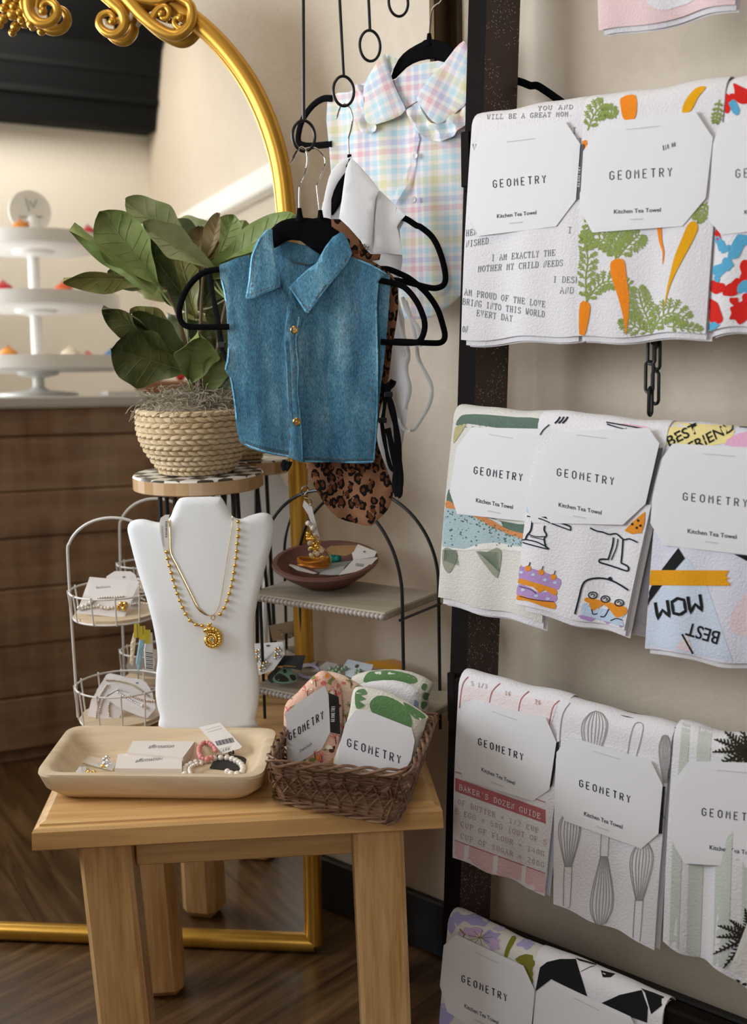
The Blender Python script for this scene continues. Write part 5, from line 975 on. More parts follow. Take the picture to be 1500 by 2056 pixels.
# ------------------------------------------------------------------ white two-tier wire rack
wc = Vector((at(238, 1300, 1.86).x, 1.862, 0)); wr = .072; F0 = wc.y-wr
zA, zB, zC, zD = at(240, 1204, F0).z, at(240, 1257, F0).z, at(240, 1401, F0).z, ZT+.006
wrk = thing('wire_rack', Vector((wc.x, wc.y, ZT)), 'white two-tier round wire rack with arched handle beside the bust', 'rack')
def ring(z, r=wr, tr=.0016, c=wc): mb = MB(); mb.tube([Vector((c.x+cos(a)*r, c.y+sin(a)*r, z)) for a in [2*pi*i/48 for i in range(48)]], tr, 8, closed=True); return mb
for nm, z, r in (('tier_ring', zA, wr), ('tier_ring', zB, wr*.94), ('tier_ring', zC, wr), ('tier_ring', zD, wr*.94)): ring(z, r).obj(nm, WIRE, wrk)
for (za, zb__) in ((zA, zB), (zC, zD)):
    for k in range(12):
        a = 2*pi*k/12+.2; d = Vector((cos(a), sin(a), 0)); mb = MB(); mb.tube([Vector((wc.x, wc.y, za+.003))+d*(wr+.002), Vector((wc.x, wc.y, zb__))+d*(wr*.94+.002), Vector((wc.x, wc.y, zb__-.002))+d*(wr*.9)], .0014, 6); mb.obj('bar', WIRE, wrk)
    mb = MB(); mb.lathe((wc.x, wc.y, zb__), [(0, -.0005), (wr*.915, -.0005), (wr*.915, .006), (0, .006)], 40); mb.obj('wood_disc', TRAYW, wrk)
zt_ = at(246, 1039, wc.y).z; hx0 = wr+.001; mb = MB()
P_ = [Vector((wc.x-hx0, wc.y, zD))]+[Vector((wc.x-hx0, wc.y, z)) for z in (zC, zB, zA+.01)]+[Vector((wc.x+hx0*cos(a), wc.y, zA+.055+(zt_-zA-.055)*sin(a))) for a in [pi-pi*i/18 for i in range(1, 18)]]+[Vector((wc.x+hx0, wc.y, z)) for z in (zA+.01, zB, zC, zD)]
mb.tube(smooth(P_, 3), .0023, 8); mb.obj('handle', WIRE, wrk)
for k in (-1, 1):
    mb = MB(); mb.lathe((wc.x+k*.045, wc.y-.03, ZT), [(0, .0), (.006, 0), (.006, .006), (0, .006)], 12); mb.obj('foot', WIRE, wrk)
mb = MB(); mb.lathe((wc.x, wc.y+.05, ZT), [(0, .0), (.006, 0), (.006, .006), (0, .006)], 12); mb.obj('foot', WIRE, wrk)
CREAM = P('cream jewellery card', 'e2dad6', .7)
def jcard(px, Y, z0, tilt, name, label, beads=(), hole=None, words=(), col=CREAM, cat='card', ext=(1, 0, 0), group=None, sm=0, bmat=PEARL, br=.0022):
    pp = Pl(Vector((at(px[0][0], px[0][1], Y).x, Y, z0)), ext, (0, sin(tilt), cos(tilt))); t = thing(name, pp.p(*px[0]), label, cat, group)
    mb = pp.sheet(px, tf=.0005, tb=.0005, r=.0005, step=.012, sm=sm); bv = mb.bvh()
    for s, a, b, h in words: sans(mb, bv, s, a, b, h, 1, off=.0003)
    if hole: printpoly(mb, bv, [(hole[0]+cos(a)*3.2, hole[1]+sin(a)*1.8) for a in [2*pi*i/10 for i in range(10)]], 1, .0003, 4)
    mb.obj('backing_card', [col, GREYINK], t, smooth=False)
    for j, bl in enumerate(beads):
        mt_ = bl[0]; r = bl[1]; path = smooth([pp.p(x, y, .0006+r) for x, y in bl[2]], 8); L = [0]
        for a, b in zip(path[:-1], path[1:]): L.append(L[-1]+(b-a).length)
        d = 0; q = 0; mb = MB(); mb.tube(path, r*.4, 5)
        while d < L[-1]:
            while L[q+1] < d: q += 1
            mb.ball(path[q].lerp(path[q+1], (d-L[q])/(L[q+1]-L[q]+1e-9)), r, 8); d += 2*r
        mb.obj('bead_row', mt_, t)
    return t, pp
zu, zl = zB+.006, zD+.006
jcard(Z5([(320, 945), (440, 910), (520, 935), (548, 1100), (520, 1200), (330, 1200)]), 1.875, zu, radians(28), 'hair_clip_card', 'round-topped cream card of silver pearl clips at the back of the upper wire tier', [(PEARL, .002, Z5([(500, 1105), (540, 1090), (590, 1110)])), (SILVER, .0018, Z5([(490, 1140), (540, 1130), (600, 1140)])), (PEARL, .0018, Z5([(545, 1010), (585, 1045), (600, 1090)]))], hole=Z5([(440, 950)])[0], sm=2)
jcard(Z5([(205, 948), (545, 980), (440, 1230), (115, 1195)]), 1.825, zu, radians(38), 'hair_clip_card', 'square cream card lettered fashion with pearl hair clips in the upper wire tier', [(PEARL, .0032, Z5([(130, 1160), (190, 1140), (230, 1110)])), (PEARL, .0020, Z5([(190, 1125), (280, 1090), (380, 1085), (430, 1080)])), (PEARL, .0022, Z5([(140, 1170), (250, 1150), (330, 1165)])), (JEWEL, .0042, Z5([(395, 1160), (430, 1125), (450, 1140), (430, 1180)])), (PEARL, .0028, Z5([(270, 1145), (300, 1160), (380, 1155)]))], words=(('fashion', Z5([(248, 1030)])[0], Z5([(345, 1022)])[0], 5),))
jcard(Z5([(300, 1650), (345, 1608), (470, 1640), (560, 1650), (610, 1700), (640, 1790), (500, 1830), (240, 1800)]), 1.885, zl, radians(35), 'hair_pin_card', 'rearmost rounded card of tiny pearls in the lower wire tier', [(P('champagne bead', (.62, .50, .36), .25, .6), .0016, Z5([(320, 1655), (400, 1660), (500, 1690), (600, 1760)])), (PEARL, .0016, Z5([(300, 1700), (400, 1720), (520, 1770), (600, 1830)]))], hole=Z5([(530, 1675)])[0], sm=2)
jcard(Z5([(190, 1900), (215, 1790), (300, 1660), (430, 1700), (420, 1780), (440, 1850), (400, 1925), (250, 1915)]), 1.835, zl, radians(30), 'hair_pin_card', 'upright white card strung with champagne beads at the left of the lower wire tier', [(P('champagne bead', (.62, .50, .36), .25, .6), .0017, Z5([(250, 1910), (260, 1820), (290, 1740), (330, 1680)])), (P('champagne bead', (.62, .50, .36), .25, .6), .0017, Z5([(340, 1900), (335, 1830), (370, 1760)])), (SILVER, .0015, Z5([(270, 1880), (300, 1780), (400, 1720)]))])
jcard(Z5([(310, 1780), (390, 1730), (500, 1750), (650, 1790), (655, 1850), (600, 1915), (540, 1900), (420, 1850)]), 1.822, zl, radians(35), 'hair_pin_card', 'crossed white card with silver beads in front in the lower wire tier', [(SILVER, .0017, Z5([(400, 1740), (480, 1790), (600, 1850)])), (P('champagne bead', (.62, .50, .36), .25, .6), .0017, Z5([(480, 1760), (560, 1790), (640, 1800)])), (PEARL, .0032, Z5([(565, 1830), (585, 1840)]))])
# tags hanging below the upper tier
for i, (px, cc, lab) in enumerate((([(515, 1290), (530, 1285), (522, 1380), (500, 1560), (478, 1540), (485, 1400)], 'e8dcc0', 'leftmost narrow cream key charm hanging under the upper wire tier'),
                                   ([(555, 1305), (582, 1310), (580, 1420), (565, 1500), (540, 1610), (520, 1540), (540, 1400)], '9cc4d6', 'middle pale blue charm hanging under the upper wire tier'),
                                   ([(590, 1330), (634, 1330), (640, 1420), (655, 1540), (640, 1600), (585, 1590), (575, 1450)], 'e4e2de', 'rightmost white barcode charm with a yellow strap hanging under the upper wire tier'))):
    pp = Pl(Vector((0, 1.80+.018*i, 0)), (1, .2, 0)); P_ = Z5(px); t = thing('key_charm', pp.p(*P_[0]), lab, 'charm'); mb = pp.sheet(P_, tf=.0012, tb=.0008, r=.0015, step=.01); bv = mb.bvh()
    xs = [p[0] for p in P_]; 
    if i == 2:
        for k in range(9): stroke(mb, bv, [(min(xs)+4, 1310+k*3.8), (max(xs)-5, 1312+k*3.8)], (1.7, 1)[k % 2], 1, .0004)
    mb.obj('tag', [P('charm '+cc, cc, .5), INK], t, smooth=False)
    x0, y0 = P_[0]; mb = pp.sheet([(x0-2, y0-6), (x0+9, y0-6), (x0+9, y0+22), (x0-3, y0+22)], off=.002, tf=.001, tb=.001, r=.001, step=.01); mb.obj('strap', P('yellow strap', 'd8c23a', .5), t, smooth=False)
    a = pp.p(x0+4, y0-6, .002); mb = MB(); mb.tube([a, Vector((a.x, a.y, zB-.001))], .0008, 6); mb.obj('hook', CHROME, t)
# ------------------------------------------------------------------ checkered stool
sc = at(398, 950, 1.862); Rs = (at(528, 950, 1.862)-sc).length; zs = .0
for _ in range(1): pass
ztop = at(398, 948, 1.862).z
SC = Vector((sc.x, 1.862, 0))
def checkm():
    t = NT('black and bone inlay'); v = t.coord(rot=(0, 0, radians(22))); ck = t.n('ShaderNodeTexChecker', i_Scale=1/.0245); t.l(v, ck.inputs['Vector']); f = t.noise(v, 30, 2)
    t.l(t.mix(ck.outputs['Fac'], t.ramp(f, [(.4, (.03, .025, .02)), (.6, (.07, .05, .035))]), t.ramp(f, [(.3, (.72, .68, .60)), (.7, (.80, .77, .70))])), t.b.inputs['Base Color']); t.b.inputs['Roughness'].default_value = .3; return t.m
def rimm():
    t = NT('wood block rim'); v = t.coord(); s = t.n('ShaderNodeSeparateXYZ'); t.l(v, s.inputs[0]); a = t.math('ARCTAN2', s.outputs[1], s.outputs[0]); k = t.math('FLOOR', t.math('MULTIPLY', a, 32/(2*pi))); wn = t.n('ShaderNodeTexWhiteNoise', noise_dimensions='1D'); t.l(k, wn.inputs['W'])
    t.col(t.ramp(wn.outputs['Value'], [(0, (.42, .24, .09)), (.5, (.58, .38, .20)), (1, (.66, .48, .32))])); t.b.inputs['Roughness'].default_value = .45; return t.m
stl = thing('checkered_stand', Vector((SC.x, SC.y, ZT)), 'small round stand with checkered top and black hairpin legs under the plant', 'plant stand')
mb = MB(); tz_ = ztop; mb.lathe((SC.x, SC.y, 0), [(0, tz_-.024), (Rs-.003, tz_-.024), (Rs, tz_-.022), (Rs, tz_-.003)], 64, mi=1); mb.lathe((SC.x, SC.y, 0), [(Rs, tz_-.003), (Rs-.002, tz_), (0, tz_)], 64, mi=0); mb.obj('seat', [checkm(), rimm()], stl)
for k in range(4):
    a = radians(45+90*k); d = Vector((cos(a), sin(a), 0)); e = Vector((-sin(a), cos(a), 0)); c = Vector((SC.x, SC.y, 0)); zt2 = tz_-.024
    b0 = c+d*.080+Vector((0, 0, ZT+.0035)); mb = MB(); mb.tube([c+d*.06+e*.020+Vector((0, 0, zt2)), b0+e*.004+Vector((0, 0, .01)), b0+e*.0, b0-e*.004+Vector((0, 0, .01)), c+d*.06-e*.020+Vector((0, 0, zt2))], .0035, 8); mb.obj('leg', BLACKMETAL, stl)
# ------------------------------------------------------------------ potted fiddle-leaf plant
PCx = at(392, 870, 1.862); PR = (at(503, 850, 1.862)-PCx).length*.985; PC_ = Vector((PCx.x, 1.862, 0)); zp0 = tz_+.001; zp1 = at(392, 818, 1.862).z
plant = thing('potted_plant', Vector((PC_.x, PC_.y, zp0)), 'artificial fiddle-leaf plant in a woven straw pot on the checkered stand', 'plant')
STRAW = wood('straw rope', (.48, .33, .17), (.66, .50, .30), (.78, .64, .43), 0, 0, 4, .7, .5)
mb = MB(); rows_ = 12; hP = zp1-zp0
def prof_r(t): return PR*(.58+.44*sin(min(1, t*1.25+.04)*pi*.5)-.03*max(0, t-.85)/.15)
for i in range(rows_):
    t = (i+.5)/rows_; r = prof_r(t)-.002; z = zp0+hP*t; nseg = 34; rr = hP/rows_*.62
    for k in range(nseg):
        a = 2*pi*(k+.5*(i % 2))/nseg; sl = (1 if i % 2 else -1)*.48; P_ = []
        for j in range(5):
            q = (j/4-.5)*1.5; aa = a+q*2*pi/nseg; P_.append(PC_+Vector((cos(aa)*(r+.0022*cos(q*2)), sin(aa)*(r+.0022*cos(q*2)), z+sl*q*rr*1.2)))
        mb.tube(P_, [rr*.35, rr*.72, rr*.82, rr*.72, rr*.35], 6)
for k_ in range(1): mb.lathe(PC_, [(prof_r(0)*.6, zp0+.001)]+[(prof_r(t)-.005, zp0+hP*t) for t in np.linspace(0.02, 1, 10)]+[(prof_r(1)-.010, zp0+hP), (prof_r(.8)-.012, zp0+hP*.8), (0, zp0+hP*.8)], 40)
mb.obj('woven_pot', STRAW, plant)
mb = MB(); random.seed(21)
for i in range(620):
    a = random.uniform(0, 2*pi); r = PR*.97*sqrt(random.random()); c = PC_+Vector((cos(a)*r, sin(a)*r, zp1-.006+.026*(1-(r/PR)**2)+random.uniform(-.003, .012))); P_ = []; d = Vector((random.uniform(-1, 1), random.uniform(-1, 1), random.uniform(-.3, .5))).normalized(); v = d.orthogonal()
    for j in range(9): P_.append(c); c = c+d*.0042; d = (d+Vector((random.uniform(-.6, .6), random.uniform(-.6, .6), random.uniform(-.5, .5)-.12))).normalized()
    mb.tube(P_, .00062, 4, caps=False)
mb.lathe(PC_, [(PR*.95, zp1-.012), (PR*.6, zp1+.006), (0, zp1+.012)], 24)
mb.obj('dried_moss', P('grey dried moss', (.36, .31, .23), .9, var=.3), plant, kind='stuff')
def leafm(name, c1, c2, c3):
    t = NT(name); v = t.coord(); f = t.noise(v, 22, 3, .6, .5); t.col(t.ramp(f, [(.32, c1), (.5, c2), (.68, c3)])); t.b.inputs['Roughness'].default_value = .38; t.b.inputs['Specular IOR Level'].default_value = .35; t.bump(t.noise(v, 90, 3), .15); return t.m
LG = leafm('light green leaf', (.16, .23, .065), (.26, .33, .11), (.34, .40, .16)); LD = leafm('dark green leaf', (.03, .055, .015), (.075, .095, .028), (.14, .14, .05)); LO = leafm('olive leaf', (.20, .18, .055), (.29, .27, .09), (.18, .22, .06)); LB = leafm('brown backed leaf', (.20, .14, .065), (.29, .22, .11), (.33, .28, .14)); LP = leafm('pale green leaf', (.30, .36, .16), (.42, .46, .25), (.33, .38, .15))
VEIN = {LG: P('leaf vein light', (.30, .38, .14), .5), LD: P('leaf vein dark', (.16, .17, .07), .5), LO: P('leaf vein olive', (.38, .38, .14), .5), LB: P('leaf vein brown', (.36, .26, .13), .5), LP: P('leaf vein pale', (.44, .50, .24), .5)}
STEMM = P('brown twig stem', (.14, .085, .045), .7, bumpy=.3)
stems = {'a': [((392, 800), 1.86), ((372, 690), 1.85), ((352, 620), 1.84), ((330, 575), 1.83)], 'b': [((402, 790), 1.88), ((402, 700), 1.88), ((405, 600), 1.89), ((412, 500), 1.90)], 'c': [((430, 780), 1.87), ((440, 680), 1.86), ((460, 580), 1.86)]}
for k, pts in stems.items():
    mb = MB(); mb.tube(smooth([at(x, y, Y) for (x, y), Y in pts], 5), [.0036-.0001*i for i in range(16)][:len(smooth([at(x, y, Y) for (x, y), Y in pts], 5))], 8); mb.obj('stem', STEMM, plant)
def leaf(base, tip, w, Yb, Yt, mat, cup=.25, bend=.0, side=0, wav=.12, blunt=1, stem=None):
    """base, tip in the photo; w = widest half-width in metres; side tilts the blade about its midrib"""
    A = at(*base, Yb); B = at(*tip, Yt); ax = (B-A); L = ax.length; t_ = ax.normalized(); view = (EYE-(A+B)/2).normalized(); s_ = t_.cross(view).normalized(); n_ = s_.cross(t_).normalized()
    s2 = s_*cos(side)+n_*sin(side); n2 = -s_*sin(side)+n_*cos(side); nu, nv = 26, 12; V = []; ph = random.random()*6
    for i in range(nu+1):
        u = i/nu; wd = w*(sin(pi*min(1, u**(.85+.35*blunt)))**.62)*(.42+.58*min(1, u*1.7)) if 0 < u < 1 else .0015
        wd *= 1+.06*sin(u*17+ph)
        for j in range(nv+1):
            v = j/nv*2-1; z = cup*w*(abs(v)**1.5)-bend*L*(u*u)+wav*w*abs(v)*sin(u*13+ph+(2 if v > 0 else 0))*.6-.0015*math.exp(-(v*6)**2)+.0012*abs(sin((u-abs(v)*.25)*pi*6.5))*(1-abs(v))
            V.append(A+t_*(L*u)+s2*(wd*v)+n2*z)
    W_ = nv+1; th = n2*.0004; V2 = [p-th for p in V]; N = len(V); F = []; M_ = []
    for i in range(nu):
        for j in range(nv):
            a = i*W_+j; F += [(a, a+1, a+W_+1, a+W_), (a+N, a+W_+N, a+W_+1+N, a+1+N)]; M_ += [0, 0]
    for i in range(nu): a = i*W_; F += [(a, a+W_, a+W_+N, a+N), (a+nv, a+nv+N, a+W_+nv+N, a+W_+nv)]; M_ += [0, 0]
    mb = MB(); mb.add(V+V2, F, M_)
    pos = lambda u, v: V[min(nu, max(0, int(round(u*nu))))*W_+min(nv, max(0, int(round((v+1)/2*nv))))]
    mb.tube([pos(u, 0)+n2*.0006 for u in np.linspace(0, .97, 20)], [.0012*(1-.7*u) for u in np.linspace(0, 1, 20)], 5, mi=1)
    for k in range(1, 7):
        u = .08+.125*k
        for sg in (-1, 1): mb.tube([pos(u, 0)+n2*.0004, pos(min(1, u+.06), sg*.4)+n2*.0004, pos(min(1, u+.14), sg*.82)+n2*.0003], .0004, 4, mi=1, caps=False)
    if stem: S_ = at(*stem[0], stem[1]); mb.tube(smooth([S_, S_.lerp(A, .6)+Vector((0, 0, -.004)), A, pos(.08, 0)], 4), .0017, 6, mi=1)
    mb.obj('leaf', [mat, VEIN[mat]], plant)
random.seed(2)
SA_, SB_, SC2 = ((335, 585), 1.83), ((408, 520), 1.90), ((455, 600), 1.86)
leaf((318, 570), (200, 424), .040, 1.83, 1.80, LG, .28, .03, .1, stem=((352, 620), 1.84))       # big light leaf upper left
leaf((318, 578), (143, 456), .017, 1.825, 1.80, LG, .9, .06, 1.15, stem=SA_)                    # narrow edge-on lower margin
leaf((312, 560), (127, 562), .022, 1.84, 1.82, LO, .4, .03, .75, .18, stem=SA_)                 # pale leaf pointing left
leaf((325, 575), (216, 550), .024, 1.85, 1.86, LD, .2, .0, -.45, stem=SA_)
leaf((372, 600), (266, 460), .030, 1.86, 1.82, LD, .3, .02, .35, stem=((380, 700), 1.86))       # dark leaf
leaf((400, 520), (252, 398), .032, 1.89, 1.85, LP, .3, .04, -.3, stem=SB_)                      # top pale leaf
leaf((428, 545), (284, 448), .026, 1.86, 1.80, LP, .4, .03, -.5, stem=SB_)
leaf((385, 505), (285, 428), .028, 1.92, 1.93, LD, .2, .0, .0, stem=SB_)
leaf((405, 545), (402, 455), .030, 1.90, 1.91, LB, .35, .02, .1, blunt=0, stem=SB_)
leaf((412, 535), (442, 428), .016, 1.90, 1.89, LB, .5, .0, .6, stem=SB_)
leaf((425, 545), (470, 432), .030, 1.93, 1.94, LG, .2, .0, .2, stem=SC2)
leaf((428, 540), (590, 430), .026, 1.88, 1.82, LG, .45, .06, .75, stem=SB_)
leaf((420, 560), (540, 480), .028, 1.91, 1.90, LG, .3, .02, -.3, stem=SC2)
leaf((368, 700), (262, 620), .028, 1.87, 1.85, LO, .2, .02, .2, stem=((380, 720), 1.86))
leaf((392, 740), (262, 632), .026, 1.86, 1.83, LD, .5, .02, -.5, stem=((395, 770), 1.86))
leaf((372, 745), (222, 700), .046, 1.85, 1.81, LD, .22, .03, .1, stem=((396, 780), 1.86))       # big dark lower left leaf
leaf((340, 700), (206, 618), .026, 1.86, 1.82, LD, .4, .05, .7, stem=((392, 760), 1.86))
leaf((378, 760), (400, 672), .034, 1.84, 1.80, LG, .5, .10, -.35, stem=((392, 800), 1.86))      # bright leaf low middle
leaf((408, 792), (452, 700), .024, 1.85, 1.83, LG, .4, .04, -.4, stem=((400, 810), 1.86))
leaf((404, 620), (455, 520), .034, 1.91, 1.92, LD, .2, .0, .1, stem=SC2); leaf((430, 700), (470, 590), .034, 1.90, 1.92, LD, .2, .0, .0, stem=((440, 700), 1.86))
leaf((400, 640), (330, 540), .030, 1.92, 1.94, LD, .2, .0, .1, stem=((402, 700), 1.88)); leaf((440, 780), (470, 745), .020, 1.86, 1.84, LD, .2, .0, .3, stem=((430, 800), 1.87))
leaf((370, 640), (440, 700), .024, 1.90, 1.90, LD, .2, .0, .1, stem=((378, 660), 1.86)); leaf((395, 640), (350, 480), .026, 1.91, 1.90, LO, .2, .0, .2, stem=((402, 700), 1.88))
# ------------------------------------------------------------------ arched two-shelf stand
ZU, ZL = at(523, 1197, 1.80).z, .515
ufl, ufr = on(497, 1190, ZU), on(773, 1231, ZU); SXv = (ufr-ufl).normalized(); SYv = Vector((-SXv.y, SXv.x, 0)); SLn = (ufr-ufl).length; sd = .150
ash = thing('arched_shelf', Vector((ufl.x+SXv.x*SLn/2+SYv.x*.07, ufl.y+SXv.y*SLn/2+SYv.y*.07, ZT)), 'two-tier greyed wood shelf with black arched wire frame at the right rear of the table', 'shelf')
def shelf(z, x0, x1, y0, y1):
    a = ufl+SXv*x0+SYv*y0; c = Vector((ufl.x, ufl.y, 0))+SXv*(x0+x1)/2+SYv*(y0+y1)/2+Vector((0, 0, z-.006)); mb = MB(); mb.rbox(c, SXv*(x1-x0)/2, SYv*(y1-y0)/2, (0, 0, .006), .002); o = mb.obj('shelf_board', GREYW, ash, smooth=False)
    mb = MB(); n_ = int((x1-x0)/.0075)
    P0 = Vector((ufl.x, ufl.y, z-.006))+SXv*x0+SYv*(y0-.002)
    L = [P0+SXv*((x1-x0)*i/(n_*6)) for i in range(n_*6+1)]; mb.tube(L, [.0026+.0024*abs(sin(pi*i/6)) for i in range(len(L))], 8)
    L = [p+SYv*(y1-y0+.004) for p in L]; mb2 = MB(); mb2.tube(L, [.0026+.0024*abs(sin(pi*i/6)) for i in range(len(L))], 8)
    BM = P('greyed beaded trim', (.42, .37, .34), .6); mb.obj('beaded_edge', BM, ash); mb2.obj('beaded_edge', BM, ash)
shelf(ZU, 0, SLn, 0, sd); shelf(ZL, .0, SLn+.055, -.0, sd+.015)
axm = SLn*.5
for k, (yo, xr, name) in enumerate(((.028, 790, 'f'), (sd-.02, 829, 'b'))):
    x1 = SLn+.012; x0 = .002; xm = (x0+x1)/2; hw = (x1-x0)/2; B0 = Vector((ufl.x, ufl.y, 0))+SYv*yo
    zpk = at(640, 985, (B0+SXv*xm).y).z; zsp = ZU+.02; P_ = [B0+SXv*x1+Vector((0, 0, ZT+.002))]+[B0+SXv*x1+Vector((0, 0, z)) for z in (ZL, ZU-.02)]+[B0+SXv*(xm+hw*cos(a))+Vector((0, 0, zsp+(zpk-zsp)*sin(a))) for a in [pi*i/22 for i in range(23)]]+[B0+SXv*x0+Vector((0, 0, z)) for z in (ZU-.02, ZL, ZT+.002)]
    mb = MB(); mb.tube(smooth(P_, 3), .0026, 8); mb.obj('arch_frame', BLACKMETAL, ash)
for z in (ZU-.014, ZL-.014):
    for xx in (SLn+.012, .004):
        B0 = Vector((ufl.x, ufl.y, z))+SXv*xx; mb = MB(); mb.tube([B0+SYv*.02, B0+SYv*(sd-.015)], .0022, 8); mb.obj('cross_bar', BLACKMETAL, ash)
# terracotta bowl and contents
bc = on(655, 1183, ZU); bc = Vector((bc.x, bc.y, 0)); bc = bc+Vector((.0, .030, 0)); Rw = (at(762, 1130, bc.y)-at(655, 1130, bc.y)).length; zrim = ZU+.050
bw = thing('wooden_bowl', Vector((bc.x, bc.y, ZU)), 'reddish brown wooden bowl of jewellery cards on the upper shelf', 'bowl')
tilt = Vector((-.03, -.17, 1)).normalized(); bcz = Vector((bc.x, bc.y-.0, ZU+.004))
mb = MB(); mb.lathe(bcz, [(0, 0), (.03, 0), (.045, .005), (Rw*.80, .021), (Rw, .036), (Rw-.001, .040), (Rw-.008, .040), (Rw*.78, .026), (.045, .011), (0, .008)], 48, tilt); mb.obj('bowl_body', wood('red brown bowl wood', (.13, .05, .035), (.18, .075, .055), (.22, .10, .075), 0, 0, .7, .55, .3), bw)
zbw = ZU+.050
def bcard(px, z, label, col, words=(), th=.001, tl=(0, 0), name='jewellery_card', cat='card', hole=None, bars=None):
    pp = Pl(Vector((bc.x, bc.y, z)), SXv, SYv*cos(tl[0])+Vz*sin(tl[0])); t = MB(); mb = pp.sheet(px, tf=th, tb=.0003, r=.0006, step=.012); bv = mb.bvh()
    if hole: printpoly(mb, bv, [(hole[0]+cos(a)*3, hole[1]+sin(a)*2) for a in [2*pi*i/8 for i in range(8)]], 1, .0003, 4)
    if bars:
        for k in range(7): stroke(mb, bv, [(bars[0]+k*2.4, bars[1]+k*.3), (bars[0]+k*2.4-1.5, bars[1]+6+k*.3)], 1.2, 1, .0003)
    return mb.obj(name, [col, GREYINK], smooth=False, label=label, category=cat)
bcard(Z6([(655, 610), (690, 585), (885, 580), (860, 640), (800, 660), (690, 650)]), ZU+.034, 'tan kraft card at the back of the wooden bowl', P('kraft tan card', '9c7a4e', .7), tl=(.5, 0))
bcard(Z6([(850, 640), (895, 572), (1038, 628), (1020, 668), (860, 690)]), ZU+.036, 'white card with a punched hole at the right of the bowl', PAPER, tl=(.45, 0), hole=Z6([(945, 630)])[0])
bcard(Z6([(750, 806), (880, 668), (1048, 672), (960, 765)]), ZU+.037, 'white bagged card with a printed label in front in the bowl', PAPER, tl=(.35, 0), bars=Z6([(885, 715)])[0])
bcard(Z6([(560, 765), (690, 715), (850, 695), (800, 740), (620, 790)]), ZU+.033, 'greenish clear-bagged card in the middle of the bowl', P('grey green bagged card', '8b9490', .3), tl=(.3, 0))
bcard(Z6([(600, 798), (650, 765), (800, 735), (770, 800), (700, 806)]), ZU+.034, 'silvery film bag lying at the front of the bowl', P('silvery film', 'b5babb', .25), tl=(.3, 0))
bcard(Z6([(345, 715), (400, 725), (590, 790), (560, 796), (440, 770)]), ZU+.034, 'thin white card leaning at the left of the bowl', PAPER, tl=(.2, 0))
mb = MB(); c = pl(*Z6([(560, 725)])[0], Vector((0, 0, ZU+.036)), Vz)
for k in range(3): mb.tube([c+Vector((cos(a)*.024, sin(a)*.017, .004*k+.002*sin(a*2+k))) for a in [2*pi*i/28 for i in range(28)]], .0022, 6, closed=True)
mb.obj('bangle', P('orange resin bangle', 'c77a1d', .3, .3), label='orange and gold coiled bangle in the left half of the bowl', category='bracelet')
mb = MB(); c = pl(*Z6([(715, 685)])[0], Vector((0, 0, ZU+.036)), Vz); mb.ball(c, .011, 12, (1.1, .8, .9)); mb.ball(c+SXv*.008+Vz*.002, .006, 10); mb.tube([c, c+Vz*.012], .0016, 6); mb.obj('tassel', P('teal tassel', '1d8f86', .6, bumpy=.5), label='small teal tassel in the middle of the bowl', category='tassel')
# s-hook with hanging shell bracelet
ah_ = Pl(Vector((0, (Vector((ufl.x, ufl.y, 0))+SYv*.028+SXv*.1).y-.004, 0)), (1, 0, 0))
mb = MB(); mb.tube(ah_.path(Z6([(480, 205), (468, 180), (480, 145), (505, 133), (525, 160), (500, 190), (490, 215), (520, 225), (545, 245), (540, 270), (520, 278)]), 0, 5), .0013, 8)
mb.obj('wire_hook', CHROME, label='silver S-shaped hook on the black arch beside the gold mirror frame', category='hook')
t = thing('shell_bracelet', ah_.p(*Z6([(520, 260)])[0]), 'white tag with pearls and a gold shell bracelet hanging from the silver hook', 'bracelet')
mb = ah_.sheet(Z6([(478, 285), (490, 240), (520, 270), (548, 290), (580, 420), (605, 520), (590, 545), (560, 470), (520, 350)]), tf=.0005, tb=.0005, r=.0005, step=.01); mb.obj('tag', PAPER, t, smooth=False)
for x, y, r in ((520, 415, .0042), (555, 450, .0045), (538, 432, .003)): mb = MB(); mb.ball(ah_.p(*Z6([(x, y)])[0], .005), r, 12); mb.obj('pearl', PEARL, t)
random.seed(8)
for i in range(34):
    u = random.random(); x = 545+(u-.3)*60+random.uniform(-28-30*u, 28+25*u)+15; y = 490+u*190; mb = MB(); c = ah_.p(*Z6([(x, y)])[0], random.uniform(.002, .010)); mb.ball(c, random.uniform(.0032, .0048), 8, (1, .55, .75), rot=Matrix.Rotation(random.uniform(-1, 1), 3, 'Y')); mb.tube([c+Vector((-.003, -.0028, 0)), c+Vector((.003, -.0028, .001))], .0006, 5); mb.obj('shell', (JEWEL, P('ivory shell', 'd9c7a4', .35), JEWEL)[i % 3], t)
mb = MB(); mb.tube(ah_.path(Z6([(540, 470), (560, 540), (600, 580), (650, 620), (680, 660), (690, 710)]), .006, 5), .0012, 6); mb.obj('chain', JEWEL, t)
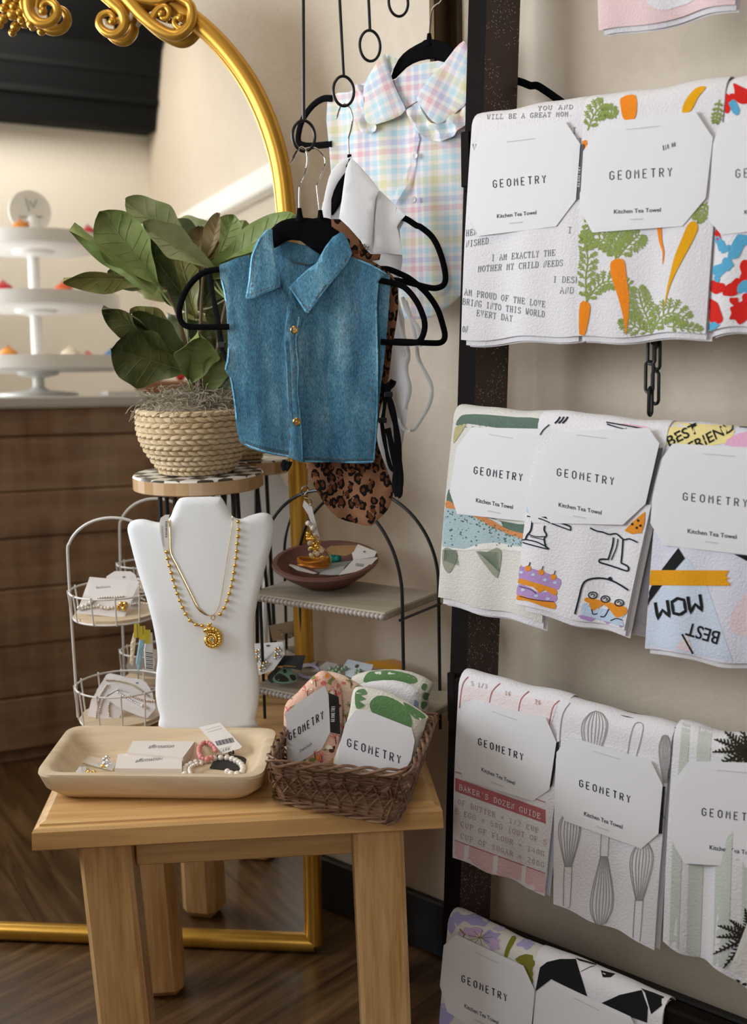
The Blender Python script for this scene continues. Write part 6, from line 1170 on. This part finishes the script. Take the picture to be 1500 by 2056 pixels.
# things lying on the lower shelf
def low(px, z, label, col, name='jewellery_card', cat='card', tl=.0, th=.001, sm=0, dec=None, mats=None, asobj=True):
    pp = Pl(Vector((ufl.x, ufl.y, z)), SXv, SYv*cos(tl)+Vz*sin(tl)); mb = pp.sheet(px, tf=th, tb=.0003, r=.0007, step=.012, sm=sm); bv = mb.bvh()
    if dec: dec(mb, bv)
    return mb, pp
mb, pp = low(Z6([(110, 1320), (330, 1308), (345, 1400), (260, 1520), (150, 1560), (60, 1540)]), ZL+.002, '', None, tl=.75); t = thing('earring_card', pp.p(*Z6([(110, 1320)])[0]), 'white card of silver flower earrings on the lower shelf against the bust', 'earrings'); bv = mb.bvh(); printpoly(mb, bv, [(Z6([(220, 1338)])[0][0]+cos(a)*4.5, Z6([(220, 1338)])[0][1]+sin(a)*2.2) for a in [2*pi*i/10 for i in range(10)]], 1, .0003, 5); mb.obj('backing_card', [PAPER, P('hole brown', (.1, .07, .04), .8)], t, smooth=False)
for x, y in ((150, 1390), (295, 1375), (290, 1420), (150, 1440), (205, 1480), (180, 1510)):
    for k in range(5):
        a = 2*pi*k/5; c = pp.p(*Z6([(x, y)])[0], .003); mb = MB(); mb.ball(c+Vector((cos(a)*.0042, 0, sin(a)*.0042)), .0028, 8); mb.obj('petal', SILVER if k != 2 else JEWEL, t)
mb, pp = low(Z6([(315, 1412), (500, 1408), (470, 1525), (275, 1485)]), ZL+.004, '', None, tl=.55); t = thing('earring_card', pp.p(*Z6([(315, 1412)])[0]), 'black card with camouflage teardrop earrings on the lower shelf', 'earrings'); mb.obj('backing_card', P('black card', '1d1c1c', .6), t, smooth=False)
def camo(mb, bv):
    for p in ([(265, 1560), (300, 1545), (340, 1560), (380, 1600), (330, 1610), (280, 1600)], [(380, 1560), (420, 1560), (440, 1590), (400, 1600)], [(330, 1520), (350, 1515), (360, 1535), (340, 1545)]): printpoly(mb, bv, Z6(p), 1, .0004, 6, sm=2)
for px, lab in (([(345, 1490), (400, 1525), (438, 1590), (400, 1615), (320, 1622), (255, 1600), (270, 1560)], 0), ([(290, 1500), (330, 1530), (260, 1615), (225, 1600), (218, 1560)], 1)):
    mb, p2 = low(Z6(px), ZL+.006+.001*(1-lab), '', None, tl=.35, sm=3, dec=camo if lab == 0 else None); mb.obj('earring', [P('camouflage green enamel', '5f7a60', .35) if lab == 0 else P('dark green enamel', '20281f', .35), P('camouflage black', '121310', .35)], t)
mb = MB(); mb.tube([pp.p(*Z6([(290, 1495)])[0], .006), pp.p(*Z6([(350, 1488)])[0], .009), pp.p(*Z6([(430, 1495)])[0], .006)], .0009, 6); mb.obj('ear_wire', JEWEL, t)
LIL = P('lilac spiral elastic', 'b9b4dc', .5)
mb = MB(); ctr = smooth([on(*q, ZL+z) for q, z in zip(Z6([(410, 1400), (440, 1355), (500, 1325), (540, 1335), (520, 1370), (470, 1400), (430, 1410)]), (.006, .02, .03, .03, .02, .008, .005))], 10)
mb.tube(ctr, [.0024+.0007*sin(i*1.5) for i in range(len(ctr))], 8); mb.obj('hair_coil', LIL, label='lilac spiral hair tie tilted up near the gold frame on the lower shelf', category='hair tie')
mb = MB(); ctr = smooth([on(*q, ZL+.004) for q in Z6([(520, 1475), (560, 1490), (600, 1515), (610, 1550), (570, 1575), (510, 1575), (460, 1560), (452, 1545)])], 10); mb.tube(ctr, [.0024+.0007*sin(i*1.5) for i in range(len(ctr))], 8); mb.obj('hair_coil', LIL, label='lilac spiral hair tie lying flat between the cards on the lower shelf', category='hair tie')
for px, lab, cc, z in (([(480, 1470), (590, 1450), (570, 1490), (480, 1500)], 'small pale square card behind the flat lilac hair tie', 'd8d4d2', .003), ([(600, 1500), (660, 1455), (745, 1475), (690, 1540), (540, 1530)], 'white card lying behind the coral dishcloth on the lower shelf', 'dedad6', .005)):
    mb, p2 = low(Z6(px), ZL+z, '', None); mb.obj('jewellery_card', P('card '+cc, cc, .7), smooth=False, label=lab, category='card')
mb, pp = low(Z6([(820, 1438), (1010, 1480), (985, 1555), (900, 1600), (800, 1560), (785, 1490)]), ZL+.010, '', None, tl=.5); t = thing('earring_card', pp.p(*Z6([(820, 1438)])[0]), 'pale blue-grey card with green bead earrings at the right of the lower shelf', 'earrings'); bv = mb.bvh(); printpoly(mb, bv, Z6([(870, 1500), (880, 1480), (900, 1478), (905, 1490), (890, 1508)]), 1, .0003, 5); mb.obj('backing_card', [P('blue grey card', 'c3ccd2', .6), P('hole brown', (.1, .07, .04), .8)], t, smooth=False)
for i, (x, y) in enumerate(((690, 1510), (710, 1530), (735, 1520), (760, 1540), (780, 1515), (800, 1505), (720, 1550), (885, 1530), (905, 1545), (925, 1555), (880, 1555), (910, 1525), (750, 1500))):
    mb = MB(); mb.ball(pp.p(*Z6([(x, y)])[0], .004), .0036, 8); mb.obj('bead', P('green glass bead', '8fa48a', .25), t)
mb, pp = low(Z6([(940, 1462), (1040, 1450), (1170, 1440), (1240, 1460), (1262, 1500), (1240, 1530), (1000, 1500)]), ZL+.004, '', None, th=.004); mb.obj('trinket_dish', P('amber resin', 'cf9022', .35), label='amber flat dish at the back right corner of the lower shelf', category='dish')
# ------------------------------------------------------------------ hangers and bib collars
Z2 = lambda L: z5(L, 3.75, 560, 0)
Z3 = lambda L: z5(L, 2.5, 340, 380)
def clothmat(name, build):
    t = NT(name); t.b.inputs['Roughness'].default_value = .9; t.b.inputs['Specular IOR Level'].default_value = .15; build(t); return t.m
def denim(t, k=1.0):
    v = t.coord(); m1 = t.n('ShaderNodeMapping'); m1.inputs['Scale'].default_value = (900, 900, 220); t.l(v, m1.inputs[0]); f = t.noise(m1.outputs[0], 1, 3, .7)
    m3 = t.n('ShaderNodeMapping'); m3.inputs['Scale'].default_value = (26, 26, 9); t.l(v, m3.inputs[0]); g = t.noise(m3.outputs[0], 1, 5, .65); m2 = t.n('ShaderNodeMapping'); m2.inputs['Scale'].default_value = (60, 60, 4); t.l(v, m2.inputs[0]); h = t.noise(m2.outputs[0], 1, 2)
    a = t.ramp(g, [(.3, (.035*k, .115*k, .20*k)), (.52, (.075*k, .20*k, .30*k)), (.70, (.17*k, .33*k, .44*k))]); b = t.ramp(f, [(.35, (.55, .55, .55)), (.65, (1.5, 1.45, 1.4))]); c = t.mix(1.0, a, b, 'MULTIPLY')
    c = t.mix(.5, c, t.mix(1.0, c, t.ramp(h, [(.35, (.6, .62, .66)), (.65, (1.5, 1.45, 1.4))]), 'MULTIPLY')); t.col(c); t.bump(f, .35, .0006)
DEN = clothmat('blue denim', denim); DENL = clothmat('faded denim', lambda t: denim(t, 1.55)); DENE = clothmat('pale frayed denim edge', lambda t: denim(t, 2.3)); DEND = clothmat('dark denim seam', lambda t: denim(t, .6)); STITCH = P('rust stitching', (.20, .10, .05), .8)
def leop(t):
    v0 = t.coord(); sx = t.n('ShaderNodeSeparateXYZ'); t.l(v0, sx.inputs[0]); cx = t.n('ShaderNodeCombineXYZ'); t.l(sx.outputs[0], cx.inputs[0]); t.l(t.math('MULTIPLY', sx.outputs[2], .72), cx.inputs[1]); v = cx.outputs[0]
    n = t.n('ShaderNodeTexNoise'); n.inputs['Scale'].default_value = 70; t.l(v, n.inputs['Vector'])
    ad = t.n('ShaderNodeVectorMath', operation='MULTIPLY_ADD'); t.l(n.outputs['Color'], ad.inputs[0]); ad.inputs[1].default_value = (.011, .011, 0); t.l(v, ad.inputs[2])
    vo = t.n('ShaderNodeTexVoronoi', i_Scale=82.0, voronoi_dimensions='2D'); t.l(ad.outputs[0], vo.inputs['Vector']); d = vo.outputs['Distance']; gap = t.noise(v, 110, 2)
    ring_ = t.math('MULTIPLY', t.math('MULTIPLY', t.math('GREATER_THAN', d, .20), t.math('LESS_THAN', d, .47)), t.math('GREATER_THAN', gap, .44)); core = t.math('LESS_THAN', d, .30)
    base = t.ramp(t.noise(v, 14, 3), [(.35, (.17, .07, .032)), (.65, (.36, .18, .10))]); c = t.mix(core, base, (.13, .045, .018)); c = t.mix(ring_, c, (.010, .007, .006)); t.col(c)
LEO = clothmat('leopard print cloth', leop)
def plaid(t, rot=0, K=11.5):
    v = t.coord(); s = t.n('ShaderNodeSeparateXYZ'); t.l(v, s.inputs[0])
    u0_ = t.math('ADD', t.math('MULTIPLY', s.outputs[0], .86), t.math('MULTIPLY', s.outputs[1], -.51)); z0_ = s.outputs[2]
    u = t.math('SUBTRACT', t.math('MULTIPLY', u0_, cos(rot)), t.math('MULTIPLY', z0_, sin(rot))); z = t.math('ADD', t.math('MULTIPLY', u0_, sin(rot)), t.math('MULTIPLY', z0_, cos(rot)))
    WHT, PK, BL, YE, LA = (.84, .80, .78), (.80, .48, .52), (.52, .72, .80), (.74, .70, .42), (.55, .54, .74)
    st = [(0, BL), (.09, WHT), (.15, BL), (.24, WHT), (.33, PK), (.42, WHT), (.48, LA), (.57, WHT), (.63, BL), (.72, WHT), (.78, YE), (.90, WHT)]
    def stripes(x, k, off): return t.ramp(t.math('FRACT', t.math('ADD', t.math('MULTIPLY', x, k), off)), st, 'CONSTANT')
    A = stripes(u, K, .13); B = stripes(z, K, .4); t.col(t.mix(.5, A, B)); t.bump(t.noise(v, 500, 2), .2)
PLD = clothmat('pastel plaid cotton', plaid); PLDR = clothmat('pastel plaid cotton on the bias', lambda t: plaid(t, .55)); PLDL = clothmat('pastel plaid cotton other bias', lambda t: plaid(t, -.35))
STRAPB = P('black ribbon', (.006, .006, .007), .8, spec=.2); BRASS = P('antique brass', (.45, .26, .09), .3, 1)
def hanger(pp, loops, hump, hook, label, thick=.0045, wpx=12, group=None):
    t = thing('velvet_hanger', pp.p(*hump[0]), label, 'hanger', group); k = pp.scale(*hump[0])
    if hump: mb = pp.sheet(hump, tf=thick*.7, tb=thick*.7, r=.004, step=.009, sm=2); mb.obj('shoulder_yoke', VELVET, t)
    for L in loops:
        P_ = pp.path(L, 0, 5); mb = MB(); mb.tube(P_, wpx*k/2, 10, up=pp.N.cross(Vector((1, 0, 0))) if False else None, flat=None); V0 = pp.O
        for i, v in enumerate(mb.v): d = (v-V0).dot(pp.N); mb.v[i] = v-pp.N*(d*.45)
        mb.obj('arm', VELVET, t)
    if hook: mb = MB(); mb.tube(pp.path(hook, .0, 5), .00125, 8); mb.obj('hook', CHROME, t); a = hook[0]; mb = MB(); c = pp.p(a[0], a[1]); mb.tube([c+Vector((0, 0, .006)), c+Vector((0, 0, -.004)), c+Vector((0, 0, -.012))], [.0028, .0042, .007], 10); mb.obj('neck', VELVET, t)
    return t
def ribbon(pp, px, wpx, off, mat, name, parent, **k):
    kk = pp.scale(*px[0]); P_ = pp.path(px, off, 6); mb = MB(); mb.tube(P_, [wpx*kk/2*(.75+.25*abs(sin(i*.35))) for i in range(len(P_))], 6, flat=.0006, up=Vector((1, 0, 0))); return mb.obj(name, mat, parent)
# --- pastel plaid (furthest back, near the wall)
e1 = Vector((.86, -.51, 0)).normalized(); p1 = Pl((.08, 1.83, 1.3), e1)
hanger(p1, [Z2([(400, 742), (330, 745), (250, 800), (180, 900), (150, 1000), (150, 1070), (190, 1095), (260, 1098), (400, 1085)]), [(1030, 160), (1050, 166), (1065, 172), (1078, 172), (1095, 182), (1115, 196), (1130, 207), (1141, 222), (1146, 240), (1140, 262), (1120, 270), (1030, 275)]],
       Z2([(840, 590), (900, 450), (980, 370), (1080, 315), (1100, 300), (1160, 295), (1240, 315), (1320, 360), (1400, 420), (1300, 470), (1180, 445), (1060, 460), (960, 510), (880, 590)]),
       Z2([(1132, 285), (1140, 180), (1152, 80), (1172, 45), (1212, 18), (1225, -20), (1215, -60), (1190, -75), (1165, -60)]), 'black velvet hanger with silver hook carrying the pastel plaid bib, nearest the wall')
t = thing('bib_collar', p1.p(800, 300), 'pastel pink, blue and yellow plaid bib with ruffled collar hanging against the wall', 'bib collar')
wv = lambda a, b: (lambda x, y: a*sin(x*b)+a*.6*sin(x*b*1.9+y*17+1))
mb = p1.sheet([(657, 197), (700, 185), (735, 165), (790, 160), (850, 140), (930, 140), (960, 190), (965, 400), (945, 560), (925, 590), (900, 617), (876, 634), (836, 641), (780, 635), (740, 600), (700, 500), (672, 400), (662, 300)], tf=.0012, tb=.0012, r=.002, step=.010, sm=2, disp=wv(.0035, 60)); bv = mb.bvh()
mb.obj('body', PLD, t)
mb = p1.sheet(Z2([(870, 610), (940, 540), (1000, 500), (1100, 470), (1200, 458), (1250, 470), (1180, 590), (1060, 750), (960, 810), (900, 700)]), off=.004, tf=.0006, tb=.0006, r=.001, step=.010); mb.obj('neck_band', PLD, t)
mb = p1.sheet(Z2([(1010, 1050), (1040, 980), (1060, 1050), (1012, 1250), (960, 1400), (900, 1500), (870, 1560), (860, 1480), (940, 1330), (995, 1230)]), off=.006, tf=.0008, tb=.0006, r=.001, step=.010); mb.obj('placket', PLD, t)
ruf = lambda x, y: .0035*sin(x*210+y*120)+.002*sin(y*260-x*60)
for px in (Z2([(560, 650), (645, 645), (650, 740), (645, 850), (600, 800), (570, 740)]), Z2([(570, 905), (640, 850), (700, 900), (745, 960), (700, 1000), (660, 1010), (610, 980)]), Z2([(960, 830), (1050, 790), (1110, 900), (1200, 935), (1290, 880), (1425, 740), (1430, 800), (1418, 870), (1400, 930), (1362, 975), (1330, 1015), (1290, 1035), (1230, 1068), (1180, 1060), (1135, 1052), (1085, 1020), (1045, 985), (1000, 930), (985, 880)])):
    p1.sheet(px, off=.011, tf=.0007, tb=.0007, r=.001, step=.005, disp=ruf, sm=2).obj('ruffle', PLD, t)
for px in (Z2([(805, 410), (830, 520), (870, 650), (910, 740), (950, 828), (860, 895), (780, 925), (700, 938), (650, 900), (640, 760), (640, 640), (720, 500), (780, 430)]), Z2([(1390, 308), (1415, 350), (1428, 380), (1428, 740), (1350, 830), (1270, 895), (1190, 932), (1120, 870), (1060, 780), (1040, 740), (1100, 640), (1180, 540), (1240, 470), (1320, 370)])):
    p1.sheet(px, off=.014, tf=.0012, tb=.0010, r=.002, step=.008, disp=wv(.0015, 80), sm=2).obj('collar_flap', PLDR if px[0][0] > 850 else PLDL, t)
mb = p1.sheet(Z2([(805, 408), (850, 412), (895, 445), (870, 500), (840, 560), (820, 500)]), off=.010, tf=.0008, tb=.0006, r=.001, step=.008); mb.obj('collar_fold', PLD, t)
for x, y in ((1018, 1505), (1030, 1175)): c = p1.p(*Z2([(x, y)])[0], .009); mb = MB(); mb.lathe(c, [(0, 0), (.0045, 0), (.005, .001), (.004, .002), (0, .0015)], 16, p1.N); mb.obj('button', P('pale clear button', (.72, .70, .72), .2), t)
# --- white collar
e2 = Vector((.99, -.10, 0)).normalized(); p2 = Pl((-.02, 1.782, 1.2), e2)
hanger(p2, [Z3([(1165, 140), (1200, 155), (1240, 182), (1262, 190), (1320, 240), (1360, 320), (1385, 420), (1380, 475), (1345, 495), (1300, 493), (1200, 468), (1120, 455)]), Z2([(495, 1310), (440, 1390), (405, 1500), (400, 1600)])],
       Z2([(500, 1290), (500, 1400), (480, 1500), (430, 1590), (395, 1620), (398, 1520), (430, 1400), (465, 1320)]), Z2([(532, 1195), (524, 1060), (545, 970), (556, 890), (540, 825), (515, 792), (480, 785), (458, 820), (440, 880), (430, 890)]), 'black velvet hanger carrying the white collar bib, its right arm behind the leopard hanger')
t = thing('bib_collar', p2.p(730, 500), 'plain white collar bib with a sparkling brooch and long white straps', 'bib collar')
mb = p2.sheet([(648, 440), (655, 400), (700, 350), (760, 385), (812, 433), (802, 462), (808, 520), (802, 560), (800, 600), (812, 640), (814, 700), (822, 760), (818, 830), (806, 900), (800, 950), (780, 965), (740, 940), (700, 900), (665, 700)], tf=.001, tb=.001, r=.002, step=.010, sm=2, disp=wv(.004, 70)); mb.obj('body', WHITECLOTH, t)
mb = p2.sheet(Z2([(540, 1180), (480, 1205), (400, 1280), (360, 1400), (335, 1520), (318, 1600), (350, 1640), (392, 1650), (395, 1500), (440, 1380), (500, 1295), (545, 1190)]), off=.003, tf=.001, tb=.001, r=.002, step=.008, sm=2); mb.obj('neck_band', WHITECLOTH, t)
p2.sheet(Z2([(545, 1185), (600, 1240), (680, 1330), (755, 1425), (730, 1500), (720, 1600), (712, 1720), (700, 1900), (560, 1800), (450, 1650), (470, 1520), (500, 1300), (520, 1230)]), off=.010, tf=.0012, tb=.001, r=.002, step=.009, disp=wv(.0015, 60)).obj('collar_flap', WHITECLOTH, t)
p2.sheet(Z2([(755, 1430), (820, 1490), (890, 1560), (952, 1625), (920, 1660), (890, 1705), (905, 1760), (925, 1860), (930, 1920), (720, 1900), (718, 1700), (735, 1520)]), off=.007, tf=.0012, tb=.001, r=.002, step=.009, disp=wv(.002, 90)).obj('collar_flap', WHITECLOTH, t)
c = p2.p(733, 497, .014); random.seed(4); mb = MB()
for i in range(11): a = i*2.4; r = .0018*sqrt(i); mb.ball(c+Vector((cos(a)*r, 0, sin(a)*r)), .0017, 6)
mb.obj('brooch', SILVER, t)
for L, w_ in ((Z3([(1170, 540), (1190, 600), (1220, 680), (1240, 780), (1250, 850), (1290, 930), (1318, 1000), (1300, 1090), (1240, 1190), (1205, 1212), (1170, 1190), (1158, 1150)]), 9), (Z3([(1185, 560), (1210, 640), (1250, 700), (1262, 790)]), 10), (Z3([(1130, 560), (1150, 640), (1175, 740), (1200, 830), (1185, 900), (1205, 1000), (1180, 1100)]), 11)):
    ribbon(p2, L, w_, .004, WHITECLOTH, 'strap', t)
# --- leopard bib
p3 = Pl((0, 1.72, 1.1), (1, 0, 0))
hanger(p3, [Z3([(1060, 400), (1100, 402), (1160, 425), (1215, 455), (1290, 520), (1345, 600), (1375, 690), (1383, 740), (1365, 768), (1310, 772), (1180, 765), (1060, 762)])],
       Z3([(640, 200), (690, 160), (740, 143), (790, 143), (840, 165), (880, 210), (900, 240), (800, 300), (700, 260)]), Z2([(312, 1615), (290, 1430), (292, 1385), (330, 1290), (352, 1215), (325, 1155), (265, 1112), (205, 1118), (150, 1125), (125, 1155), (105, 1192)]), 'black velvet hanger carrying the leopard bib, directly behind the denim hanger')
t = thing('bib_collar', p3.p(700, 950), 'brown leopard-print bib with rounded hem, black straps, hanging behind the denim bib', 'bib collar')
p3.sheet(Z3([(620, 330), (760, 290), (900, 300), (1000, 350), (1060, 385), (1100, 410), (1140, 470), (1150, 560), (1142, 660), (1118, 800), (1100, 950), (1060, 1100), (1042, 1240), (1060, 1320), (1090, 1400), (1118, 1480), (1122, 1540), (1095, 1610), (1050, 1655), (1012, 1690), (930, 1678), (850, 1652), (790, 1590), (745, 1520), (700, 1430), (680, 1370), (640, 1200), (620, 800)]), tf=.001, tb=.001, r=.002, step=.010, sm=2, disp=wv(.003, 55)).obj('body', LEO, t)
p3.sheet(Z3([(812, 150), (856, 150), (900, 190), (960, 258), (985, 300), (1010, 325), (1062, 325), (1055, 355), (1000, 362), (960, 350), (915, 320), (880, 260), (850, 210), (815, 190)]), off=.004, tf=.0015, tb=.001, r=.002, step=.008).obj('collar_flap', LEO, t)
for L, w_ in ((Z3([(1055, 975), (1085, 1000), (1112, 985), (1125, 960), (1095, 1010), (1112, 1080), (1135, 1180), (1150, 1300), (1158, 1420), (1160, 1500), (1148, 1538), (1134, 1500), (1136, 1400), (1120, 1300), (1095, 1200)]), 14), (Z3([(1070, 1000), (1082, 1060), (1072, 1150), (1066, 1165), (1080, 1260), (1100, 1360), (1120, 1410), (1145, 1400)]), 9), (Z3([(200, 420), (212, 500), (232, 600), (250, 700), (262, 790), (278, 830), (292, 860)]), 12), (Z3([(585, 1362), (572, 1385), (580, 1405), (598, 1390), (602, 1366)]), 12)):
    ribbon(p3, L, w_, .006, STRAPB, 'strap', t)
for x, y in ((1070, 1160), (1100, 1030), (262, 780)): c = p3.p(*Z3([(x, y)])[0], .008); mb = MB(); mb.rbox(c, (.006, 0, 0), (0, .0015, 0), (0, 0, .004), .001); mb.obj('strap_slider', P('black plastic', (.01, .01, .01), .25), t, smooth=False)
# --- denim bib
p4 = Pl((0, 1.675, 1.1), (1, 0, 0))
hanger(p4, [Z3([(250, 402), (190, 412), (140, 440), (95, 490), (65, 550), (50, 610), (58, 660), (90, 688), (160, 692), (300, 690)]), Z3([(1040, 455), (1080, 462), (1150, 478), (1195, 505), (1245, 570), (1278, 650), (1280, 710), (1255, 762), (1200, 772), (1060, 765)])],
       Z3([(500, 225), (520, 190), (560, 160), (610, 146), (690, 143), (760, 155), (820, 190), (860, 230), (840, 300), (760, 330), (660, 260), (580, 262), (520, 300)]), Z2([(155, 1600), (155, 1440), (165, 1390), (190, 1330), (210, 1260), (215, 1190), (205, 1135), (170, 1108), (140, 1140), (118, 1185), (98, 1212), (75, 1235)]), 'frontmost black velvet hanger with silver hook carrying the denim bib')
t = thing('bib_collar', p4.p(600, 700), 'blue denim bib with pointed collar and brass buttons, front of the hangers', 'bib collar')
fold = lambda x, y: .0035*sin(x*48+1.0)+.0022*sin(x*101+y*9)+.0012*sin(x*30+y*60)
# back panel, seen at the right edge and inside the neck
p4.sheet(Z3([(520, 300), (600, 350), (740, 320), (900, 335), (1000, 375), (1105, 430), (1112, 470), (1100, 620), (1085, 800), (1060, 1000), (1045, 1160), (1030, 1360), (700, 1350), (420, 1270), (340, 900), (330, 500)]), off=-.012, tf=.0012, tb=.0012, r=.002, step=.012, disp=fold).obj('back_panel', DENL, t)
nb1 = p4.sheet(Z3([(530, 262), (575, 256), (640, 270), (700, 288), (765, 290), (745, 365), (700, 382), (620, 368), (560, 345), (525, 325)]), off=-.006, tf=.0014, tb=.001, r=.002, step=.008); bv = nb1.bvh()
stroke(nb1, bv, Z3([(530, 345), (600, 362), (700, 378), (745, 372)]), 1.4, 1, .0005); nb1.obj('neck_band', [DEN, STITCH], t)
def seamed(px, off, name, mat, lines=(), dark=(), edge=(), disp=fold, tf=.0014, tb=.0012, sm=0, step=.009):
    mb = p4.sheet(px, off=off, tf=tf, tb=tb, r=.002, step=step, disp=disp, sm=sm); bv = mb.bvh()
    for L in dark: stroke(mb, bv, Z3(L), 5.5, 2, .0004, k=3)
    for L in edge: stroke(mb, bv, Z3(L), 2.6, 3, .0006, k=3)
    for L in lines:
        Q = smooth([(x, y, 0) for x, y in Z3(L)], 8); 
        d = 0
        for a, b in zip(Q[:-1:2], Q[1::2]): stroke(mb, bv, [(a.x, a.y), (b.x, b.y)], 1.3, 1, .0007, seg=3)
    mb.obj(name, [mat, STITCH, DEND, DENE], t); return mb
seamed(Z3([(250, 378), (300, 360), (345, 342), (398, 328), (420, 400), (480, 440), (560, 490), (620, 570), (655, 648), (640, 760), (650, 900), (648, 1000), (662, 1180), (668, 1368), (600, 1345), (535, 1335), (470, 1320), (400, 1300), (352, 1272), (335, 1200), (325, 1100), (312, 1000), (300, 945), (276, 905), (285, 860), (292, 780), (288, 690), (284, 600), (272, 520), (258, 465), (248, 410)]), .000, 'front_panel', DEN,
       lines=[[(345, 1262), (470, 1305), (600, 1330)], [(585, 760), (598, 900), (600, 1100), (605, 1330)]], dark=[[(352, 1258), (470, 1298), (600, 1322)]], edge=[[(352, 1266), (470, 1312), (600, 1338)], [(255, 384), (254, 420), (268, 480), (284, 560), (294, 700), (296, 840), (282, 905), (306, 945), (318, 1000), (332, 1100), (340, 1200)]])
seamed(Z3([(600, 480), (640, 545), (700, 620), (800, 480), (880, 390), (912, 338), (960, 355), (1030, 385), (1105, 430), (1070, 440), (1050, 462), (1042, 560), (1046, 700), (1050, 850), (1048, 950), (1046, 1150), (1035, 1300), (1028, 1370), (980, 1378), (900, 1376), (860, 1374), (760, 1372), (672, 1368), (660, 1180), (650, 1000), (642, 900), (632, 760), (655, 650), (635, 600), (600, 560)]), .0045, 'front_panel', DEN,
       lines=[[(680, 1345), (860, 1355), (1020, 1355)], [(1018, 950), (1012, 1150), (1008, 1340)], [(725, 1018), (735, 1035)]], dark=[[(680, 1350), (860, 1360), (1020, 1360)]], edge=[[(1046, 470), (1037, 600), (1043, 900), (1040, 1150), (1026, 1355)], [(678, 1364), (860, 1369), (1024, 1366)], [(925, 346), (1010, 381), (1088, 424)]])
seamed(Z3([(600, 560), (628, 575), (655, 620), (668, 655), (640, 760), (652, 900), (648, 1000), (666, 1180), (674, 1366), (664, 1370), (600, 1345), (610, 1200), (592, 1050), (585, 900), (575, 760), (585, 660), (590, 600)]), .0085, 'button_placket', DEN, edge=[[(650, 640), (634, 760), (646, 900), (642, 1000), (659, 1180), (666, 1355)], ], dark=[[(606, 565), (630, 585), (648, 622)], [(592, 760), (600, 900), (605, 1050), (614, 1200), (606, 1330)], [(648, 780), (645, 1000), (658, 1180)]], lines=[[(622, 900), (625, 965)], [(628, 905), (618, 935), (620, 965)]])
seamed(Z3([(482, 207), (500, 198), (518, 203), (520, 260), (530, 330), (545, 400), (557, 445), (556, 492), (520, 505), (480, 522), (440, 542), (410, 552), (380, 546), (390, 500), (398, 455), (402, 400), (410, 340), (425, 290), (450, 245)]), .011, 'collar_flap', DENL, lines=[[(400, 528), (470, 505), (545, 478)], [(412, 530), (420, 440), (432, 330), (470, 235)]], edge=[[(388, 540), (400, 470), (408, 400), (417, 330), (453, 248)], [(388, 544), (430, 540), (480, 517), (550, 488)], [(552, 480), (551, 445), (540, 400)]], disp=lambda x, y: .001*sin(x*70), tf=.002)
seamed(Z3([(860, 214), (880, 225), (900, 265), (918, 322), (890, 375), (840, 440), (800, 485), (745, 555), (698, 622), (680, 617), (655, 575), (635, 545), (598, 492), (640, 450), (690, 405), (740, 368), (765, 320), (785, 285), (820, 240)]), .0125, 'collar_flap', DENL, lines=[[(615, 490), (655, 545), (690, 600)], [(700, 598), (780, 490), (850, 405), (900, 330)]], edge=[[(698, 613), (797, 480), (885, 373), (911, 322)], [(605, 492), (644, 548), (686, 612)]], disp=lambda x, y: .001*sin(x*70), tf=.002)
for x, y in ((627, 706), (640, 1166)):
    q = Z3([(x, y)])[0]; c = p4.p(q[0], q[1], .0145); mb = MB(); mb.lathe(c, [(0, 0), (.0052, 0), (.0056, .0012), (.0042, .0022), (.0036, .0014), (.0012, .0014), (0, .0024)], 20, p4.N); mb.obj('button', BRASS, t)
